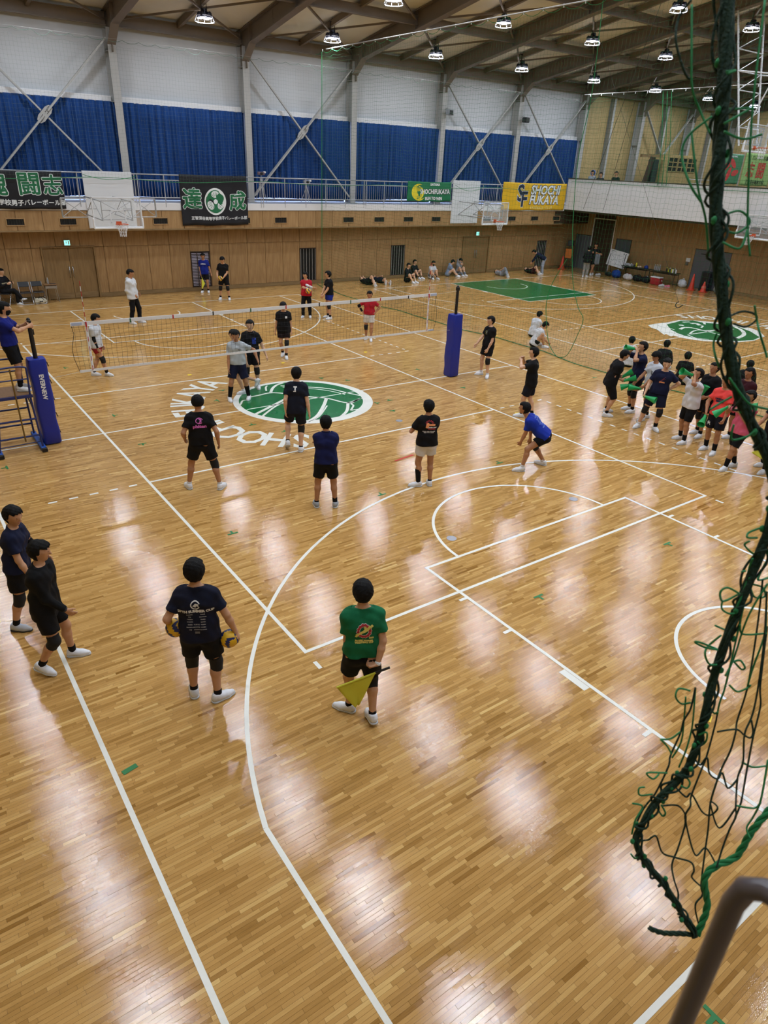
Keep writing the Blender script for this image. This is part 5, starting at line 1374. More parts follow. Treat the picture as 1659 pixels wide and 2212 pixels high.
# --- people sitting, kneeling or lying on the floor
def sitter(key, label, x, y, yaw, reach=0.52, lean=(-0.10, 0), H=1.70, spread=0.13, hands='knees', z0=0.0, **k):
    a = math.radians(yaw); F = np.array([math.cos(a), math.sin(a), 0]); R_ = np.array([math.sin(a), -math.cos(a), 0])
    c = np.array([x, y, z0]); S = nz(np.array([0, 0, 1.0]) + F * lean[0] + R_ * lean[1])
    P = dict(fl=c + F * reach - R_ * spread, fr=c + F * reach + R_ * spread, pel=c + np.array([0, 0, 0.125]), nk=c + np.array([0, 0, 0.125]) + S * 0.54, yaw=yaw, H=H, org=tuple(c), kpl=F * 0.2 + np.array([0, 0, 1.0]) - R_ * 0.25, kpr=F * 0.2 + np.array([0, 0, 1.0]) + R_ * 0.25, h=0.0155)
    if hands == 'knees':
        P['hl'] = c + F * 0.36 - R_ * 0.10 + np.array([0, 0, 0.42]); P['hr'] = c + F * 0.36 + R_ * 0.10 + np.array([0, 0, 0.42])
    elif hands == 'face':
        P['hl'] = c + F * 0.20 - R_ * 0.06 + np.array([0, 0, 0.68]); P['hr'] = c + F * 0.20 + R_ * 0.06 + np.array([0, 0, 0.68])
    elif hands == 'feet':
        P['hl'] = c + F * 0.5 - R_ * 0.10 + np.array([0, 0, 0.16]); P['hr'] = c + F * 0.5 + R_ * 0.10 + np.array([0, 0, 0.16])
    P.update(k)
    PPL[key] = person(label, P, group='people resting on the gym floor')
sitter(27, 'person in black hooded top sitting first in the row by the far wall', 15.42, 15.20, -75, lean=(0.02, 0), shirt='#0e1016', sleeve=2, hood='#0e1016', shorts='#15151a', sock=SK_W, skin=0)
sitter(28, 'person in black top and grey shorts sitting against the far wall beside the barred window', 16.72, 16.28, -80, lean=(-0.05, 0), shirt='#101117', sleeve=2, shorts='#55575c', sock=SK_B, skin=0)
sitter(29, 'person in white tee and black mask sitting with knees apart by the far wall', 17.55, 15.80, -95, reach=0.42, spread=0.16, lean=(0.15, 0), hands='feet', shirt='#c2c5cc', mask='#101014', shorts='#6e7076', sock=SK_B, skin=1, hpit=20)
sitter(30, 'person in pale blue hooded top bent over their knees by the far wall', 19.02, 16.14, -45, reach=0.6, lean=(0.30, 0), hands='feet', shirt='#7c8ca6', sleeve=2, hood='#7c8ca6', pants='#8a8c90', skin=0, hpit=38)
sitter(31, 'person in grey sitting with hands over face beside the far double door', 19.92, 16.28, -80, reach=0.48, lean=(0.10, 0), hands='face', shirt='#8e929a', sleeve=2, pants='#6f7681', skin=0, hpit=35)
sitter(37, 'person in white shirt sitting with back turned, further of the pair by the net rope', 11.86, 2.66, 0, reach=0.40, lean=(0.25, 0), hands='feet', shirt='#cdd1d8', shorts='#0f1016', skin=1, hpit=30)
sitter(38, 'person in white shirt hunched cross-legged, nearer of the pair by the net rope', 10.70, 1.52, -25, reach=0.34, spread=0.20, lean=(0.45, 0), hands='feet', shirt='#d3d6dc', shorts='#0f1016', skin=1, hpit=45, shirt_name='shirt')
sitter(53, 'person in white shirt sitting on the floor behind the first megaphone boy', 11.50, -1.84, 30, reach=0.42, lean=(0.12, 0), hands='feet', shirt='#ced2d8', shorts='#0f1016', skin=1, hpit=30)
sitter(42, 'person in dark plaid shirt sitting with back turned behind the white tee', 12.10, -2.70, 20, reach=0.46, lean=(0.12, 0), shirt='#15181c', sleeve=2, shorts='#101115', skin=1, hpit=12)
sitter(44, 'person in black tee sitting on the floor behind the upward megaphone', 11.28, -3.98, 25, reach=0.46, lean=(0.12, 0), shirt='#0f1013', shorts='#101115', skin=1, hpit=12)
sitter(49, 'person in black shirt sitting with back turned behind the hanging rope bundle', 12.08, -5.46, 25, reach=0.46, lean=(0.1, 0), shirt='#101317', sleeve=2, shorts='#101115', skin=1, hpit=8)
def lier(key, label, head, feet, z=0.12, kneeup=0.0, hands=None, **k):
    hx = np.array([head[0], head[1], 0]); fx = np.array([feet[0], feet[1], 0]); d = nz(fx - hx); R_ = np.array([d[1], -d[0], 0])
    H = k.pop('H', 1.70); sc = H / 1.72; up = np.array([0, 0, 1.0])
    pel = hx + d * 0.80 * sc + up * z; nk_ = hx + d * 0.26 * sc + up * (z + 0.01)
    L = (0.82 * sc) if not kneeup else 0.82 * sc * (1 - kneeup)
    fl2 = pel + d * (L + 0.03) - R_ * 0.12; fr2 = pel + d * (0.80 * sc) + R_ * 0.12
    fl2[2] = 0.06; fr2[2] = 0.06
    P = dict(fl=fl2, fr=fr2, pel=pel, nk=nk_, yaw=math.degrees(math.atan2(d[1], d[0])), rt=-R_, H=H, org=(pel[0], pel[1], 0), hf=up, hu=-d, h=0.0155, kpl=up - R_ * 0.3, kpr=up + R_ * 0.2)
    P['rt'] = np.cross(up, nz(nk_ - pel)) * 1.0
    P['fl'], P['fr'] = (fr2, fl2)
    P['fdl'] = up * 1.0 + d * 0.2; P['sdl'] = d; P['fdr'] = up * 1.0 + d * 0.2; P['sdr'] = d
    P['fl'] = P['fl'] + d * 0.02 + up * 0.05; P['fr'] = P['fr'] + d * 0.02 + up * 0.05
    if kneeup:
        P['fr'] = pel + d * 0.42 - R_ * 0.12; P['fr'][2] = 0.0; P['fdr'] = d; P['sdr'] = -up
    if hands == 'face': P['hl'] = hx + d * 0.12 + R_ * 0.08 + up * 0.26; P['hr'] = hx + d * 0.12 - R_ * 0.08 + up * 0.26
    elif hands == 'belly': P['hl'] = pel - d * 0.1 + R_ * 0.06 + up * 0.18; P['hr'] = pel - d * 0.1 - R_ * 0.06 + up * 0.18
    elif hands == 'knee': P['hl'] = pel + d * 0.25 + R_ * 0.05 + up * 0.42; P['hr'] = pel + d * 0.25 - R_ * 0.05 + up * 0.42
    P['el'] = R_ * 1.0 + up * 0.2; P['er'] = -R_ * 1.0 + up * 0.2
    P.update(k); PPL[key] = person(label, P, group='people resting on the gym floor')
lier(25, 'person in black lying on their back with one knee raised and hands on head', (12.98, 15.98), (12.91, 14.3), kneeup=0.5, hands='face', shirt='#0d0d10', shorts='#0f0f13', skin=0, sock=SK_W)
lier(26, 'person in navy lying on their back behind the one with the raised knee', (14.02, 16.3), (13.8, 14.6), hands='belly', shirt='#11162c', shorts='#10131f', sock=SK_W, skin=1, shoe='#8d929c')
lier(32, 'person in grey lying with knees hugged above the corner of the green lane', (22.54, 15.85), (22.18, 14.3), kneeup=0.5, hands='knee', shirt='#9498a2', pants='#8a8f99', skin=0, sock=SK_W)
lier(33, 'person in maroon shorts lying on the floor being stretched by another', (25.14, 15.95), (24.88, 14.4), kneeup=0.5, hands='belly', shirt='#131217', shorts='#3c141d', skin=0, sock=SK_W)
PPL[34] = person('person in navy top and pale trousers bending over someone lying down', dict(fl=(25.22, 14.66), fr=(25.36, 14.86), yaw=140, H=1.72, pel=(25.32, 14.70, 0.90), nk=(25.02, 15.00, 1.13), hl=(24.72, 15.12, 0.62), hr=(24.86, 15.28, 0.62), el=(-0.2, -0.6, 0.2), shirt='#131a33', sleeve=2, pants='#99a3b3', skin=1, hpit=50, h=0.0155))
PPL[35] = person('person in black jacket and light grey trousers standing with back turned by the stairs', dict(fl=(27.12, 13.06), fr=(27.36, 12.96), yaw=20, H=1.72, hl=(27.38, 13.22, 1.08), hr=(27.44, 12.86, 1.0), shirt='#101114', sleeve=2, pants='#8b8a88', hem=-0.08, loose=0.035, skin=1, h=0.0155))
PPL[36] = person('person in black standing by the stairs with a grey towel over one arm', dict(fl=(28.10, 13.30), fr=(28.36, 13.36), yaw=215, H=1.84, hl=(28.24, 13.14, 1.30), hr=(28.00, 13.38, 1.32), curl=0.9, shirt='#0f1013', shorts='#101014', sock=SK_W, skin=2, h=0.0155, el=(0.5, -0.5, -0.5), er=(-0.2, 0.7, -0.5)))
# --- spectators behind the white parapet
for k, (y, lab, c, z) in enumerate(((14.57, 'person with pale hood, first of three behind the white parapet', '#8f959c', 3.98), (13.95, 'person in dark grey, middle of three behind the white parapet', '#2a2c31', 3.90), (12.87, 'person in dark green top and cap, third behind the white parapet', '#10241c', 3.98))):
    PPL[60 + k] = person(lab, dict(fl=(28.35, y - 0.1, z), fr=(28.35, y + 0.1, z), yaw=200, H=1.74, shirt=c, sleeve=2, pants='#22242a', skin=1, h=0.0165, shoe='#33353b'))
MB().box((29.0, 10.0, 3.83), (2.0, 11.0, 0.14)).build('gallery_step', M_steel, trim_2)

# ================================================================== VOLLEYBALL NET, POSTS, REFEREE STAND
M_pad = mat('royal_blue_vinyl', '#152a92', 0.38, noise=0.06, nscale=5, bump=0.25, bscale=7)
M_tape = mat('white_net_tape', '#e3e4e6', 0.6)
M_cord = mat('black_net_cord', '#17181b', 0.7)
M_cream = mat('white_cord', '#c9c4b4', 0.7)
for s in (-1, 1):
    e = empty('net_post', (s * 5.55, 0, 0), 0, 'blue padded volleyball post with black pole at the %s end of the net' % ('left' if s < 0 else 'right'), 'net post', 'padded net posts')
    p = MB(); hw = 0.17
    n = 12; prof = []
    sec = []
    for cxx, cyy, a0 in ((hw - .05, hw - .05, 0), (-hw + .05, hw - .05, 90), (-hw + .05, -hw + .05, 180), (hw - .05, -hw + .05, 270)):
        for k in range(4):
            a = math.radians(a0 + k * 30); sec.append((cxx + 0.05 * math.cos(a), cyy + 0.05 * math.sin(a)))
    m = len(sec); zs = [0.02, 0.05, 0.3, 0.55, 0.8, 1.05, 1.3, 1.55, 1.75, 1.80]
    for j, z in enumerate(zs):
        b = 0.93 if j in (0, len(zs) - 1) else 1.0 + 0.035 * math.sin(j * 2.1 + s)
        for (x, y) in sec: p.v.append((x * b + 0.012 * math.sin(z * 7), y * b, z))
    for j in range(len(zs) - 1):
        for k in range(m): p.f.append((j * m + k, j * m + (k + 1) % m, (j + 1) * m + (k + 1) % m, (j + 1) * m + k))
    p.f.append(tuple(range(m))[::-1]); p.f.append(tuple((len(zs) - 1) * m + k for k in range(m)))
    pad = p.build('pad', M_pad, e, smooth=True, angle=0.7)
    MB().tube([(0, 0, 0), (0, 0, 2.52)], 0.042, 14).build('pole', M_black, e, smooth=True, angle=0.7)
    w = MB(); w.cbox((0, 0, 2.5), (0.08, 0.1, 0.1), 0.01); w.lathe([(0.035, 2.54), (0.035, 2.57), (0.02, 2.59)], n=12); w.tube([(0, 0.03, 2.35), (0.06, 0.05, 2.35), (0.06, 0.05, 2.25)], 0.012, 6)
    w.build('top_pulley', M_black, e)
    for k in range(5):
        z = 0.25 + 0.36 * k
        st_ = MB(); st_.bar((0.15, 0.1, z), (0.21, 0.14, z - 0.02), 0.03, 0.006); st_.bar((0.21, 0.14, z - 0.02), (0.235, 0.15, z - 0.12), 0.03, 0.006); st_.build('strap', M_black, pad)
    if s < 0:
        vs, fs_ = text_mesh('EVERNEW', 0.115, bold=0.005, width=1.0)
        me = bpy.data.meshes.new('lettering'); me.from_pydata([(v[1] + 0.01, -hw - 0.012, -v[0] + 1.25) for v in vs], [], fs_); me.materials.append(mat('white_vinyl_print', '#e6e8ee', 0.5)); link_mesh('lettering', me, pad)
net = empty('volleyball_net', (0, 0, 0), 0, 'volleyball net with white tapes stretched between the blue posts', 'net')
def net_x(x, z): # the left edge is pulled in a little
    return x
TP = MB(); n = 40
for j in range(n):
    x0 = -4.8 + 9.58 * j / n; x1 = -4.8 + 9.58 * (j + 1) / n
    sag = lambda x: 0.012 * math.cos(x / 4.8 * PI / 2)
    TP.add([(x0, -0.006, 2.36 - sag(x0)), (x1, -0.006, 2.36 - sag(x1)), (x1, -0.008, 2.435 - sag(x1)), (x0, -0.008, 2.435 - sag(x0)), (x0, 0.006, 2.36 - sag(x0)), (x1, 0.006, 2.36 - sag(x1)), (x1, 0.008, 2.435 - sag(x1)), (x0, 0.008, 2.435 - sag(x0))], [(0, 1, 2, 3), (5, 4, 7, 6), (3, 2, 6, 7), (1, 0, 4, 5)])
TP.build('top_tape', M_tape, net)
BT = MB()
for j in range(n):
    x0 = -4.76 + 9.52 * j / n; x1 = -4.76 + 9.52 * (j + 1) / n; w = lambda x: 0.01 * math.sin(x * 3)
    BT.add([(x0, w(x0) - 0.005, 1.40), (x1, w(x1) - 0.005, 1.40), (x1, w(x1) - 0.005, 1.45), (x0, w(x0) - 0.005, 1.45), (x0, w(x0) + 0.005, 1.40), (x1, w(x1) + 0.005, 1.40), (x1, w(x1) + 0.005, 1.45), (x0, w(x0) + 0.005, 1.45)], [(0, 1, 2, 3), (5, 4, 7, 6), (3, 2, 6, 7), (1, 0, 4, 5)])
BT.build('bottom_tape', M_tape, net)
polys = []
for k in range(96):
    x = -4.75 + 0.1 * k
    polys.append([(x + 0.012 * math.sin(z * 9 + k), 0.01 * math.sin(z * 5 + k * 0.3), z) for z in np.linspace(1.44, 2.37, 6)])
for k in range(9):
    z = 1.54 + 0.1 * k
    polys.append([(x, 0.01 * math.sin(x * 3 + k), z + 0.008 * math.sin(x * 2.2 + k)) for x in np.linspace(-4.78 - 0.04 * math.sin((z - 1.43) * PI), 4.76, 97)])
V, F = threads(polys, 0.0021, 3)
o = link_mesh('mesh', np_mesh('mesh', V, F, M_cord), net); o['kind'] = 'stuff'
sc_ = MB()
for sgn in (-1, 1):
    sc_.tube([(sgn * 4.79, 0, 2.40), (sgn * 4.76, 0, 2.2), (sgn * 4.84, 0, 1.9), (sgn * 4.83, 0, 1.7), (sgn * 4.76, 0, 1.43)], 0.005, 5)
sc_.build('side_cord', M_cord, net)
for sgn in (-1, 1):
    MB().tube([(sgn * 4.78, 0, 2.40), (sgn * 5.51, 0, 2.44)], 0.004, 5).build('top_cable', M_cream, net)
    MB().tube([(sgn * 4.76, 0, 1.42), (sgn * 5.1, 0, 1.38), (sgn * 5.4, 0, 1.36)], 0.004, 5).build('bottom_cable', M_cream, net)
    MB().tube([(sgn * 4.8, 0, 2.0), (sgn * 5.51, 0, 2.1)], 0.003, 5).build('middle_cable', M_cream, net)
M_ar = mat('red_antenna', '#b3262c', 0.4)
for k, x in enumerate(np.linspace(-3.6, 3.8, 9)):
    MB().cbox((x, 0, 2.385), (0.03, 0.022, 0.085), 0.003).build('tape_tie', mat('green_tie', '#1f5c32', 0.6) if k % 3 == 0 else (M_ar if k % 3 == 1 else M_black), net)
for sgn in (-1, 1):
    for a, b in ((-4.79, -4.62), (4.6, 4.77)):
        pass
    l_ = MB().box((sgn * 4.68, -0.012, 2.397), (0.2, 0.003, 0.05)).build('maker_label', mat('pale_label', '#aab4cc', 0.6), net)
    l_ = MB().box((sgn * 4.66, -0.012, 1.425), (0.18, 0.003, 0.035)).build('maker_label', MATS['pale_label'], net)
    ant = MB()
    a = empty('antenna', (sgn * 4.5, -0.02, 1.43), 0, 'red and white striped antenna clipped to the %s end of the net' % ('left' if sgn < 0 else 'right'), 'antenna', 'net antennas')
    for k in range(18):
        MB().tube([(0, 0, k * 0.1), (0, 0, k * 0.1 + 0.1)], 0.007, 6).build('stripe', M_tape if k % 2 == (0 if k > 8 else 1) else M_ar, a)
    MB().cbox((0, 0.005, 0.5), (0.05, 0.012, 0.94), 0.004).build('clip_sleeve', M_tape, a)
    MB().cbox((0, 0.0, 0.95), (0.03, 0.03, 0.1), 0.004).build('clip', M_ar, a)

M_stand = mat('blue_stand_paint', '#1c2a66', 0.4); M_standl = mat('bright_blue_foot', '#1d55b4', 0.45)
rs = empty('referee_stand', (-6.1, 0, 0), 0, 'blue tubular referee stand with wooden platform beside the left net post', 'referee stand')
for x in (0.32, -0.48):
    MB().cbox((x, 0.1, 0.045), (0.1, 1.1, 0.08), 0.01).build('base_foot', M_standl, rs)
    for y in (-0.5, 0.62): MB().cbox((x, y, 0.045), (0.105, 0.06, 0.085), 0.01).build('end_cap', M_black, rs)
for x0, x1 in ((0.32, 0.27), (-0.48, -0.30)):
    for y0, y1 in ((-0.36, -0.32), (0.52, 0.33)):
        MB().tube([(x0, y0, 0.08), (x1, y1, 1.16)], 0.02, 8).build('leg', M_stand, rs)
MB().cbox((-0.015, 0, 1.18), (0.62, 0.7, 0.035), 0.006).build('platform', wood_mat('worn_plywood', '#7d5a38', '#8f6a45', (3, 0.5, 3), rnd=0.02), rs)
pf_ = MB()
for y in (-0.36, 0.36): pf_.cbox((-0.015, y, 1.155), (0.66, 0.03, 0.06), 0.004)
pf_.build('platform_rim', M_stand, rs)
for z in (0.33, 0.68):
    for y, dy in ((-0.35, 0), (0.45, 0)):
        MB().tube([(-0.45 + z * 0.1, y, z), (0.31, y, z)], 0.02, 8).build('cross_bar', M_stand, rs)
MB().tube([(-0.5, -0.35, 0.17), (0.3, -0.3, 0.17)], 0.01, 6).build('tie_rod', M_stand, rs)
for y in (-0.35, 0.35):
    MB().tube(curve_pts([(0.27, y, 1.17), (0.29, y, 1.62), (0.24, y, 1.74), (-0.2, y, 1.74), (-0.28, y, 1.64), (-0.33, y, 1.17)], 5), 0.018, 8).build('guard_rail', M_stand, rs, smooth=True)
    MB().tube([(0.28, y, 1.5), (-0.3, y, 1.5)], 0.014, 8).build('guard_bar', M_stand, rs)
MB().tube([(0.0, -0.36, 1.72), (0.02, -0.4, 0.25)], 0.015, 8).build('screw_pole', mat('brass_pole', '#7d6534', 0.4, metal=0.6), rs)
MB().tube([(0.27, 0.3, 1.1), (0.3, 0.0, 0.9), (0.3, -0.3, 0.75)], 0.012, 6).build('diagonal', M_stand, rs)

# ================================================================== BALLS, FLAGS, MEGAPHONES
M_by = mat('yellow_ball_leather', '#e2b01c', 0.5, noise=0.04); M_bb = mat('blue_ball_leather', '#1a2560', 0.5)
def ball(c, label, r=0.105, rot=(0.3, 0.2, 0.5)):
    b = MB(); nu, nv = 24, 16
    b.v.append((0, 0, -r))
    for j in range(1, nv):
        ph = -PI / 2 + PI * j / nv
        for i in range(nu): b.v.append((r * math.cos(ph) * math.cos(2 * PI * i / nu), r * math.cos(ph) * math.sin(2 * PI * i / nu), r * math.sin(ph)))
    b.v.append((0, 0, r)); top = len(b.v) - 1; ids = []
    def col(i, j):
        a = (i + 0.5) / nu * 2 * PI; ph = -PI / 2 + PI * (j + 0.5) / nv
        return 1 if math.sin(3 * a + 4 * math.sin(ph * 1.6)) > 0.45 else 0
    for i in range(nu): b.f.append((0, 1 + (i + 1) % nu, 1 + i)); ids.append(col(i, 0))
    for j in range(1, nv - 1):
        for i in range(nu):
            p0 = 1 + (j - 1) * nu; b.f.append((p0 + i, p0 + (i + 1) % nu, p0 + nu + (i + 1) % nu, p0 + nu + i)); ids.append(col(i, j))
    for i in range(nu): b.f.append((top, 1 + (nv - 2) * nu + i, 1 + (nv - 2) * nu + (i + 1) % nu)); ids.append(col(i, nv - 1))
    me = b.mesh('volleyball', M_by, True); me.materials.append(M_bb); me.polygons.foreach_set('material_index', np.array(ids, np.int32))
    o = link_mesh('volleyball', me, None, c, rot); tag(o, label, 'ball', 'yellow and blue volleyballs')
def out_pt(k, f, u, r): # a point near a person, in the chest frame
    q = PPL[k]; return q['nk'] + (q['Fc'] * f + q['S'] * u + q['Rc'] * r) * q['s']
def palm(k, i, d=0.09): 
    q = PPL[k]; return q['wri'][i] + nz(q['wri'][i] - q['elb'][i]) * d
ball((-6.05, -8.95, 0.99), 'yellow and blue volleyball tucked under the left arm of the summer cup tee')
ball((-5.56, -9.22, 0.82), 'yellow and blue volleyball held at the right hip of the summer cup tee', rot=(1.0, 0.4, 0.2))
ball((5.78, 8.90, 1.07), 'volleyball held under the folded arms of the red tee')
ball((4.26, 13.80, 0.93), 'yellow volleyball held by the person looking down near the far wall')

M_flag = mat('lime_yellow_flag', '#dde04a', 0.7, noise=0.05)
def flag(a, b, tri, label, grip=0.14):
    """stick from a to b; cloth hung from the stick's far part down to the tip"""
    a, b, t = Vector(a), Vector(b), Vector(tri)
    d = (b - a).normalized(); e = empty('line_flag', tuple(a), 0, label, 'flag', 'line flags')
    A = Vector(a)
    MB().tube([(0, 0, 0), tuple(b - A)], 0.007, 8).build('stick', mat('flag_stick', '#2a2622', 0.5), e)
    MB().tube([tuple(-d * 0.02), tuple(d * grip)], 0.013, 8).build('handle', M_black, e)
    nx = 12; vs = []; s0 = a + d * grip
    nrm = (b - s0).cross(t - s0).normalized()
    for j in range(nx + 1):
        for i in range(nx + 1):
            u, w = i / nx, j / nx
            top = s0 + (b - s0) * u
            low = s0 + (t - s0) * (0.25 + 0.75 * 1.0) if False else (s0 * (1 - u) + b * u) * 0.0 + (s0.lerp(t, 0.92) if u < 0.5 else b.lerp(t, 0.92)).lerp(t, 1 - abs(u - 0.5) * 0.5)
            p = top.lerp(s0.lerp(b, u).lerp(t, 1.0), w) + nrm * 0.012 * math.sin(u * 6 + w * 4) * w
            # triangular outline with a blunt tip
            p = top.lerp(t + (top - t) * 0.12, w) + nrm * 0.014 * math.sin(u * 7 + w * 3) * w
            vs.append(tuple(p - A))
    fs_ = [(j * (nx + 1) + i, j * (nx + 1) + i + 1, (j + 1) * (nx + 1) + i + 1, (j + 1) * (nx + 1) + i) for j in range(nx) for i in range(nx)]
    me = bpy.data.meshes.new('cloth'); me.from_pydata(vs, [], fs_); me.materials.append(M_flag); shade_smooth(me)
    o = link_mesh('cloth', me, e); o.modifiers.new('t', 'SOLIDIFY').thickness = 0.002
    MB().tube([tuple(s0 - A), tuple(b - A)], 0.011, 8).build('sleeve', M_flag, e)
pw = palm(4, 1, 0.07)
flag(tuple(pw + np.array([0.10, -0.07, 0.03])), (-4.86, -10.33, 0.61), (-4.66, -10.42, 0.27), 'lime yellow line flag held behind the green tee')
pw = palm(21, 1, 0.08)
flag(tuple(pw), (pw[0] + 0.12, pw[1] - 0.1, 0.40), (4.24, 15.95, 0.13), 'yellow line flag held by the blue tee at the far wall', 0.06)
pw = palm(51, 0, 0.08)
flag(tuple(pw), (6.22, -8.82, 0.50), (6.40, -9.10, 0.34), 'yellow line flag held low behind the hanging rope', 0.1)

M_mega = mat('green_megaphone_plastic', '#12a056', 0.35, spec=0.5)
def megaphone(a, b, label):
    a, b = Vector(a), Vector(b); d = b - a; L = 0.30; d.normalize()
    q = Vector((0, 0, 1)).rotation_difference(d)
    m = MB().lathe([(0.030, 0.0), (0.034, 0.03), (0.030, 0.05), (0.045, 0.14), (0.083, L), (0.086, L + 0.006), (0.079, L), (0.041, 0.14), (0.026, 0.05), (0.022, 0.0)], n=20, cap=False)
    k = len(m.v) - 20
    for i in range(20): m.f.append((i, (i + 1) % 20, k + (i + 1) % 20, k + i))
    o = m.build('megaphone', M_mega, None, smooth=True, angle=0.8)
    o.location = a; o.rotation_mode = 'QUATERNION'; o.rotation_quaternion = q
    tag(o, label, 'megaphone', 'green cheering megaphones')
    MB().tube([(0.034 * math.cos(t), 0.034 * math.sin(t), 0.005) for t in [2 * PI * i / 14 for i in range(14)]], 0.004, 5, closed=True).build('mouthpiece_ring', M_mega, o)
def mouth(k): 
    q = PPL[k]; return q['hd'] + (q['hf'] * 0.125 - q['hu'] * 0.062) * q['s'], q['hf']
p39a, p39b = palm(39, 0), palm(39, 1)
megaphone(p39a, p39a + np.array([0.16, -0.16, 0.16]), 'green megaphone in the far hand of the boy all in black')
megaphone(p39b, p39b + np.array([0.16, -0.2, 0.10]), 'green megaphone in the near hand of the boy all in black')
m_, f_ = mouth(40); megaphone(m_, m_ + f_ + np.array([0, 0, -0.02]), 'green megaphone blown by the navy tee with sleeve emblem')
p = palm(41, 0); megaphone(p, p + np.array([-0.2, 0.25, 0.0]), 'green megaphone in the near hand of the white tee')
p = palm(41, 1); megaphone(p, p + np.array([-0.2, 0.24, -0.12]), 'green megaphone in the far hand of the white tee')
p = palm(43, 1); megaphone(p, p + np.array([0.05, -0.22, -0.03]), 'green megaphone dangling from the right hand of the navy tee with hand on hip')
m_, f_ = mouth(45); megaphone(m_, m_ + f_, 'green megaphone blown upwards by the white tee with thick black socks')
p = palm(46, 1, 0.06); megaphone(p, p + np.array([0.04, -0.07, 0.31]), 'green megaphone standing upright against the black tee')
p = palm(47, 1); megaphone(p, p + np.array([-0.16, -0.05, -0.1]), 'green megaphone pointing forward by the coral shorts')
p = palm(50, 1); megaphone(p, p + np.array([-0.12, 0.18, -0.2]), 'green megaphone held out by the pink tee behind the rope')
p = palm(50, 0); megaphone(p + np.array([0.02, -0.05, 0.06]), p + np.array([0.1, -0.25, 0.1]), 'green megaphone behind the neck of the pink tee')
p = palm(52, 0); megaphone(p, p + np.array([-0.02, 0.02, -0.3]), 'green megaphone pointing down at the right edge')
# towel on the arm of the person by the stairs
tw = MB(); 
for i in range(7):
    for j in range(9):
        tw.v.append((0.04 * math.sin(i * 1.3), -0.14 + 0.28 * i / 6, -0.6 * j / 8))
tw.f += [(j + 9 * i, j + 9 * i + 1, j + 9 * (i + 1) + 1, j + 9 * (i + 1)) for i in range(6) for j in range(8)]
o = tw.build('towel', cloth('#7b828a'), None, smooth=True, loc=tuple(palm(36, 0, -0.06) + np.array([-0.05, -0.02, -0.03])), rot=(0, 0, 0.8)); o.modifiers.new('t', 'SOLIDIFY').thickness = 0.008
tag(o, 'grey towel hanging from the arm of the person by the stairs', 'towel')

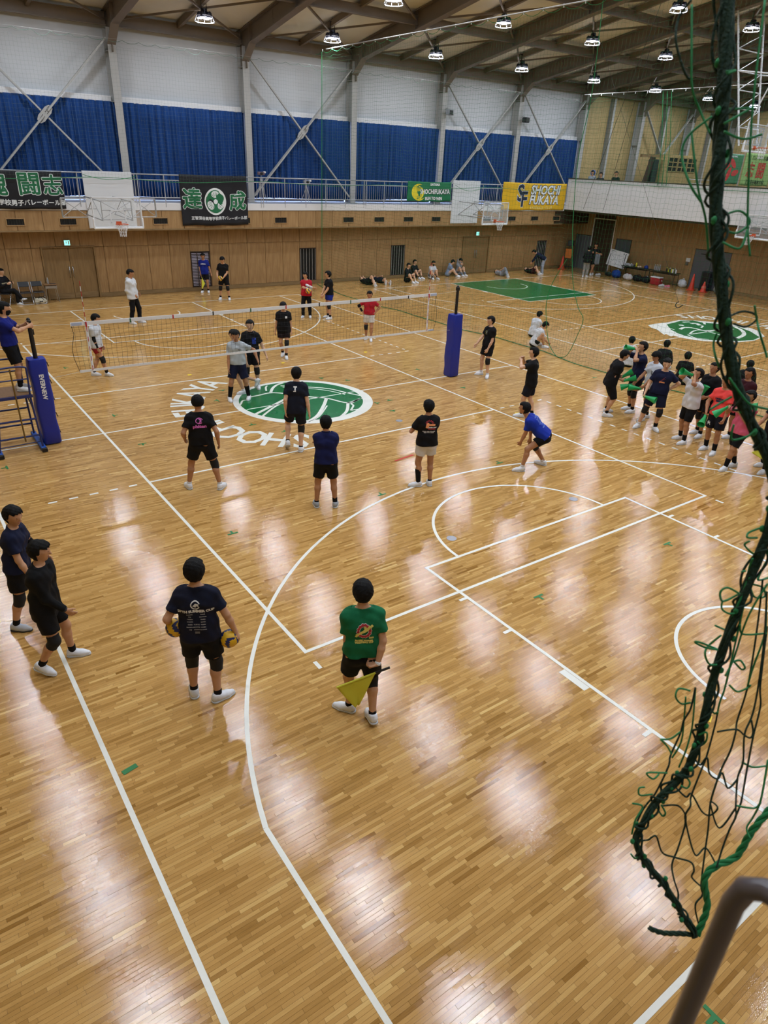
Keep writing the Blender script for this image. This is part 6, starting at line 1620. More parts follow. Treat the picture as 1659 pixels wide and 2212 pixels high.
# ================================================================== BASKETBALL BACKSTOPS
M_acr = mat('clear_acrylic', '#dfe6ea', 0.08, spec=0.4, alpha=0.16)
M_rim = mat('orange_rim', '#c4532a', 0.4)
M_bw = mat('white_backstop_paint', '#d4d6d8', 0.4)
def basket(loc, rz, label, mount=None, wings=True, reach=2.33, square=True):
    e = empty('basketball_hoop', loc, rz, label, 'basketball hoop', 'basketball backstops')
    MB().box((0, 0.0, 0.525), (1.76, 0.012, 1.01)).build('backboard', M_acr, e)
    f = MB()
    for z in (0.02, 1.03): f.cbox((0, 0, z), (1.8, 0.05, 0.045), 0.006)
    for x in (-0.88, 0.88): f.cbox((x, 0, 0.525), (0.045, 0.05, 1.05), 0.006)
    f.build('board_frame', M_bw, e)
    q = MB()
    for z in (0.17, 0.60): q.box((0, -0.012, z), (0.59, 0.006, 0.045))
    for x in (-0.272, 0.272): q.box((x, -0.012, 0.385), (0.045, 0.006, 0.43))
    q.build('target_square', M_bw, e)
    p = MB()
    p.cbox((0, -0.005, -0.01), (1.84, 0.09, 0.08), 0.02)
    for x in (-0.9, 0.9): p.cbox((x, -0.005, 0.16), (0.06, 0.09, 0.36), 0.02)
    p.build('edge_padding', M_tape, e, smooth=False)
    rim = MB().tube([(0.225 * math.cos(a), -0.40 + 0.225 * math.sin(a), 0.15) for a in [2 * PI * k / 24 for k in range(24)]], 0.011, 8, closed=True)
    rim.cbox((0, -0.1, 0.14), (0.12, 0.2, 0.03), 0.005); rim.cbox((0, -0.01, 0.15), (0.2, 0.03, 0.14), 0.005)
    rim.build('rim', M_rim, e, smooth=True, angle=0.6)
    polys = []
    for sgn in (-1, 1):
        for k in range(12):
            pts = []
            for j in range(7):
                t = j / 6; r = 0.225 - 0.11 * min(1, t * 1.4) + 0.01 * max(0, t - 0.7); a = 2 * PI * (k + sgn * t * 2.0) / 12
                pts.append((r * math.cos(a), -0.40 + r * math.sin(a), 0.14 - 0.42 * t))
            polys.append(pts)
    V, F = threads(polys, 0.006, 4)
    link_mesh('hoop_net', np_mesh('hoop_net', V, F, M_tape), e)['kind'] = 'stuff'
    s_ = MB()
    for x in (-0.55, 0.55):
        for z in (0.25, 0.9): s_.tube([(x, 0.03, z), (x, reach, z + 0.05)], 0.022, 6)
        s_.tube([(x, 0.05, 0.25), (x, 0.05, 0.9)], 0.02, 6); s_.tube([(x, 0.05, 0.25), (x, reach * 0.5, 0.92)], 0.015, 6); s_.tube([(x, reach * 0.5, 0.92), (x, reach, 0.3)], 0.015, 6)
    for z in (0.28, 0.6, 0.92): s_.tube([(-0.55, 0.06, z), (0.55, 0.06, z)], 0.018, 6)
    s_.tube([(-0.55, 0.08, 0.3), (0.55, 0.08, 0.9)], 0.012, 6); s_.tube([(0.55, 0.08, 0.3), (-0.55, 0.08, 0.9)], 0.012, 6)
    s_.build('support_frame', mat('galvanised_tube', '#a4a6a6', 0.4, metal=0.5), e)
    if wings:
        for sgn in (-1, 1):
            w = MB(); x0, x1 = sgn * 0.85, sgn * 1.75
            w.tube([(x0, 0.9, 0.95), (x1, 0.9, 0.95)], 0.022, 6); w.tube([(x0, 0.9, 0.30), (x1, 0.9, 0.30)], 0.022, 6); w.tube([(x1, 0.9, 0.30), (x1, 0.9, 0.95)], 0.03, 6)
            w.tube([(x0, 0.9, 0.95), (x1, 0.9, 0.32)], 0.014, 6); w.tube([(x0, 0.9, 0.32), (x1, 0.9, 0.95)], 0.014, 6); w.tube([(x0, 0.9, 0.6), (sgn * 0.5, 0.9, 0.6)], 0.02, 6)
            w.build('folding_side_frame', MATS['galvanised_tube'], e)
    if mount:
        (x0, x1, z0, z1) = mount
        MB().cbox(((x0 + x1) / 2, reach + 0.04, (z0 + z1) / 2), (x1 - x0, 0.05, z1 - z0), 0.008).build('mounting_board', M_bw, e)
    return e
basket((0.20, 13.4, 3.02), 0, 'clear basketball hoop with folding side frames in front of a white board, far left', (-0.50, 1.40, -0.22, 1.85))
basket((19.66, 13.4, 2.98), 0, 'clear basketball hoop above the far double door, left of the yellow banner', (-1.05, 0.9, -0.15, 1.98), wings=False)
basket((27.15, 3.35, 3.08), -PI / 2, 'side basketball hoop on the white parapet behind the hanging rope', None, wings=False, reach=0.55)
hg = basket((25.12, 3.3, 6.70), 0, 'raised ceiling-hung basketball hoop at upper right', None, wings=False, reach=0.35)
fr = MB()
for x in (-0.75, 0.75):
    fr.tube([(x, 0.3, 0.2), (x * 1.4, 1.6, 5.2)], 0.04, 8)
    fr.tube([(x, 0.1, 1.0), (x * 1.1, -0.6, 2.8)], 0.03, 8)
    fr.tube([(x * 1.1, -0.6, 2.8), (x * 1.3, 1.0, 3.0)], 0.03, 8); fr.tube([(x * 1.1, -0.6, 2.8), (x * 1.1, -0.6, 5.4)], 0.03, 8)
for z, y, k in ((0.9, 0.48, 1.09), (1.6, 0.66, 1.14), (2.3, 0.85, 1.18), (3.0, 1.03, 1.23), (3.8, 1.24, 1.3)):
    fr.tube([(-0.75 * k, y, z), (0.75 * k, y, z)], 0.025, 6)
    fr.tube([(-0.75 * k, y, z), (0.75 * k, y + 0.18, z + 0.7)], 0.018, 6)
fr.build('hanging_frame', M_bw, hg)

# ================================================================== BALCONY RAILINGS
def railing(x0, x1, k):
    words = ['first', 'second', 'third', 'fourth', 'fifth', 'sixth', 'seventh']
    e = empty('balcony_railing', ((x0 + x1) / 2, YF - 0.03, ZB), 0, 'silver balcony railing above the white kerb, %s length from the left' % words[k], 'railing', 'far balcony railings')
    c = (x0 + x1) / 2; L = x1 - x0
    MB().tube([(-L / 2, 0, 1.06), (L / 2, 0, 1.06)], 0.024, 8).build('top_rail', M_alu, e, smooth=True)
    MB().tube([(-L / 2, 0, 0.86), (L / 2, 0, 0.86)], 0.018, 8).build('upper_rail', M_alu, e, smooth=True)
    MB().tube([(-L / 2, 0, 0.20), (L / 2, 0, 0.20)], 0.018, 8).build('lower_rail', M_alu, e, smooth=True)
    n = 6
    for i in range(n):
        x = -L / 2 + 0.06 + (L - 0.12) * i / (n - 1)
        p = MB(); p.tube([(x, 0, -0.16), (x, 0, 1.06)], 0.021, 8); p.tube([(x, 0, -0.13), (x + 0.06, 0.05, -0.13)], 0.012, 6)
        p.build('post', M_alu, e)
    b = MB()
    m = int(L / 0.125)
    for i in range(m + 1):
        x = -L / 2 + L * i / m; b.tube([(x, 0, 0.20), (x, 0, 0.86)], 0.0075, 5)
    b.build('balusters', M_alu, e)['kind'] = 'stuff'
for k in range(7):
    railing(XC[k] - 0.0, min(XC[k + 1], XF + 0.0), k)
# handrail end beside the camera
hr = empty('handrail', (-7.16, -14.87, ZB), 0, 'thick grey tubular handrail end in the bottom right foreground', 'handrail')
M_hand = mat('grey_brown_handrail_paint', '#534c50', 0.3, noise=0.08, nscale=30, spec=0.6)
MB().tube([(0, 0, -0.2), (0, 0, 0.4), (0, 0, 1.0), (0.0, -0.006, 1.035), (0.002, -0.022, 1.05), (0.006, -0.06, 1.055), (0.02, -0.7, 1.055), (0.02, -0.74, 1.04), (0.02, -0.75, 1.0), (0.02, -0.75, 0.0)], 0.0135, 18).build('rail_pipe', M_hand, hr, smooth=True)
MB().lathe([(0.05, 0), (0.05, 0.01), (0.018, 0.015)], (0.02, -0.75, 0.0), 14).build('floor_flange', M_hand, hr)

# ================================================================== BANNERS
M_bk = mat('black_banner_cloth', '#121218', 0.8, noise=0.1, nscale=5); M_gtxt = mat('green_banner_ink', '#15683f', 0.7); M_wtxt = mat('white_banner_ink', '#dfe3e2', 0.7)
class Banner:
    """a hung cloth; lettering is laid on it with the same waves"""
    def __init__(s, x0, x1, z0, z1, y, m, label, group='banners hung on the balcony', axis='x', sag=0.02, amp=0.02, seed=1):
        s.x0, s.x1, s.z0, s.z1, s.y, s.axis, s.amp, s.sag, s.seed = x0, x1, z0, z1, y, axis, amp, sag, seed
        s.e = empty('banner', s.P(0.5, 0, 0), 0, label, 'banner', group)
        s.o = Vector(s.P(0.5, 0, 0))
        nx, nz_ = 40, 16
        V = [tuple(Vector(s.P(i / nx, j / nz_, 0)) - s.o) for j in range(nz_ + 1) for i in range(nx + 1)]
        F = [(j * (nx + 1) + i, j * (nx + 1) + i + 1, (j + 1) * (nx + 1) + i + 1, (j + 1) * (nx + 1) + i) for j in range(nz_) for i in range(nx)]
        me = bpy.data.meshes.new('cloth'); me.from_pydata(V, [], F); me.materials.append(m); shade_smooth(me)
        o = link_mesh('cloth', me, s.e); o.modifiers.new('t', 'SOLIDIFY').thickness = 0.003
    def wave(s, u, w):
        k = s.seed
        return s.amp * (math.sin(u * 9 + k) * (0.4 + 0.6 * (1 - w)) + 0.5 * math.sin(u * 23 + 5 * w + k * 2) * (1 - 0.5 * w))
    def P(s, u, w, out):
        x = s.x0 + (s.x1 - s.x0) * u; z = s.z0 + (s.z1 - s.z0) * w - s.sag * math.sin(PI * u) * (1.2 if w > 0.5 else 0.8) + 0.012 * math.sin(u * 17 + s.seed) * (1 - w)
        d = s.y - out - s.wave(u, w)
        return (x, d, z) if s.axis == 'x' else (d, x, z)
    def put(s, vs, fs, m, cx, cz, out=0.006, name='lettering'):
        W, H = abs(s.x1 - s.x0), s.z1 - s.z0; pts = []
        for v in vs:
            u = cx + v[0] / W; w = cz + v[1] / H
            pts.append(tuple(Vector(s.P(u, w, out)) - s.o))
        me = bpy.data.meshes.new(name); me.from_pydata(pts, [], fs); me.materials.append(m); link_mesh(name, me, s.e)
    def text(s, t, size, cx, cz, m1, m2=None, bold=0.01, edge=0.03, **k):
        cjk = any(ord(ch) > 0x2fff for ch in t)
        if not cjk:
            if m2 is not None:
                v, f = text_mesh(t, size, bold=bold + edge, **k); s.put(v, f, m2, cx, cz, 0.006)
            v, f = text_mesh(t, size, bold=bold, **k); s.put(v, f, m1, cx, cz, 0.011)
            return
        v, f = text_mesh(t, size, **k)          # brush weight: the strokes are laid several times side by side
        W, H = abs(s.x1 - s.x0), s.z1 - s.z0
        def heap(r, n): 
            V, F = [], []
            for q in range(n):
                a = 2 * PI * q / n; b0 = len(V)
                V += [(p[0] + r * math.cos(a), p[1] + r * math.sin(a), 0) for p in v]; F += [tuple(i + b0 for i in g) for g in f]
            return V, F
        if m2 is not None: s.put(*heap(bold + edge, 12), m2, cx, cz, 0.006)
        s.put(*heap(bold, 8), m1, cx, cz, 0.011)
YBAN = YF - 0.10
b = Banner(-4.60, -1.07, 3.52, 4.82, YBAN, M_bk, 'black banner with green brush characters at the left end of the balcony', seed=2)
b.text('闘', 0.84, 0.660, 0.63, M_gtxt, M_wtxt, 0.016, 0.026); b.text('志', 0.74, 0.895, 0.60, M_gtxt, M_wtxt, 0.016, 0.024); b.text('魂', 0.84, 0.335, 0.60, M_gtxt, M_wtxt, 0.016, 0.026); b.text('不', 0.84, 0.12, 0.62, M_gtxt, M_wtxt, 0.016, 0.026)
b.text('正智深谷高等学校男子バレーボール部', 0.215, 0.49, 0.165, M_wtxt, None, 0.007)
b = Banner(3.53, 6.58, 2.88, 4.86, YBAN, M_bk, 'black banner with round white crest between two green characters', seed=4, amp=0.03)
b.text('達', 0.86, 0.165, 0.50, M_gtxt, M_wtxt, 0.024, 0.022); b.text('成', 0.80, 0.845, 0.47, M_gtxt, M_wtxt, 0.024, 0.022)
b.text('正智深谷高等学校男子バレーボール部', 0.152, 0.56, 0.14, M_wtxt, None, 0.005)
def oval(rx, ry, n=40): return [(rx * math.cos(2 * PI * k / n), ry * math.sin(2 * PI * k / n), 0) for k in range(n)], [tuple([k, (k + 1) % n, n]) for k in range(n)]
def put_oval(b, cx, cz, rx, ry, m, out, dx=0, dy=0, rot=0):
    v, f = oval(rx, ry); v = v + [(0, 0, 0)]; c, s = math.cos(rot), math.sin(rot)
    v = [(x * c - y * s + dx, x * s + y * c + dy, 0) for x, y, _ in v]
    b.put(v, f, m, cx, cz, out, 'emblem')
CX, CZ = 0.505, 0.485
put_oval(b, CX, CZ, 0.50, 0.54, M_wtxt, 0.006); put_oval(b, CX, CZ, 0.425, 0.46, M_gtxt, 0.010)
for k in range(3):
    a = PI / 2 + 2 * PI * k / 3
    put_oval(b, CX, CZ, 0.135, 0.185, M_wtxt, 0.014, 0.27 * math.cos(a), 0.29 * math.sin(a), a)
    for t in (-0.9, -0.45, 0, 0.45, 0.9):
        put_oval(b, CX, CZ, 0.09, 0.010, M_gtxt, 0.018, 0.14 * math.cos(a) + 0.15 * math.cos(a + t), 0.15 * math.sin(a) + 0.16 * math.sin(a + t), a + t * 0.9)
put_oval(b, CX, CZ, 0.10, 0.10, M_wtxt, 0.022)
b.text('高', 0.22, CX, CZ, M_gtxt, None, 0.008)
b = Banner(15.52, 18.42, 3.93, 4.86, YBAN, mat('green_banner_cloth', '#167046', 0.75, noise=0.08, nscale=4), 'green banner with a yellow basketball beside bold white lettering', seed=5)
M_yban = mat('yellow_banner_ink', '#e2d02c', 0.7)
put_oval(b, 0.25, 0.46, 0.46, 0.40, M_yban, 0.006); put_oval(b, 0.30, 0.50, 0.37, 0.33, MATS['green_banner_cloth'], 0.009); put_oval(b, 0.245, 0.44, 0.34, 0.31, M_yban, 0.012)
for k in range(4):
    q = stripe([(0.31 * math.cos(t) * (0.15 + 0.3 * k) - 0.05, 0.30 * math.sin(t)) for t in np.linspace(-1.4, 1.4, 9)], 0.022)
    b.put([(p[0], p[1], 0) for z in q for p in z], [(4 * i, 4 * i + 1, 4 * i + 2, 4 * i + 3) for i in range(len(q))], MATS['green_banner_cloth'], 0.22, 0.44, 0.016, 'emblem')
b.text('SHOCHIFUKAYA', 0.32, 0.62, 0.50, M_wtxt, M_bk, 0.012, 0.02, width=0.84); b.text('SAITAMA', 0.16, 0.62, 0.87, M_wtxt, None, 0.008); b.text('RUN TO WIN', 0.19, 0.60, 0.15, M_wtxt, M_bk, 0.01, 0.01)
b = Banner(22.25, 27.56, 3.52, 4.96, YBAN, mat('yellow_banner_cloth', '#d9ac12', 0.75, noise=0.06, nscale=4), 'yellow banner with navy monogram and two lines of white lettering', seed=7, amp=0.025)
M_navy = mat('navy_banner_ink', '#16203a', 0.7)
b.text('S', 1.20, 0.275, 0.60, M_navy, M_wtxt, 0.035, 0.025); b.text('F', 1.10, 0.335, 0.38, M_navy, M_wtxt, 0.035, 0.025)
b.text('SHOCHI', 0.66, 0.66, 0.74, M_wtxt, M_navy, 0.022, 0.03, width=1.0, shear=0.15); b.text('FUKAYA', 0.66, 0.65, 0.37, M_wtxt, M_navy, 0.022, 0.03, width=0.98, shear=0.15)
b.text('BASEBALL CLUB', 0.19, 0.62, 0.09, mat('pale_yellow_ink', '#ead27a', 0.7), None, 0.006, spacing=1.4)
b = Banner(35.6, 38.05, 5.35, 7.0, 11.0, mat('dull_green_banner', '#3f7a52', 0.75, noise=0.08), 'green banner with red leaf shapes hung above the gallery', 'banners hung above the gallery', seed=3)
def banner_stand(b):
    L = b.x1 - b.x0; h_ = b.z1 - ZB
    fr = MB()
    for x in (-L / 2 - 0.05, L / 2 + 0.05): fr.tube([(x, 0.06, ZB - b.z0), (x, 0.06, b.z1 - b.z0 + 0.03)], 0.02, 6)
    fr.tube([(-L / 2 - 0.05, 0.06, b.z1 - b.z0 + 0.02), (L / 2 + 0.05, 0.06, b.z1 - b.z0 + 0.02)], 0.02, 6)
    fr.build('stand', M_steel_l, b.e)
banner_stand(b)
for dx, dy, r_ in ((-0.25, 0.1, 0.5), (0.1, 0.25, -0.6), (0.3, -0.15, 0.2), (-0.05, -0.2, 1.2)):
    put_oval(b, 0.5, 0.5, 0.42, 0.17, mat('red_banner_ink', '#c23a3a', 0.7), 0.008, dx * 2, dy * 1.3, r_)
b.text('VOLLEYBALL', 0.14, 0.55, 0.93, M_wtxt, None, 0.004)
b = Banner(38.3, 41.7, 5.3, 7.15, 11.0, mat('lime_banner', '#8fb06a', 0.75, noise=0.08), 'lime green banner with red characters hung above the gallery', 'banners hung above the gallery', seed=6)
banner_stand(b)
b.text('志', 0.95, 0.25, 0.45, MATS['red_banner_ink'], None, 0.016); b.text('闘', 1.0, 0.62, 0.45, MATS['red_banner_ink'], None, 0.016); b.text('バレーボール部', 0.28, 0.5, 0.85, M_bk, None, 0.003); b.text('正智深谷高等学校', 0.28, 0.5, 0.10, M_bk, None, 0.003)

# ================================================================== WALL FITTINGS
M_exit = mat('lit_exit_green', '#3fb08a', 0.5, emit=1.6, ecol='#7fe0d0')
for k, x in enumerate((-1.08, 21.43)):
    e = empty('exit_sign', (x, YW - 0.05, 2.2), 0, 'small lit exit sign above the %s far double door' % ('left' if k == 0 else 'right'), 'exit sign', 'exit signs')
    MB().cbox((0, 0, 0), (0.24, 0.06, 0.22), 0.01).build('housing', M_white, e)
    MB().box((0, -0.033, 0), (0.21, 0.006, 0.18)).build('lit_face', M_exit, e)
    g_ = MB(); g_.box((-0.03, -0.038, 0.02), (0.03, 0.004, 0.08)); g_.lathe([(0.014, -0.002), (0.014, 0.002)], (0, 0, 0), 8)
    g_.bar((-0.03, -0.038, -0.01), (-0.06, -0.038, -0.07), 0.02, 0.004); g_.bar((-0.03, -0.038, -0.01), (0.01, -0.038, -0.06), 0.02, 0.004); g_.box((0.06, -0.038, 0), (0.05, 0.004, 0.14))
    g_.build('running_figure', M_white, e)
for k, (x, c) in enumerate(((18.57, '#8f9296'), (24.2, '#141416'))):
    e = empty('wall_speaker', (x, 16.62, 8.12), 0, '%s loudspeaker bracketed to a far wall column' % ('grey' if k == 0 else 'black'), 'speaker', 'loudspeakers on columns')
    MB().cbox((0.12, -0.05, 0), (0.42, 0.28, 0.26), 0.03, rz=0.3).build('cabinet', mat('speaker_%d' % k, c, 0.5), e)
    MB().box((0.10, -0.20, -0.01), (0.32, 0.01, 0.19), rz=0.3).build('grille', M_black, e)
    MB().tube([(0, 0.25, 0.1), (0.05, 0.1, 0.2), (0.1, 0, 0.12)], 0.02, 6).build('bracket', M_steel_l, e)
# tripods with recorders on the balcony
for k, (x, y, c) in enumerate(((7.62, 16.35, '#6d5660'), (9.96, 16.3, '#8f9094'))):
    e = empty('camera_tripod', (x, y, ZB), 0, '%s video camera on a tripod behind the far railing' % ('dark' if k == 0 else 'pale'), 'tripod', 'tripods on the balcony')
    z = 1.15 if k == 0 else 0.85
    for a in (0.3, 2.4, 4.5): MB().tube([(0.3 * math.cos(a), 0.3 * math.sin(a), 0.02), (0, 0, z - 0.1)], 0.014, 6).build('leg', M_alu, e)
    MB().tube([(0, 0, z - 0.2), (0, 0, z)], 0.018, 6).build('column', M_alu, e)
    MB().cbox((0, 0, z + 0.07), (0.34, 0.14, 0.14), 0.03).build('camera_body', mat('recorder_%d' % k, c, 0.5), e)
    MB().lathe([(0.05, 0), (0.055, 0.1)], (0, 0, 0), 12).build('lens', M_black, e, loc=(-0.02, -0.06, z + 0.07), rot=(PI / 2, 0, 0))
    MB().cbox((0.17, -0.02, z + 0.12), (0.1, 0.12, 0.08), 0.02).build('viewfinder', M_white, e)

# ================================================================== CHAIRS, TABLE, BAG AT FAR LEFT
def folding_chair(x, y, rz, label):
    e = empty('folding_chair', (x, y, 0), rz, label, 'chair', 'folding chairs by the far wall')
    for sx in (-0.2, 0.2):
        MB().tube([(sx, 0.28, 0.012), (sx, -0.02, 0.42), (sx, -0.19, 0.80)], 0.011, 7).build('leg', M_chrome, e)
        MB().tube([(sx * 0.9, -0.26, 0.012), (sx * 0.9, 0.16, 0.43)], 0.011, 7).build('leg', M_chrome, e)
    MB().tube([(-0.2, 0.28, 0.012), (0.2, 0.28, 0.012)], 0.011, 7).build('floor_bar', M_chrome, e)
    MB().tube([(-0.18, -0.26, 0.012), (0.18, -0.26, 0.012)], 0.011, 7).build('floor_bar', M_chrome, e)
    MB().cbox((0, 0.02, 0.435), (0.40, 0.38, 0.035), 0.015).build('seat', mat('black_vinyl', '#17181c', 0.45), e)
    MB().cbox((0, 0, 0), (0.40, 0.025, 0.2), 0.01).build('backrest', MATS['black_vinyl'], e, loc=(0, -0.165, 0.72), rot=(0.35, 0, 0))
folding_chair(-3.02, 16.12, PI, 'empty black folding chair next to the seated person')
folding_chair(-2.55, 16.12, PI, 'empty black folding chair next to the small table')
folding_chair(-3.72, 16.15, PI - 0.6, 'black folding chair under the seated person')
t = empty('side_table', (-2.08, 16.05, 0), 0, 'small school desk with wooden top beside the far left door', 'table')
MB().cbox((0, 0, 0.71), (0.5, 0.42, 0.03), 0.006).build('table_top', MATS['worn_plywood'], t)
MB().box((0, 0, 0.62), (0.44, 0.36, 0.10)).build('book_tray', M_steel, t)
for sx in (-0.19, 0.19):
    for sy in (-0.15, 0.15): MB().tube([(sx, sy, 0.6), (sx * 1.25, sy * 1.25, 0.01)], 0.012, 7).build('leg', M_chrome, t)
    MB().tube([(sx * 1.2, -0.19, 0.06), (sx * 1.2, 0.19, 0.06)], 0.01, 6).build('stretcher', M_chrome, t)
bt = MB().lathe([(0.033, 0), (0.036, 0.02), (0.036, 0.14), (0.03, 0.17), (0.014, 0.20), (0.014, 0.215)], (0, 0, 0), 14).build('water_bottle', mat('clear_bottle', '#cfd6dc', 0.1, trans=0.6), None, smooth=True, loc=(-2.14, 16.05, 0.726))
tag(bt, 'clear plastic bottle on the small school desk', 'bottle')
MB().lathe([(0.016, 0.213), (0.016, 0.235)], (0, 0, 0), 10).build('cap', M_white, bt)
bg = MB().cbox((-1.98, 16.0, 0.736), (0.2, 0.15, 0.02), 0.004).build('score_book', mat('brown_card', '#4a3a2c', 0.7)); tag(bg, 'small dark book lying on the school desk', 'book')
def bag(loc, d, col, label, strap='#e4e4e6', rz=0.0, seed=1):
    P = []; r = random.Random(seed); h_ = 0.02
    w, dd, hh = d
    prims = []
    for k in range(5):
        t = k / 4 - 0.5
        a = np.array([t * w * 0.75, r.uniform(-.1, .1) * dd, hh * 0.42]); prims.append((a, a + np.array([0, 0, hh * r.uniform(0.05, 0.25)]), hh * 0.45 * (1 - abs(t) * 0.5), hh * 0.40 * (1 - abs(t) * 0.5), 0.06, []))
    V, F = surface(prims, h_, [lambda X, Y, Z: (0.002 - Z + 0 * X + 0 * Y).astype(np.float32)], lambda X, Y, Z: 0.012 * np.sin(X * 25 + Z * 17) * np.sin(Y * 22))
    o = link_mesh('bag', np_mesh('bag', V, F, cloth(col), True), None, loc, (0, 0, rz)); tag(o, label, 'bag', 'bags on the gym floor')
    MB().tube(curve_pts([(-w * 0.3, -dd * 0.3, hh * 0.5), (-w * 0.15, -dd * 0.2, hh * 1.0), (w * 0.15, -dd * 0.2, hh * 1.0), (w * 0.3, -dd * 0.3, hh * 0.5)], 5), 0.012, 6).build('strap', cloth(strap), o)
    MB().cbox((0, -hh * 0.38, hh * 0.42), (w * 0.35, 0.05, hh * 0.25), 0.02).build('pocket', cloth(strap), o)
    return o
bag((-2.55, 15.92, 0), (0.4, 0.25, 0.24), '#b9b4a2', 'cream and black bag under the folding chair', '#1a1a1c')

# ================================================================== CLUTTER ALONG THE RIGHT WALL
wb = empty('whiteboard', (29.45, 12.55, 0), -PI / 2 + 0.15, 'tilted whiteboard with court diagram on an easel below the notice board', 'whiteboard')
MB().cbox((0, 0, 0), (1.25, 0.03, 0.92), 0.006).build('panel', mat('whiteboard_face', '#d6d8da', 0.25), wb, loc=(0, 0.0, 1.0), rot=(-0.12, 0.14, 0))
ln = MB()
def wl_(x0, z0, x1, z1, w=0.008): ln.bar((x0, -0.02, z0), (x1, -0.02, z1), 0.004, w, up=(0, 0, 1))
wl_(-0.5, 0.2, 0.5, 0.2); wl_(-0.5, -0.32, 0.5, -0.32); wl_(-0.5, -0.32, -0.5, 0.2); wl_(0.5, -0.32, 0.5, 0.2); wl_(0, -0.32, 0, 0.2)
for sg in (-1, 1):
    pts = [(sg * 0.5 - sg * 0.3 * math.cos(t), -0.06 + 0.2 * math.sin(t)) for t in np.linspace(-1.4, 1.4, 8)]
    for p_, q_ in zip(pts[:-1], pts[1:]): wl_(p_[0], p_[1], q_[0], q_[1])
wl_(-0.55, 0.38, -0.25, 0.38, 0.02); wl_(-0.55, 0.3, -0.35, 0.3, 0.012); wl_(0.3, 0.36, 0.36, 0.36, 0.06); wl_(0.44, 0.36, 0.5, 0.36, 0.06)
for k in range(6): wl_(-0.4 + 0.15 * k, -0.1 + 0.03 * (k % 3), -0.3 + 0.15 * k, -0.14 + 0.06 * (k % 2))
ln.build('diagram', mat('marker_ink', '#3a3f52', 0.6), wb, loc=(0, 0.0, 1.0), rot=(-0.12, 0.14, 0))
for x in (-0.5, 0.5):
    MB().tube([(x, 0.02, 1.3), (x * 1.05, -0.25, 0.02)], 0.015, 6).build('easel_leg', M_black, wb); MB().tube([(x, 0.05, 1.2), (x * 1.05, 0.42, 0.02)], 0.015, 6).build('easel_leg', M_black, wb)
def long_table(y0, y1, label):
    e = empty('folding_table', (29.35, (y0 + y1) / 2, 0), PI / 2, label, 'table', 'black folding tables along the right wall')
    L = y1 - y0
    MB().cbox((0, 0, 0.705), (L - 0.02, 0.5, 0.03), 0.006).build('table_top', mat('black_laminate', '#1b1917', 0.4), e)
    MB().box((0, 0, 0.62), (L - 0.2, 0.40, 0.02)).build('under_shelf', MATS['black_laminate'], e)
    for sx in (-1, 1):
        for sy in (-0.2, 0.2): MB().tube([(sx * (L / 2 - 0.1), sy, 0.69), (sx * (L / 2 - 0.1), sy, 0.01)], 0.014, 7).build('leg', M_black, e)
        MB().tube([(sx * (L / 2 - 0.1), -0.2, 0.12), (sx * (L / 2 - 0.1), 0.2, 0.12)], 0.012, 6).build('cross_bar', M_black, e)
long_table(10.1, 11.95, 'black folding table nearer the whiteboard along the right wall')
long_table(8.2, 10.05, 'black folding table nearer the grey double door')
rr = random.Random(4)
def sports_bottle(loc, body, capc, label, r_=0.04, h_=0.24):
    o = MB().lathe([(r_ * 0.95, 0), (r_, 0.01), (r_, h_ * 0.75), (r_ * 0.75, h_ * 0.85)], (0, 0, 0), 12).build('sports_bottle', mat('bottle_' + body.strip('#'), body, 0.3), None, smooth=True, angle=0.8, loc=loc)
    MB().lathe([(r_ * 0.8, h_ * 0.85), (r_ * 0.8, h_ * 0.95), (r_ * 0.3, h_ * 0.97), (r_ * 0.3, h_ * 1.08)], (0, 0, 0), 10).build('cap', mat('cap_' + capc.strip('#'), capc, 0.4), o)
    tag(o, label, 'bottle', 'bottles on the right wall tables')
cols = [('#16181c', '#c8c820', 'black bottle with lime cap'), ('#b9c41e', '#16181c', 'lime bottle with black cap'), ('#17191d', '#d8d8d8', 'black bottle with white cap'), ('#c4cc3a', '#202226', 'pale lime bottle with dark cap'), ('#d5d8da', '#1c4a2c', 'white bottle with green cap'), ('#2c4a34', '#d0d0d0', 'dark green bottle with pale cap'), ('#d9d9db', '#8a2230', 'white bottle with red cap')]
for k, (c1, c2, nm) in enumerate(cols): sports_bottle((29.28 + 0.06 * (k % 2), 8.95 - 0.10 * k, 0.722), c1, c2, nm + ' near the end of the bottle row')
for k in range(4):
    o = MB().lathe([(0.04, 0), (0.042, 0.02), (0.042, 0.20), (0.015, 0.27), (0.015, 0.30)], (0, 0, 0), 12).build('water_bottle', MATS['clear_bottle'], None, smooth=True, loc=(29.3, 9.75 - 0.11 * k, 0.722))
    tag(o, '%s of four clear plastic bottles in a row, counted from the whiteboard side' % ('first', 'second', 'third', 'fourth')[k], 'bottle', 'clear bottles on the right wall table')
    MB().lathe([(0.018, 0.30), (0.018, 0.325)], (0, 0, 0), 8).build('cap', M_white, o)
def cloth_heap(loc, d, col, label, seed):
    r = random.Random(seed); prims = []
    for k in range(4):
        a = np.array([r.uniform(-.4, .4) * d[0], r.uniform(-.4, .4) * d[1], d[2] * 0.3]); prims.append((a, a + np.array([r.uniform(-.2, .2) * d[0], r.uniform(-.2, .2) * d[1], d[2] * 0.2]), d[2] * 0.5, d[2] * 0.35, 0.04, []))
    V, F = surface(prims, 0.016, [lambda X, Y, Z: (0.001 - Z + 0 * X + 0 * Y).astype(np.float32)], lambda X, Y, Z: 0.012 * np.sin(X * 40 + Z * 20) * np.sin(Y * 33 + 1))
    o = link_mesh('clothing_heap', np_mesh('clothing_heap', V, F, cloth(col), True), None, loc); tag(o, label, 'clothing', 'clothes heaped on the tables')
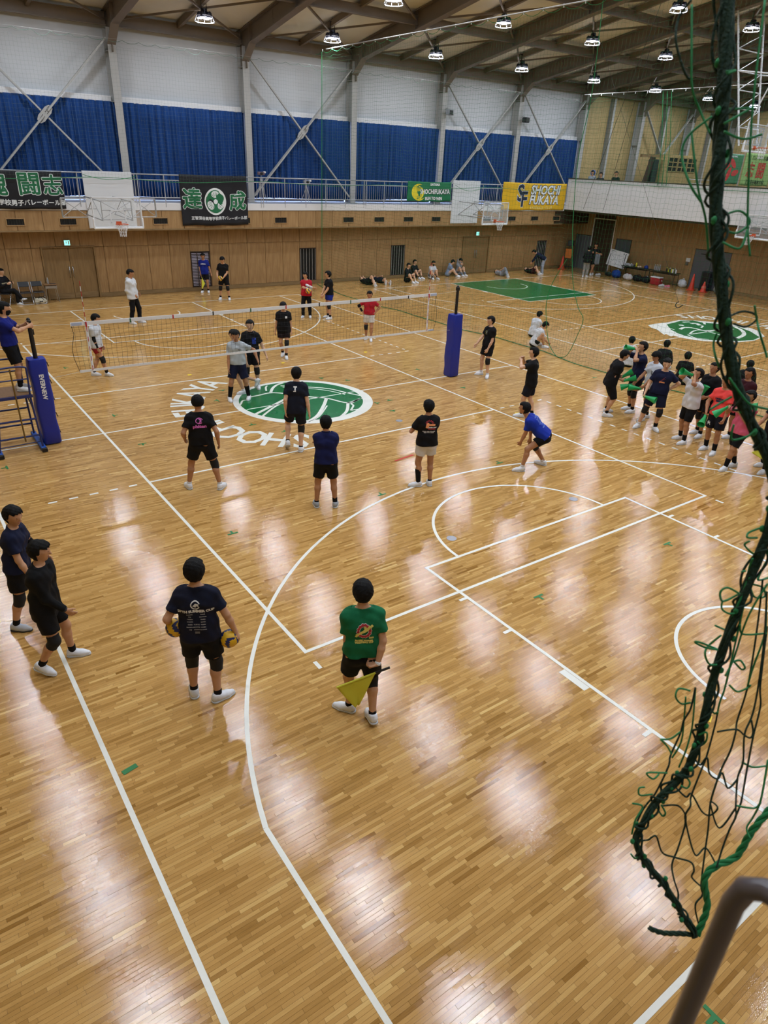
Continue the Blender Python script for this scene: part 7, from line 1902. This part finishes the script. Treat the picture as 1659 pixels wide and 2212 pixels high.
cloth_heap((29.35, 11.6, 0.722), (0.3, 0.5, 0.18), '#9da0a4', 'crumpled grey clothing on the table beside the whiteboard', 1)
cloth_heap((29.35, 10.35, 0.722), (0.3, 0.3, 0.20), '#243a86', 'blue cap and cloth on the middle of the tables', 2)
cloth_heap((29.4, 11.15, 0.722), (0.2, 0.2, 0.14), '#2a2b30', 'dark cloth bundle beside the yellow spray can', 3)
cloth_heap((29.3, 10.75, 0.722), (0.25, 0.3, 0.12), '#b9a58c', 'beige cloth bundle between dark cloth and blue cap', 6)
o = MB().lathe([(0.05, 0), (0.05, 0.18), (0.01, 0.27)], (0, 0, 0), 10).build('spray_can', mat('yellow_can', '#d8cf2a', 0.4), None, smooth=True, loc=(29.3, 11.02, 0.722)); tag(o, 'yellow cone shaped can standing on the table', 'can')
MB().lathe([(0.012, 0.26), (0.012, 0.29)], (0, 0, 0), 8).build('nozzle', M_black, o)
bag((28.95, 12.05, 0), (0.5, 0.3, 0.45), '#1c3f8a', 'blue backpack with white pattern under the table end', '#c4c8d2', 1.4, 2)
bag((28.85, 11.15, 0), (0.55, 0.3, 0.36), '#c5c1c2', 'white sports bag with red straps under the table', '#8a2a3a', 1.5, 3)
bag((29.0, 10.55, 0), (0.6, 0.32, 0.36), '#16171a', 'black duffel bag under the tables', '#2a2b30', 1.5, 4)
bag((29.0, 9.98, 0), (0.4, 0.3, 0.34), '#1a1b1e', 'black bag with pale towel beside the red cooler', '#c7ccd0', 1.5, 5)
bag((29.1, 12.75, 0), (0.5, 0.3, 0.22), '#232c2a', 'low dark bag at the foot of the whiteboard', '#6f8a84', 1.4, 6)
bag((29.6, 8.0, 0), (0.35, 0.2, 0.46), '#c9ccd2', 'white plastic carrier bag by the grey double door', '#d5d7db', 1.3, 7)
bag((29.6, 5.75, 0), (0.4, 0.3, 0.5), '#8f8f88', 'grey sack leaning by the orange cones', '#a5a59c', 1.3, 9)
ck = empty('cooler_box', (28.95, 9.25, 0), PI / 2, 'red cooler box with white lid in front of the tables', 'cooler box')
MB().cbox((0, 0, 0.19), (0.62, 0.36, 0.37), 0.03).build('tub', mat('red_plastic', '#9e1f2c', 0.4), ck); MB().cbox((0, 0, 0.405), (0.64, 0.38, 0.07), 0.025).build('lid', M_white, ck)
MB().tube([(-0.32, 0, 0.3), (-0.36, 0, 0.25), (-0.36, 0, 0.2)], 0.015, 6).build('handle', M_white, ck)
def shoes(loc, rz, c, label):
    for sg in (-1, 1):
        prims = [(np.array([sg * 0.06, -0.09, 0.05]), np.array([sg * 0.06, 0.06, 0.045]), 0.045, 0.042, 0.03, []), (np.array([sg * 0.06, 0.06, 0.045]), np.array([sg * 0.06, 0.13, 0.04]), 0.042, 0.03, 0.03, []), (np.array([sg * 0.06, -0.09, 0.06]), np.array([sg * 0.06, -0.07, 0.09]), 0.04, 0.035, 0.03, [])]
        V, F = surface(prims, 0.012, [lambda X, Y, Z: (0.004 - Z + 0 * X + 0 * Y).astype(np.float32)])
        o = link_mesh('sports_shoe', np_mesh('sports_shoe', V, F, mat('loose_shoe_' + c.strip('#'), c, 0.5), True), None, loc, (0, 0, rz)); tag(o, ('left ' if sg < 0 else 'right ') + label, 'shoe', 'loose sports shoes')
        MB().cbox((sg * 0.06, 0.02, 0.012), (0.095, 0.28, 0.02), 0.008).build('sole', M_sole, o)
shoes((28.75, 8.72, 0), 1.2, '#d4d6d8', 'white sports shoe of a pair left beside the red cooler')
shoes((28.8, 8.38, 0), 0.8, '#e0708a', 'pink sports shoe of a pair left by the carrier bag')
shoes((28.7, 13.2, 0), 1.0, '#cfd3d8', 'white sports shoe of a pair by the whiteboard leg')
M_cone = mat('orange_cone_plastic', '#d23c22', 0.45)
def cone(x, y, label, h_=0.72):
    e = empty('traffic_cone', (x, y, 0), 0.3, label, 'cone', 'orange traffic cones')
    MB().cbox((0, 0, 0.02), (0.40, 0.40, 0.04), 0.015).build('base', M_cone, e); MB().lathe([(0.16, 0.04), (0.03, h_), (0.022, h_ + 0.01)], (0, 0, 0), 18).build('cone_body', M_cone, e, smooth=True, angle=0.8)
    MB().lathe([(0.126, 0.22), (0.104, 0.33)], (0, 0, 0), 18, cap=False).build('pale_band', mat('pale_band', '#dd7060', 0.4), e)
cone(29.2, 7.15, 'tall orange traffic cone in front of the grey double door', 0.85); cone(29.15, 6.40, 'shorter orange cone beside the black speaker box', 0.55); cone(28.6, 16.05, 'orange traffic cone in the far right corner by the trolley', 0.8)
sp = MB().cbox((29.85, 6.75, 0.5), (0.4, 0.5, 1.0), 0.02).build('speaker_box', mat('dark_blue_box', '#17192a', 0.5)); tag(sp, 'tall black speaker box between the cones and the grey door', 'speaker')
MB().cbox((29.645, 6.75, 0.5), (0.012, 0.42, 0.9), 0.004).build('grille', M_black, sp)
ct = empty('trolley', (29.2, 16.1, 0), 0.3, 'black wire trolley with an orange printed sheet in the far right corner', 'trolley')
for x in (-0.25, 0.25):
    for y in (-0.2, 0.2): MB().tube([(x, y, 0.08), (x, y, 1.55)], 0.014, 6).build('upright', M_black, ct); MB().lathe([(0.04, -0.015), (0.04, 0.015)], (0, 0, 0), 10).build('wheel', M_black, ct, loc=(x, y, 0.04), rot=(PI / 2, 0, 0))
for z in (0.12, 0.7, 1.4): MB().box((0, 0, z), (0.52, 0.42, 0.02)).build('shelf', mat('dark_wire', '#2a2a2c', 0.5), ct)
MB().cbox((-0.28, -0.05, 0.95), (0.015, 0.44, 0.55), 0.004).build('printed_sheet', mat('orange_sheet', '#c8702a', 0.6, noise=0.3, nscale=9), ct)
MB().cbox((0.02, 0, 1.56), (0.4, 0.3, 0.3), 0.02).build('carton', mat('grey_carton', '#3b3a3a', 0.6), ct)
# gallery objects
gb = empty('storage_hutch', (36.6, 14.2, ZB), 0, 'pale wooden hutch with small windows standing on the gallery', 'cabinet')
MB().cbox((0, 0.5, 1.55), (3.2, 1.0, 3.1), 0.01).build('body', M_panel_r, gb)
for k in range(3):
    x = -1.1 + k * 1.05
    w = MB().box((x, -0.01, 2.55), (0.92, 0.02, 0.8)).build('window_pane', M_dark, gb)
    f_ = MB()
    for zz in (2.15, 2.42, 2.68, 2.95): f_.box((x, -0.03, zz), (0.96, 0.03, 0.05))
    for xx_ in (x - 0.47, x, x + 0.47): f_.box((xx_, -0.03, 2.55), (0.05, 0.03, 0.85))
    f_.build('window_bars', M_panel_r, gb)
rk = empty('stored_frames', (33.6, 14.4, ZB), 0, 'dark stacked frames stored on the gallery beside the hutch', 'rack')
for k in range(5):
    MB().bar((-0.9 + k * 0.18, 0.1 * k, 0.02), (-0.1 + k * 0.22, 0.1 * k, 2.9), 0.1, 0.12, up=(0, 1, 0)).build('frame', M_dkbrown, rk)
MB().cbox((0.9, 0.5, 1.4), (0.5, 0.5, 2.8), 0.05).build('mat_roll', mat('dark_mat', '#23282c', 0.7), rk)
MB().bar((-0.9, 0.2, 2.95), (1.2, 0.2, 3.0), 0.15, 0.15).build('top_bar', M_base, rk)
gr = empty('gallery_rail', (31.0, 9.9, ZB), 0, 'low silver rail on the gallery behind the parapet', 'railing')
for x in (0.0, 1.6, 3.2): MB().tube([(x, 0, 0), (x, 0, 1.75)], 0.02, 6).build('post', M_alu, gr)
for z in (1.55, 1.75): MB().tube([(0, 0, z), (3.2, 0, z)], 0.02, 6).build('rail', M_alu, gr)
fn = MB().lathe([(0.16, -0.03), (0.16, 0.03)], (0, 0, 0), 20).build('fan', mat('blue_fan', '#2f62b8', 0.4), None, loc=(28.6, 14.75, 5.62), rot=(0, PI / 2, 0)); tag(fn, 'round blue fan on a pole beside the spectators', 'fan')
MB().tube([(-0.0, 0, 0), (1.83, 0, 0)], 0.02, 6).build('pole', M_white, fn)

# ================================================================== SAFETY NETS AND ROPES
M_net = mat('green_safety_twine', '#1f6a3d', 0.75); M_netd = mat('dark_green_rope', '#0b2c1c', 0.85, noise=0.3, nscale=40, bump=0.6, bscale=120); M_neth = mat('green_net_rope', '#187a42', 0.7); M_netg = mat('faded_grey_green_twine', '#5d7264', 0.8)
def sheet(fn, nu, nv, r, m, zig=0.018):
    """knotted sheet: verticals and horizontals of thin twine following fn(u, v)"""
    G = np.array([[fn(i, j) for j in range(nv)] for i in range(nu)], float)
    G[:, :, 2] += (zig * ((np.arange(nu) // 2) % 2 * 2 - 1))[:, None] * np.linspace(1, 0.3, nv)[None, :]
    polys = [G[i, ::2] if nv > 20 else G[i] for i in range(nu)] + [G[:, j] for j in range(nv)]
    return threads(polys, r, 3)
# divider between the two courts
dn = empty('divider_net', (10.3, 0, 0), 0, 'green netting hung across the hall between the two courts', 'net')
YN0, YN1 = -14.2, 15.5; cell = 0.13
nu = int((YN1 - YN0) / cell); nv = int(9.75 / cell)
def fdn(i, j):
    y = YN0 + (YN1 - YN0) * i / (nu - 1); t = j / (nv - 1)
    x = 0.18 * math.sin(y * 0.8) * (1 - t) + 0.05 * math.sin(y * 2.3 + t * 3)
    bulge = -0.55 * math.exp(-((y - 10.5) / 2.2) ** 2) * (1 - t) ** 2 
    return (x + bulge, y, 0.03 + 9.72 * t - 0.05 * abs(math.sin(y * PI / 0.8)) * (t > 0.985))
V, F = sheet(fdn, nu, nv, 0.0019, M_net); o = link_mesh('netting', np_mesh('netting', V, F, M_net), dn); o['kind'] = 'stuff'
pts = [(fdn(i, 0)[0], fdn(i, 0)[1], 0.02) for i in range(0, nu, 3)] + [(0.2, 16.3, 0.02)]
MB().tube(pts, 0.012, 6).build('bottom_rope', M_neth, dn)
MB().tube([(0, YN0, 9.86), (0, YN1 - 0.4, 9.86)], 0.022, 8).build('top_rail', M_steel_l, dn)
top = []
for k in range(38):
    y = YN0 + 0.8 * k; top += [(0, y, 9.84), (0, y + 0.2, 9.75), (0, y + 0.4, 9.72), (0, y + 0.6, 9.75)]
MB().tube(top, 0.008, 5).build('scalloped_edge', M_neth, dn)
for k in range(38): MB().cbox((0, YN0 + 0.8 * k, 9.84), (0.03, 0.03, 0.09), 0.006).build('runner', M_white, dn)
MB().tube([(0, 15.46, 0.05), (0, 15.48, 5), (0, 15.46, 9.8)], 0.014, 6).build('edge_rope', M_neth, dn)
MB().tube(curve_pts([(0.03, 0.42, 9.8), (0.03, 0.31, 7.63), (0.03, 0.45, 6.1), (0.03, 0.34, 4.57), (0.03, 0.09, 3.11), (0.03, -0.14, 2.3), (0.03, -0.46, 1.71), (0.03, -0.73, 1.39), (0.03, -0.6, 0.85), (0.03, -0.36, 0.22), (0.03, -0.11, 0.03), (0.03, 0.17, 0.05), (0.03, 0.54, 0.40), (0.03, 0.79, 1.11), (0.03, 0.88, 1.7), (0.03, 0.74, 2.32), (0.03, 0.31, 3.08)], 5), 0.011, 6).build('slack_rope', M_neth, dn)
for a, b in (((0.02, -1.5, 9.5), (0.02, -0.04, 4.57)), ((0.02, -1.53, 9.2), (0.02, -0.79, 4.58))):
    MB().tube([a, b], 0.006, 5).build('pull_cord', mat('dark_cord', '#33302a', 0.8), dn)
# net in front of the far balcony
fnet = empty('balcony_net', (9.0, YF - 0.24, 4.5), 0, 'thin protective net hung in front of the far balcony windows', 'net')
nu = int(36.8 / 0.125); nv = int(4.6 / 0.125)
def ffn(i, j):
    x = -18.4 + 36.8 * i / (nu - 1); t = j / (nv - 1)
    return (x, 0.04 * math.sin(x * 1.3) * t + 0.03 * math.sin(x * 4 + t * 2), 0.10 + 4.62 * t - 0.07 * abs(math.sin(x * PI / 0.62)) * (t > 0.97) - 0.06 * math.sin(x * 0.9) * (1 - t))
V, F = sheet(ffn, nu, nv, 0.0016, M_netg, 0.012); o = link_mesh('netting', np_mesh('netting', V, F, M_netg), fnet); o['kind'] = 'stuff'
sc2 = []
for k in range(60):
    x = -18.4 + 0.62 * k; d_ = 0.16 if k % 9 == 4 else 0.075
    sc2 += [(x, 0, 4.76), (x + 0.16, 0, 4.76 - d_ * 0.8), (x + 0.31, 0, 4.76 - d_), (x + 0.46, 0, 4.76 - d_ * 0.8)]
MB().tube(sc2, 0.007, 5).build('scalloped_edge', M_netg, fnet)
MB().tube([(-18.4, 0, 4.78), (18.4, 0, 4.78)], 0.004, 5).build('top_wire', M_steel_l, fnet)
MB().tube([(x, 0.02 * math.sin(x * 3), 0.10 - 0.06 * math.sin(x * 0.9)) for x in np.linspace(-18.4, 18.4, 120)], 0.010, 5).build('bottom_rope', M_neth, fnet)
# the lower edge sags across the white boards of the hoops
for x0, x1, dip in ((-0.35, 1.7, 0.16), (18.5, 20.7, 0.28)):
    cx_ = 9.0
    MB().tube([(x0 - cx_ + (x1 - x0) * t, -0.08, 0.25 - dip * 4 * t * (1 - t)) for t in np.linspace(0, 1, 12)], 0.010, 5).build('sagging_rope', M_neth, fnet)
# net in front of the right gallery, bunched at one place
gnet = empty('gallery_net', (XF - 0.12, 0, 5.3), 0, 'green net on a ceiling rail in front of the right gallery', 'net')
ys_ = list(np.arange(-10.0, 8.6, 0.14)) + list(np.arange(8.6, 10.4, 0.045)) + list(np.arange(10.4, 15.4, 0.14))
nv = 30
def fgn(i, j):
    y = ys_[i]; t = j / (nv - 1)
    g_ = math.exp(-((y - 9.6) / 0.9) ** 2)
    yy_ = y + (9.3 - y) * 0.45 * g_ * (1 - t)
    return (0.15 * g_ * math.sin(i * 1.9), yy_, -0.2 + 4.4 * t)
V, F = sheet(fgn, len(ys_), nv, 0.0021, M_net, 0.01); o = link_mesh('netting', np_mesh('netting', V, F, M_net), gnet); o['kind'] = 'stuff'
MB().tube([(0, -10, 4.25), (0, 15.4, 4.25)], 0.02, 8).build('top_rail', M_steel_l, gnet)
for y in np.arange(-9.8, 15.3, 0.75): MB().cbox((0, y, 4.2), (0.035, 0.035, 0.11), 0.006).build('runner', M_white, gnet)
MB().tube([(0, -10, -0.2), (0, 15.4, -0.2)], 0.012, 5).build('bottom_rope', M_neth, gnet)
for y in (9.0, 9.25, 9.5): MB().tube([(0.05, y + 0.8, 4.2), (0.05, y + 0.3, 2.0), (0.05, y, -0.15)], 0.018, 6).build('bunched_edge', M_neth, gnet)
# cord with a hook hanging from the roof over the far court
hk = empty('hook_cord', (20, 2.05, 0.78), 0, 'thin slanting cord with a black hook over the second court', 'cord')
MB().tube([(0, 0, 0), (0, 7.05, 10.86)], 0.006, 5).build('cord', MATS['dark_cord'], hk)
MB().tube(curve_pts([(0, 0, 0.05), (0.0, 0.08, 0.0), (0.0, 0.12, -0.12), (0, 0.02, -0.2), (0, -0.1, -0.15), (0.03, -0.2, -0.05)], 5), 0.02, 6).build('hook', M_black, hk)

# ------------------------------------------------------------------ gathered net hanging in front of the camera's balcony
ROPE_MAIN, ROPE_LOW, ROPE_TAIL, TWINE = ([(-6.223,-13.989,5.908), (-6.251,-14.047,5.731), (-6.268,-14.083,5.600), (-6.284,-14.116,5.484), (-6.287,-14.143,5.402), (-6.277,-14.182,5.289), (-6.265,-14.225,5.171), (-6.244,-14.270,5.071), (-6.219,-14.311,5.000), (-6.196,-14.345,4.943), (-6.171,-14.378,4.859), (-6.171,-14.391,4.777), (-6.185,-14.396,4.691), (-6.213,-14.400,4.564), (-6.241,-14.406,4.433), (-6.265,-14.419,4.297), (-6.284,-14.436,4.189), (-6.311,-14.446,4.092), (-6.343,-14.439,4.035), (-6.387,-14.425,3.977), (-6.424,-14.422,3.904), (-6.441,-14.427,3.845), (-6.417,-14.468,3.774), (-6.387,-14.506,3.724), (-6.358,-14.548,3.658), (-6.336,-14.583,3.599), (-6.313,-14.615,3.555)],
 [(-6.313,-14.615,3.555), (-6.285,-14.605,3.647), (-6.287,-14.574,3.736), (-6.261,-14.579,3.779), (-6.212,-14.604,3.813), (-6.173,-14.606,3.895), (-6.120,-14.618,3.983)],
 [(-6.425,-14.528,3.572), (-6.395,-14.554,3.558), (-6.351,-14.586,3.557), (-6.313,-14.615,3.555)],
 [[(-6.228,-14.439,4.232), (-6.232,-14.445,4.196), (-6.248,-14.457,4.098), (-6.268,-14.463,4.056), (-6.288,-14.468,3.972), (-6.312,-14.483,3.965), (-6.314,-14.479,3.924), (-6.305,-14.484,3.879), (-6.331,-14.496,3.812), (-6.341,-14.499,3.756), (-6.356,-14.523,3.729), (-6.340,-14.539,3.678), (-6.347,-14.547,3.662)],
  [(-6.195,-14.399,4.590), (-6.223,-14.422,4.468), (-6.233,-14.438,4.328), (-6.243,-14.442,4.275), (-6.232,-14.442,4.228)],
  [(-6.151,-14.409,4.616), (-6.134,-14.428,4.474), (-6.163,-14.465,4.314), (-6.172,-14.473,4.200), (-6.189,-14.485,4.176), (-6.205,-14.494,4.123), (-6.202,-14.488,4.053), (-6.233,-14.498,4.021), (-6.248,-14.507,3.956), (-6.237,-14.521,3.856), (-6.248,-14.536,3.795), (-6.276,-14.567,3.697), (-6.259,-14.575,3.644), (-6.287,-14.576,3.620), (-6.278,-14.601,3.551)],
  [(-6.182,-14.439,4.607), (-6.183,-14.470,4.483), (-6.179,-14.494,4.343), (-6.191,-14.509,4.260), (-6.225,-14.519,4.215), (-6.226,-14.539,4.135), (-6.244,-14.547,4.088), (-6.249,-14.569,4.004), (-6.251,-14.578,3.978), (-6.260,-14.578,3.929), (-6.270,-14.582,3.863), (-6.299,-14.594,3.820)],
  [(-6.136,-14.451,4.489), (-6.141,-14.486,4.319), (-6.125,-14.499,4.247), (-6.151,-14.518,4.157), (-6.175,-14.546,4.026), (-6.180,-14.557,3.961), (-6.188,-14.559,3.911)],
  [(-6.171,-14.576,4.141), (-6.212,-14.607,4.045), (-6.211,-14.605,3.974), (-6.222,-14.604,3.939), (-6.236,-14.625,3.929)],
  [(-6.278,-14.434,4.094), (-6.258,-14.452,4.062), (-6.255,-14.462,4.097), (-6.250,-14.479,4.050), (-6.228,-14.496,4.030), (-6.198,-14.492,4.031), (-6.205,-14.521,4.003), (-6.168,-14.524,4.019)],
  [(-6.294,-14.422,3.969), (-6.285,-14.454,3.954), (-6.271,-14.461,3.963), (-6.244,-14.493,3.905), (-6.219,-14.508,3.889), (-6.218,-14.519,3.928), (-6.213,-14.500,3.930), (-6.217,-14.498,3.922), (-6.197,-14.534,3.847), (-6.178,-14.549,3.932)],
  [(-6.345,-14.425,3.928), (-6.303,-14.448,3.924), (-6.280,-14.467,3.889), (-6.272,-14.476,3.848), (-6.268,-14.523,3.770), (-6.228,-14.530,3.778), (-6.214,-14.568,3.733)],
  [(-6.452,-14.441,3.875), (-6.436,-14.455,3.883), (-6.430,-14.459,3.893), (-6.418,-14.466,3.894), (-6.394,-14.484,3.831), (-6.361,-14.505,3.810), (-6.343,-14.543,3.819), (-6.339,-14.557,3.797), (-6.323,-14.553,3.749), (-6.313,-14.580,3.733)],
  [(-6.264,-14.468,4.203), (-6.213,-14.492,4.204), (-6.189,-14.508,4.183), (-6.186,-14.523,4.185), (-6.181,-14.522,4.203), (-6.195,-14.513,4.244)],
  [(-6.162,-14.518,4.075), (-6.126,-14.536,4.051), (-6.087,-14.553,4.048)],
  [(-6.240,-14.566,4.001), (-6.195,-14.595,3.990), (-6.188,-14.603,4.016)],
  [(-6.287,-14.379,4.290), (-6.305,-14.356,4.289), (-6.318,-14.360,4.270), (-6.289,-14.367,4.236), (-6.282,-14.387,4.252)],
  [(-6.366,-14.376,4.154), (-6.348,-14.393,4.161), (-6.323,-14.401,4.179)],
  [(-6.378,-14.382,4.165), (-6.359,-14.395,4.141), (-6.355,-14.411,4.123)],
  [(-6.384,-14.427,4.084), (-6.434,-14.398,4.088), (-6.416,-14.410,4.065), (-6.389,-14.409,4.066)],
  [(-6.370,-14.374,3.970), (-6.386,-14.367,3.969), (-6.388,-14.376,3.951), (-6.364,-14.399,3.962)],
  [(-6.457,-14.394,3.981), (-6.433,-14.412,3.970), (-6.462,-14.417,3.942), (-6.463,-14.419,3.888)],
  [(-6.428,-14.417,3.775), (-6.418,-14.429,3.761), (-6.405,-14.431,3.774)],
  [(-6.298,-14.439,4.186), (-6.291,-14.453,4.203), (-6.286,-14.457,4.176), (-6.289,-14.452,4.156), (-6.301,-14.443,4.167)],
  [(-6.332,-14.451,4.066), (-6.328,-14.468,4.052), (-6.336,-14.469,4.036), (-6.363,-14.463,4.056)],
  [(-6.391,-14.430,3.959), (-6.369,-14.443,3.922), (-6.367,-14.448,3.937), (-6.367,-14.430,3.953)],
  [(-6.273,-14.383,4.298), (-6.295,-14.397,4.245), (-6.303,-14.393,4.204), (-6.310,-14.397,4.160), (-6.331,-14.399,4.094), (-6.349,-14.410,4.070), (-6.369,-14.407,3.978), (-6.398,-14.401,3.929), (-6.423,-14.404,3.878)],
  [(-6.236,-14.369,4.262), (-6.253,-14.395,4.180), (-6.259,-14.403,4.137), (-6.280,-14.413,4.095), (-6.282,-14.410,4.029)],
  [(-6.273,-14.366,4.252), (-6.273,-14.379,4.185), (-6.281,-14.394,4.114), (-6.303,-14.393,4.063)],
  [(-6.250,-14.453,4.347), (-6.237,-14.472,4.333), (-6.213,-14.484,4.344), (-6.215,-14.488,4.356)],
  [(-6.242,-14.415,4.274), (-6.247,-14.423,4.250), (-6.236,-14.435,4.228), (-6.246,-14.446,4.246)],
  [(-6.230,-14.397,4.783), (-6.247,-14.381,4.767), (-6.260,-14.387,4.760), (-6.228,-14.395,4.754)],
  [(-6.206,-14.372,4.727), (-6.203,-14.362,4.710), (-6.191,-14.383,4.692), (-6.182,-14.395,4.693)],
  [(-6.263,-14.411,4.613), (-6.291,-14.392,4.630), (-6.305,-14.384,4.618), (-6.302,-14.395,4.596), (-6.262,-14.407,4.608)],
  [(-6.260,-14.376,4.572), (-6.261,-14.381,4.550), (-6.254,-14.399,4.543), (-6.217,-14.405,4.537)],
  [(-6.308,-14.421,4.466), (-6.339,-14.401,4.474), (-6.355,-14.383,4.484), (-6.353,-14.394,4.490), (-6.298,-14.415,4.460)],
  [(-6.273,-14.404,4.486), (-6.284,-14.386,4.443), (-6.302,-14.393,4.429), (-6.280,-14.401,4.394), (-6.269,-14.416,4.397)],
  [(-6.195,-14.424,4.381), (-6.185,-14.435,4.387), (-6.185,-14.451,4.375), (-6.182,-14.443,4.362), (-6.204,-14.427,4.387)],
  [(-6.233,-14.424,4.516), (-6.217,-14.427,4.485), (-6.198,-14.442,4.482), (-6.154,-14.461,4.481)],
  [(-6.139,-14.384,4.570), (-6.136,-14.399,4.551), (-6.099,-14.408,4.545), (-6.130,-14.408,4.583), (-6.149,-14.390,4.590)],
  [(-6.148,-14.436,4.553), (-6.158,-14.459,4.479), (-6.163,-14.462,4.373), (-6.164,-14.465,4.315)],
  [(-6.177,-14.433,4.626), (-6.205,-14.430,4.571), (-6.219,-14.429,4.511), (-6.218,-14.430,4.403), (-6.249,-14.436,4.365)],
  [(-6.101,-14.386,4.651), (-6.124,-14.388,4.608), (-6.134,-14.394,4.600), (-6.094,-14.399,4.596)],
  [(-6.212,-14.387,4.650), (-6.223,-14.383,4.649)],
  [(-6.189,-14.374,4.451), (-6.216,-14.359,4.466)],
  [(-6.211,-14.394,4.689), (-6.201,-14.389,4.659), (-6.212,-14.398,4.605), (-6.226,-14.401,4.561), (-6.230,-14.395,4.494)],
  [(-6.239,-14.190,5.243), (-6.199,-14.196,5.252), (-6.184,-14.218,5.249), (-6.160,-14.214,5.233), (-6.184,-14.207,5.218), (-6.224,-14.197,5.226)],
  [(-6.258,-14.250,5.278), (-6.227,-14.248,5.245), (-6.244,-14.270,5.223), (-6.224,-14.282,5.186), (-6.224,-14.293,5.169)],
  [(-6.267,-14.186,5.206), (-6.270,-14.186,5.183), (-6.285,-14.206,5.160), (-6.259,-14.208,5.132)],
  [(-6.288,-14.253,5.121), (-6.273,-14.280,5.090), (-6.256,-14.301,5.067), (-6.216,-14.325,5.056)],
  [(-6.311,-14.241,5.046), (-6.279,-14.245,5.058), (-6.262,-14.258,5.074)],
  [(-6.320,-14.308,5.032), (-6.318,-14.312,4.997), (-6.278,-14.323,4.999), (-6.263,-14.331,5.013)],
  [(-6.310,-13.973,5.851), (-6.309,-13.951,5.824), (-6.328,-13.967,5.782), (-6.316,-13.987,5.735), (-6.303,-13.999,5.713), (-6.299,-14.004,5.716)],
  [(-6.289,-13.962,5.847), (-6.311,-13.997,5.768), (-6.315,-14.021,5.694), (-6.291,-14.034,5.655), (-6.296,-14.074,5.610)],
  [(-6.192,-14.065,5.856), (-6.249,-14.129,5.655), (-6.245,-14.174,5.458), (-6.247,-14.205,5.375)],
  [(-6.295,-14.069,5.641), (-6.323,-14.041,5.603), (-6.333,-14.043,5.564), (-6.347,-14.086,5.511), (-6.320,-14.104,5.478)],
  [(-6.245,-14.070,5.657), (-6.207,-14.104,5.662)],
  [(-6.300,-14.104,5.627), (-6.243,-14.124,5.659)],
  [(-6.323,-14.122,5.611), (-6.274,-14.138,5.600), (-6.242,-14.159,5.610)],
  [(-6.269,-14.132,5.452), (-6.215,-14.138,5.462), (-6.190,-14.154,5.440), (-6.215,-14.144,5.417), (-6.250,-14.129,5.423)],
  [(-6.322,-14.177,5.403), (-6.311,-14.212,5.394), (-6.285,-14.204,5.430)],
  [(-6.255,-14.002,5.616), (-6.270,-14.058,5.505), (-6.257,-14.086,5.442), (-6.235,-14.102,5.363)],
  [(-6.292,-14.076,5.721), (-6.282,-14.090,5.723), (-6.304,-14.088,5.716)]])
gn_ = empty('gathered_net', tuple(ROPE_TAIL[0]), 0, 'dark green gathered net rope hanging in the right foreground', 'net')
O_ = Vector(ROPE_TAIL[0])
def rope(path, r0, r1, name, m, strands=3, twist=26.0, amp=0.6):
    P = curve_pts([Vector(p) - O_ for p in path], 10); n = len(P)
    L = [0.0]
    for a, b in zip(P[:-1], P[1:]): L.append(L[-1] + (b - a).length)
    b = MB()
    for k in range(strands):
        pts = []; rad = []
        for i, p in enumerate(P):
            d = (P[min(i + 1, n - 1)] - P[max(i - 1, 0)]).normalized(); x = d.orthogonal().normalized() if i == 0 else (px - d * px.dot(d)).normalized()
            px = x; y = d.cross(x); t = L[i] / L[-1]; r = r0 + (r1 - r0) * t; a = L[i] * twist + 2 * PI * k / strands
            pts.append(p + (x * math.cos(a) + y * math.sin(a)) * r * amp); rad.append(r * 0.62)
        b.tube(pts, rad, 7)
    return b.build(name, m, gn_, smooth=True)
rope(ROPE_MAIN, 0.0135, 0.0072, 'main_rope', M_netd, 4, 16)
rope(ROPE_LOW, 0.0085, 0.0085, 'lower_rope', M_neth, 3, 60)
rope(ROPE_TAIL, 0.0062, 0.0062, 'tail_rope', M_netd, 3, 110)
# net twine wound round the bundle
P = curve_pts([Vector(p) - O_ for p in ROPE_MAIN], 14); wn = []; rw = random.Random(9)
for s_ in range(3):
    pts = []; ph = s_ * 2.1
    for i, p in enumerate(P):
        d = (P[min(i + 1, len(P) - 1)] - P[max(i - 1, 0)]).normalized(); x = d.orthogonal().normalized(); y = d.cross(x); a = i * (0.23 + 0.08 * s_) + ph + 0.8 * math.sin(i * 0.31)
        r = (0.018 - 0.008 * i / len(P)) * (1 + 0.5 * math.sin(i * 0.37 + s_ * 2))
        pts.append(p + (x * math.cos(a) + y * math.sin(a)) * r)
    wn.append(pts)
b = MB()
for pts in wn: b.tube(pts, 0.0032, 5)
b.build('wound_twine', M_netd, gn_, smooth=True)
for c in TWINE:
    b = MB(); b.tube(curve_pts([Vector(p) - O_ for p in c], 7), 0.0026, 6); o = b.build('loose_twine', M_neth if len(c) < 6 else M_netd, gn_, smooth=True)
kn = MB()
for i in range(4, len(P) - 6, 9):
    p = P[i] + Vector((rw.uniform(-.015, .015), rw.uniform(-.015, .015), 0)); kn.lathe([(0.002, -0.009), (0.006, -0.004), (0.006, 0.004), (0.002, 0.009)], tuple(p), 7)
kn.build('knots', M_neth, gn_, smooth=True)['kind'] = 'stuff'
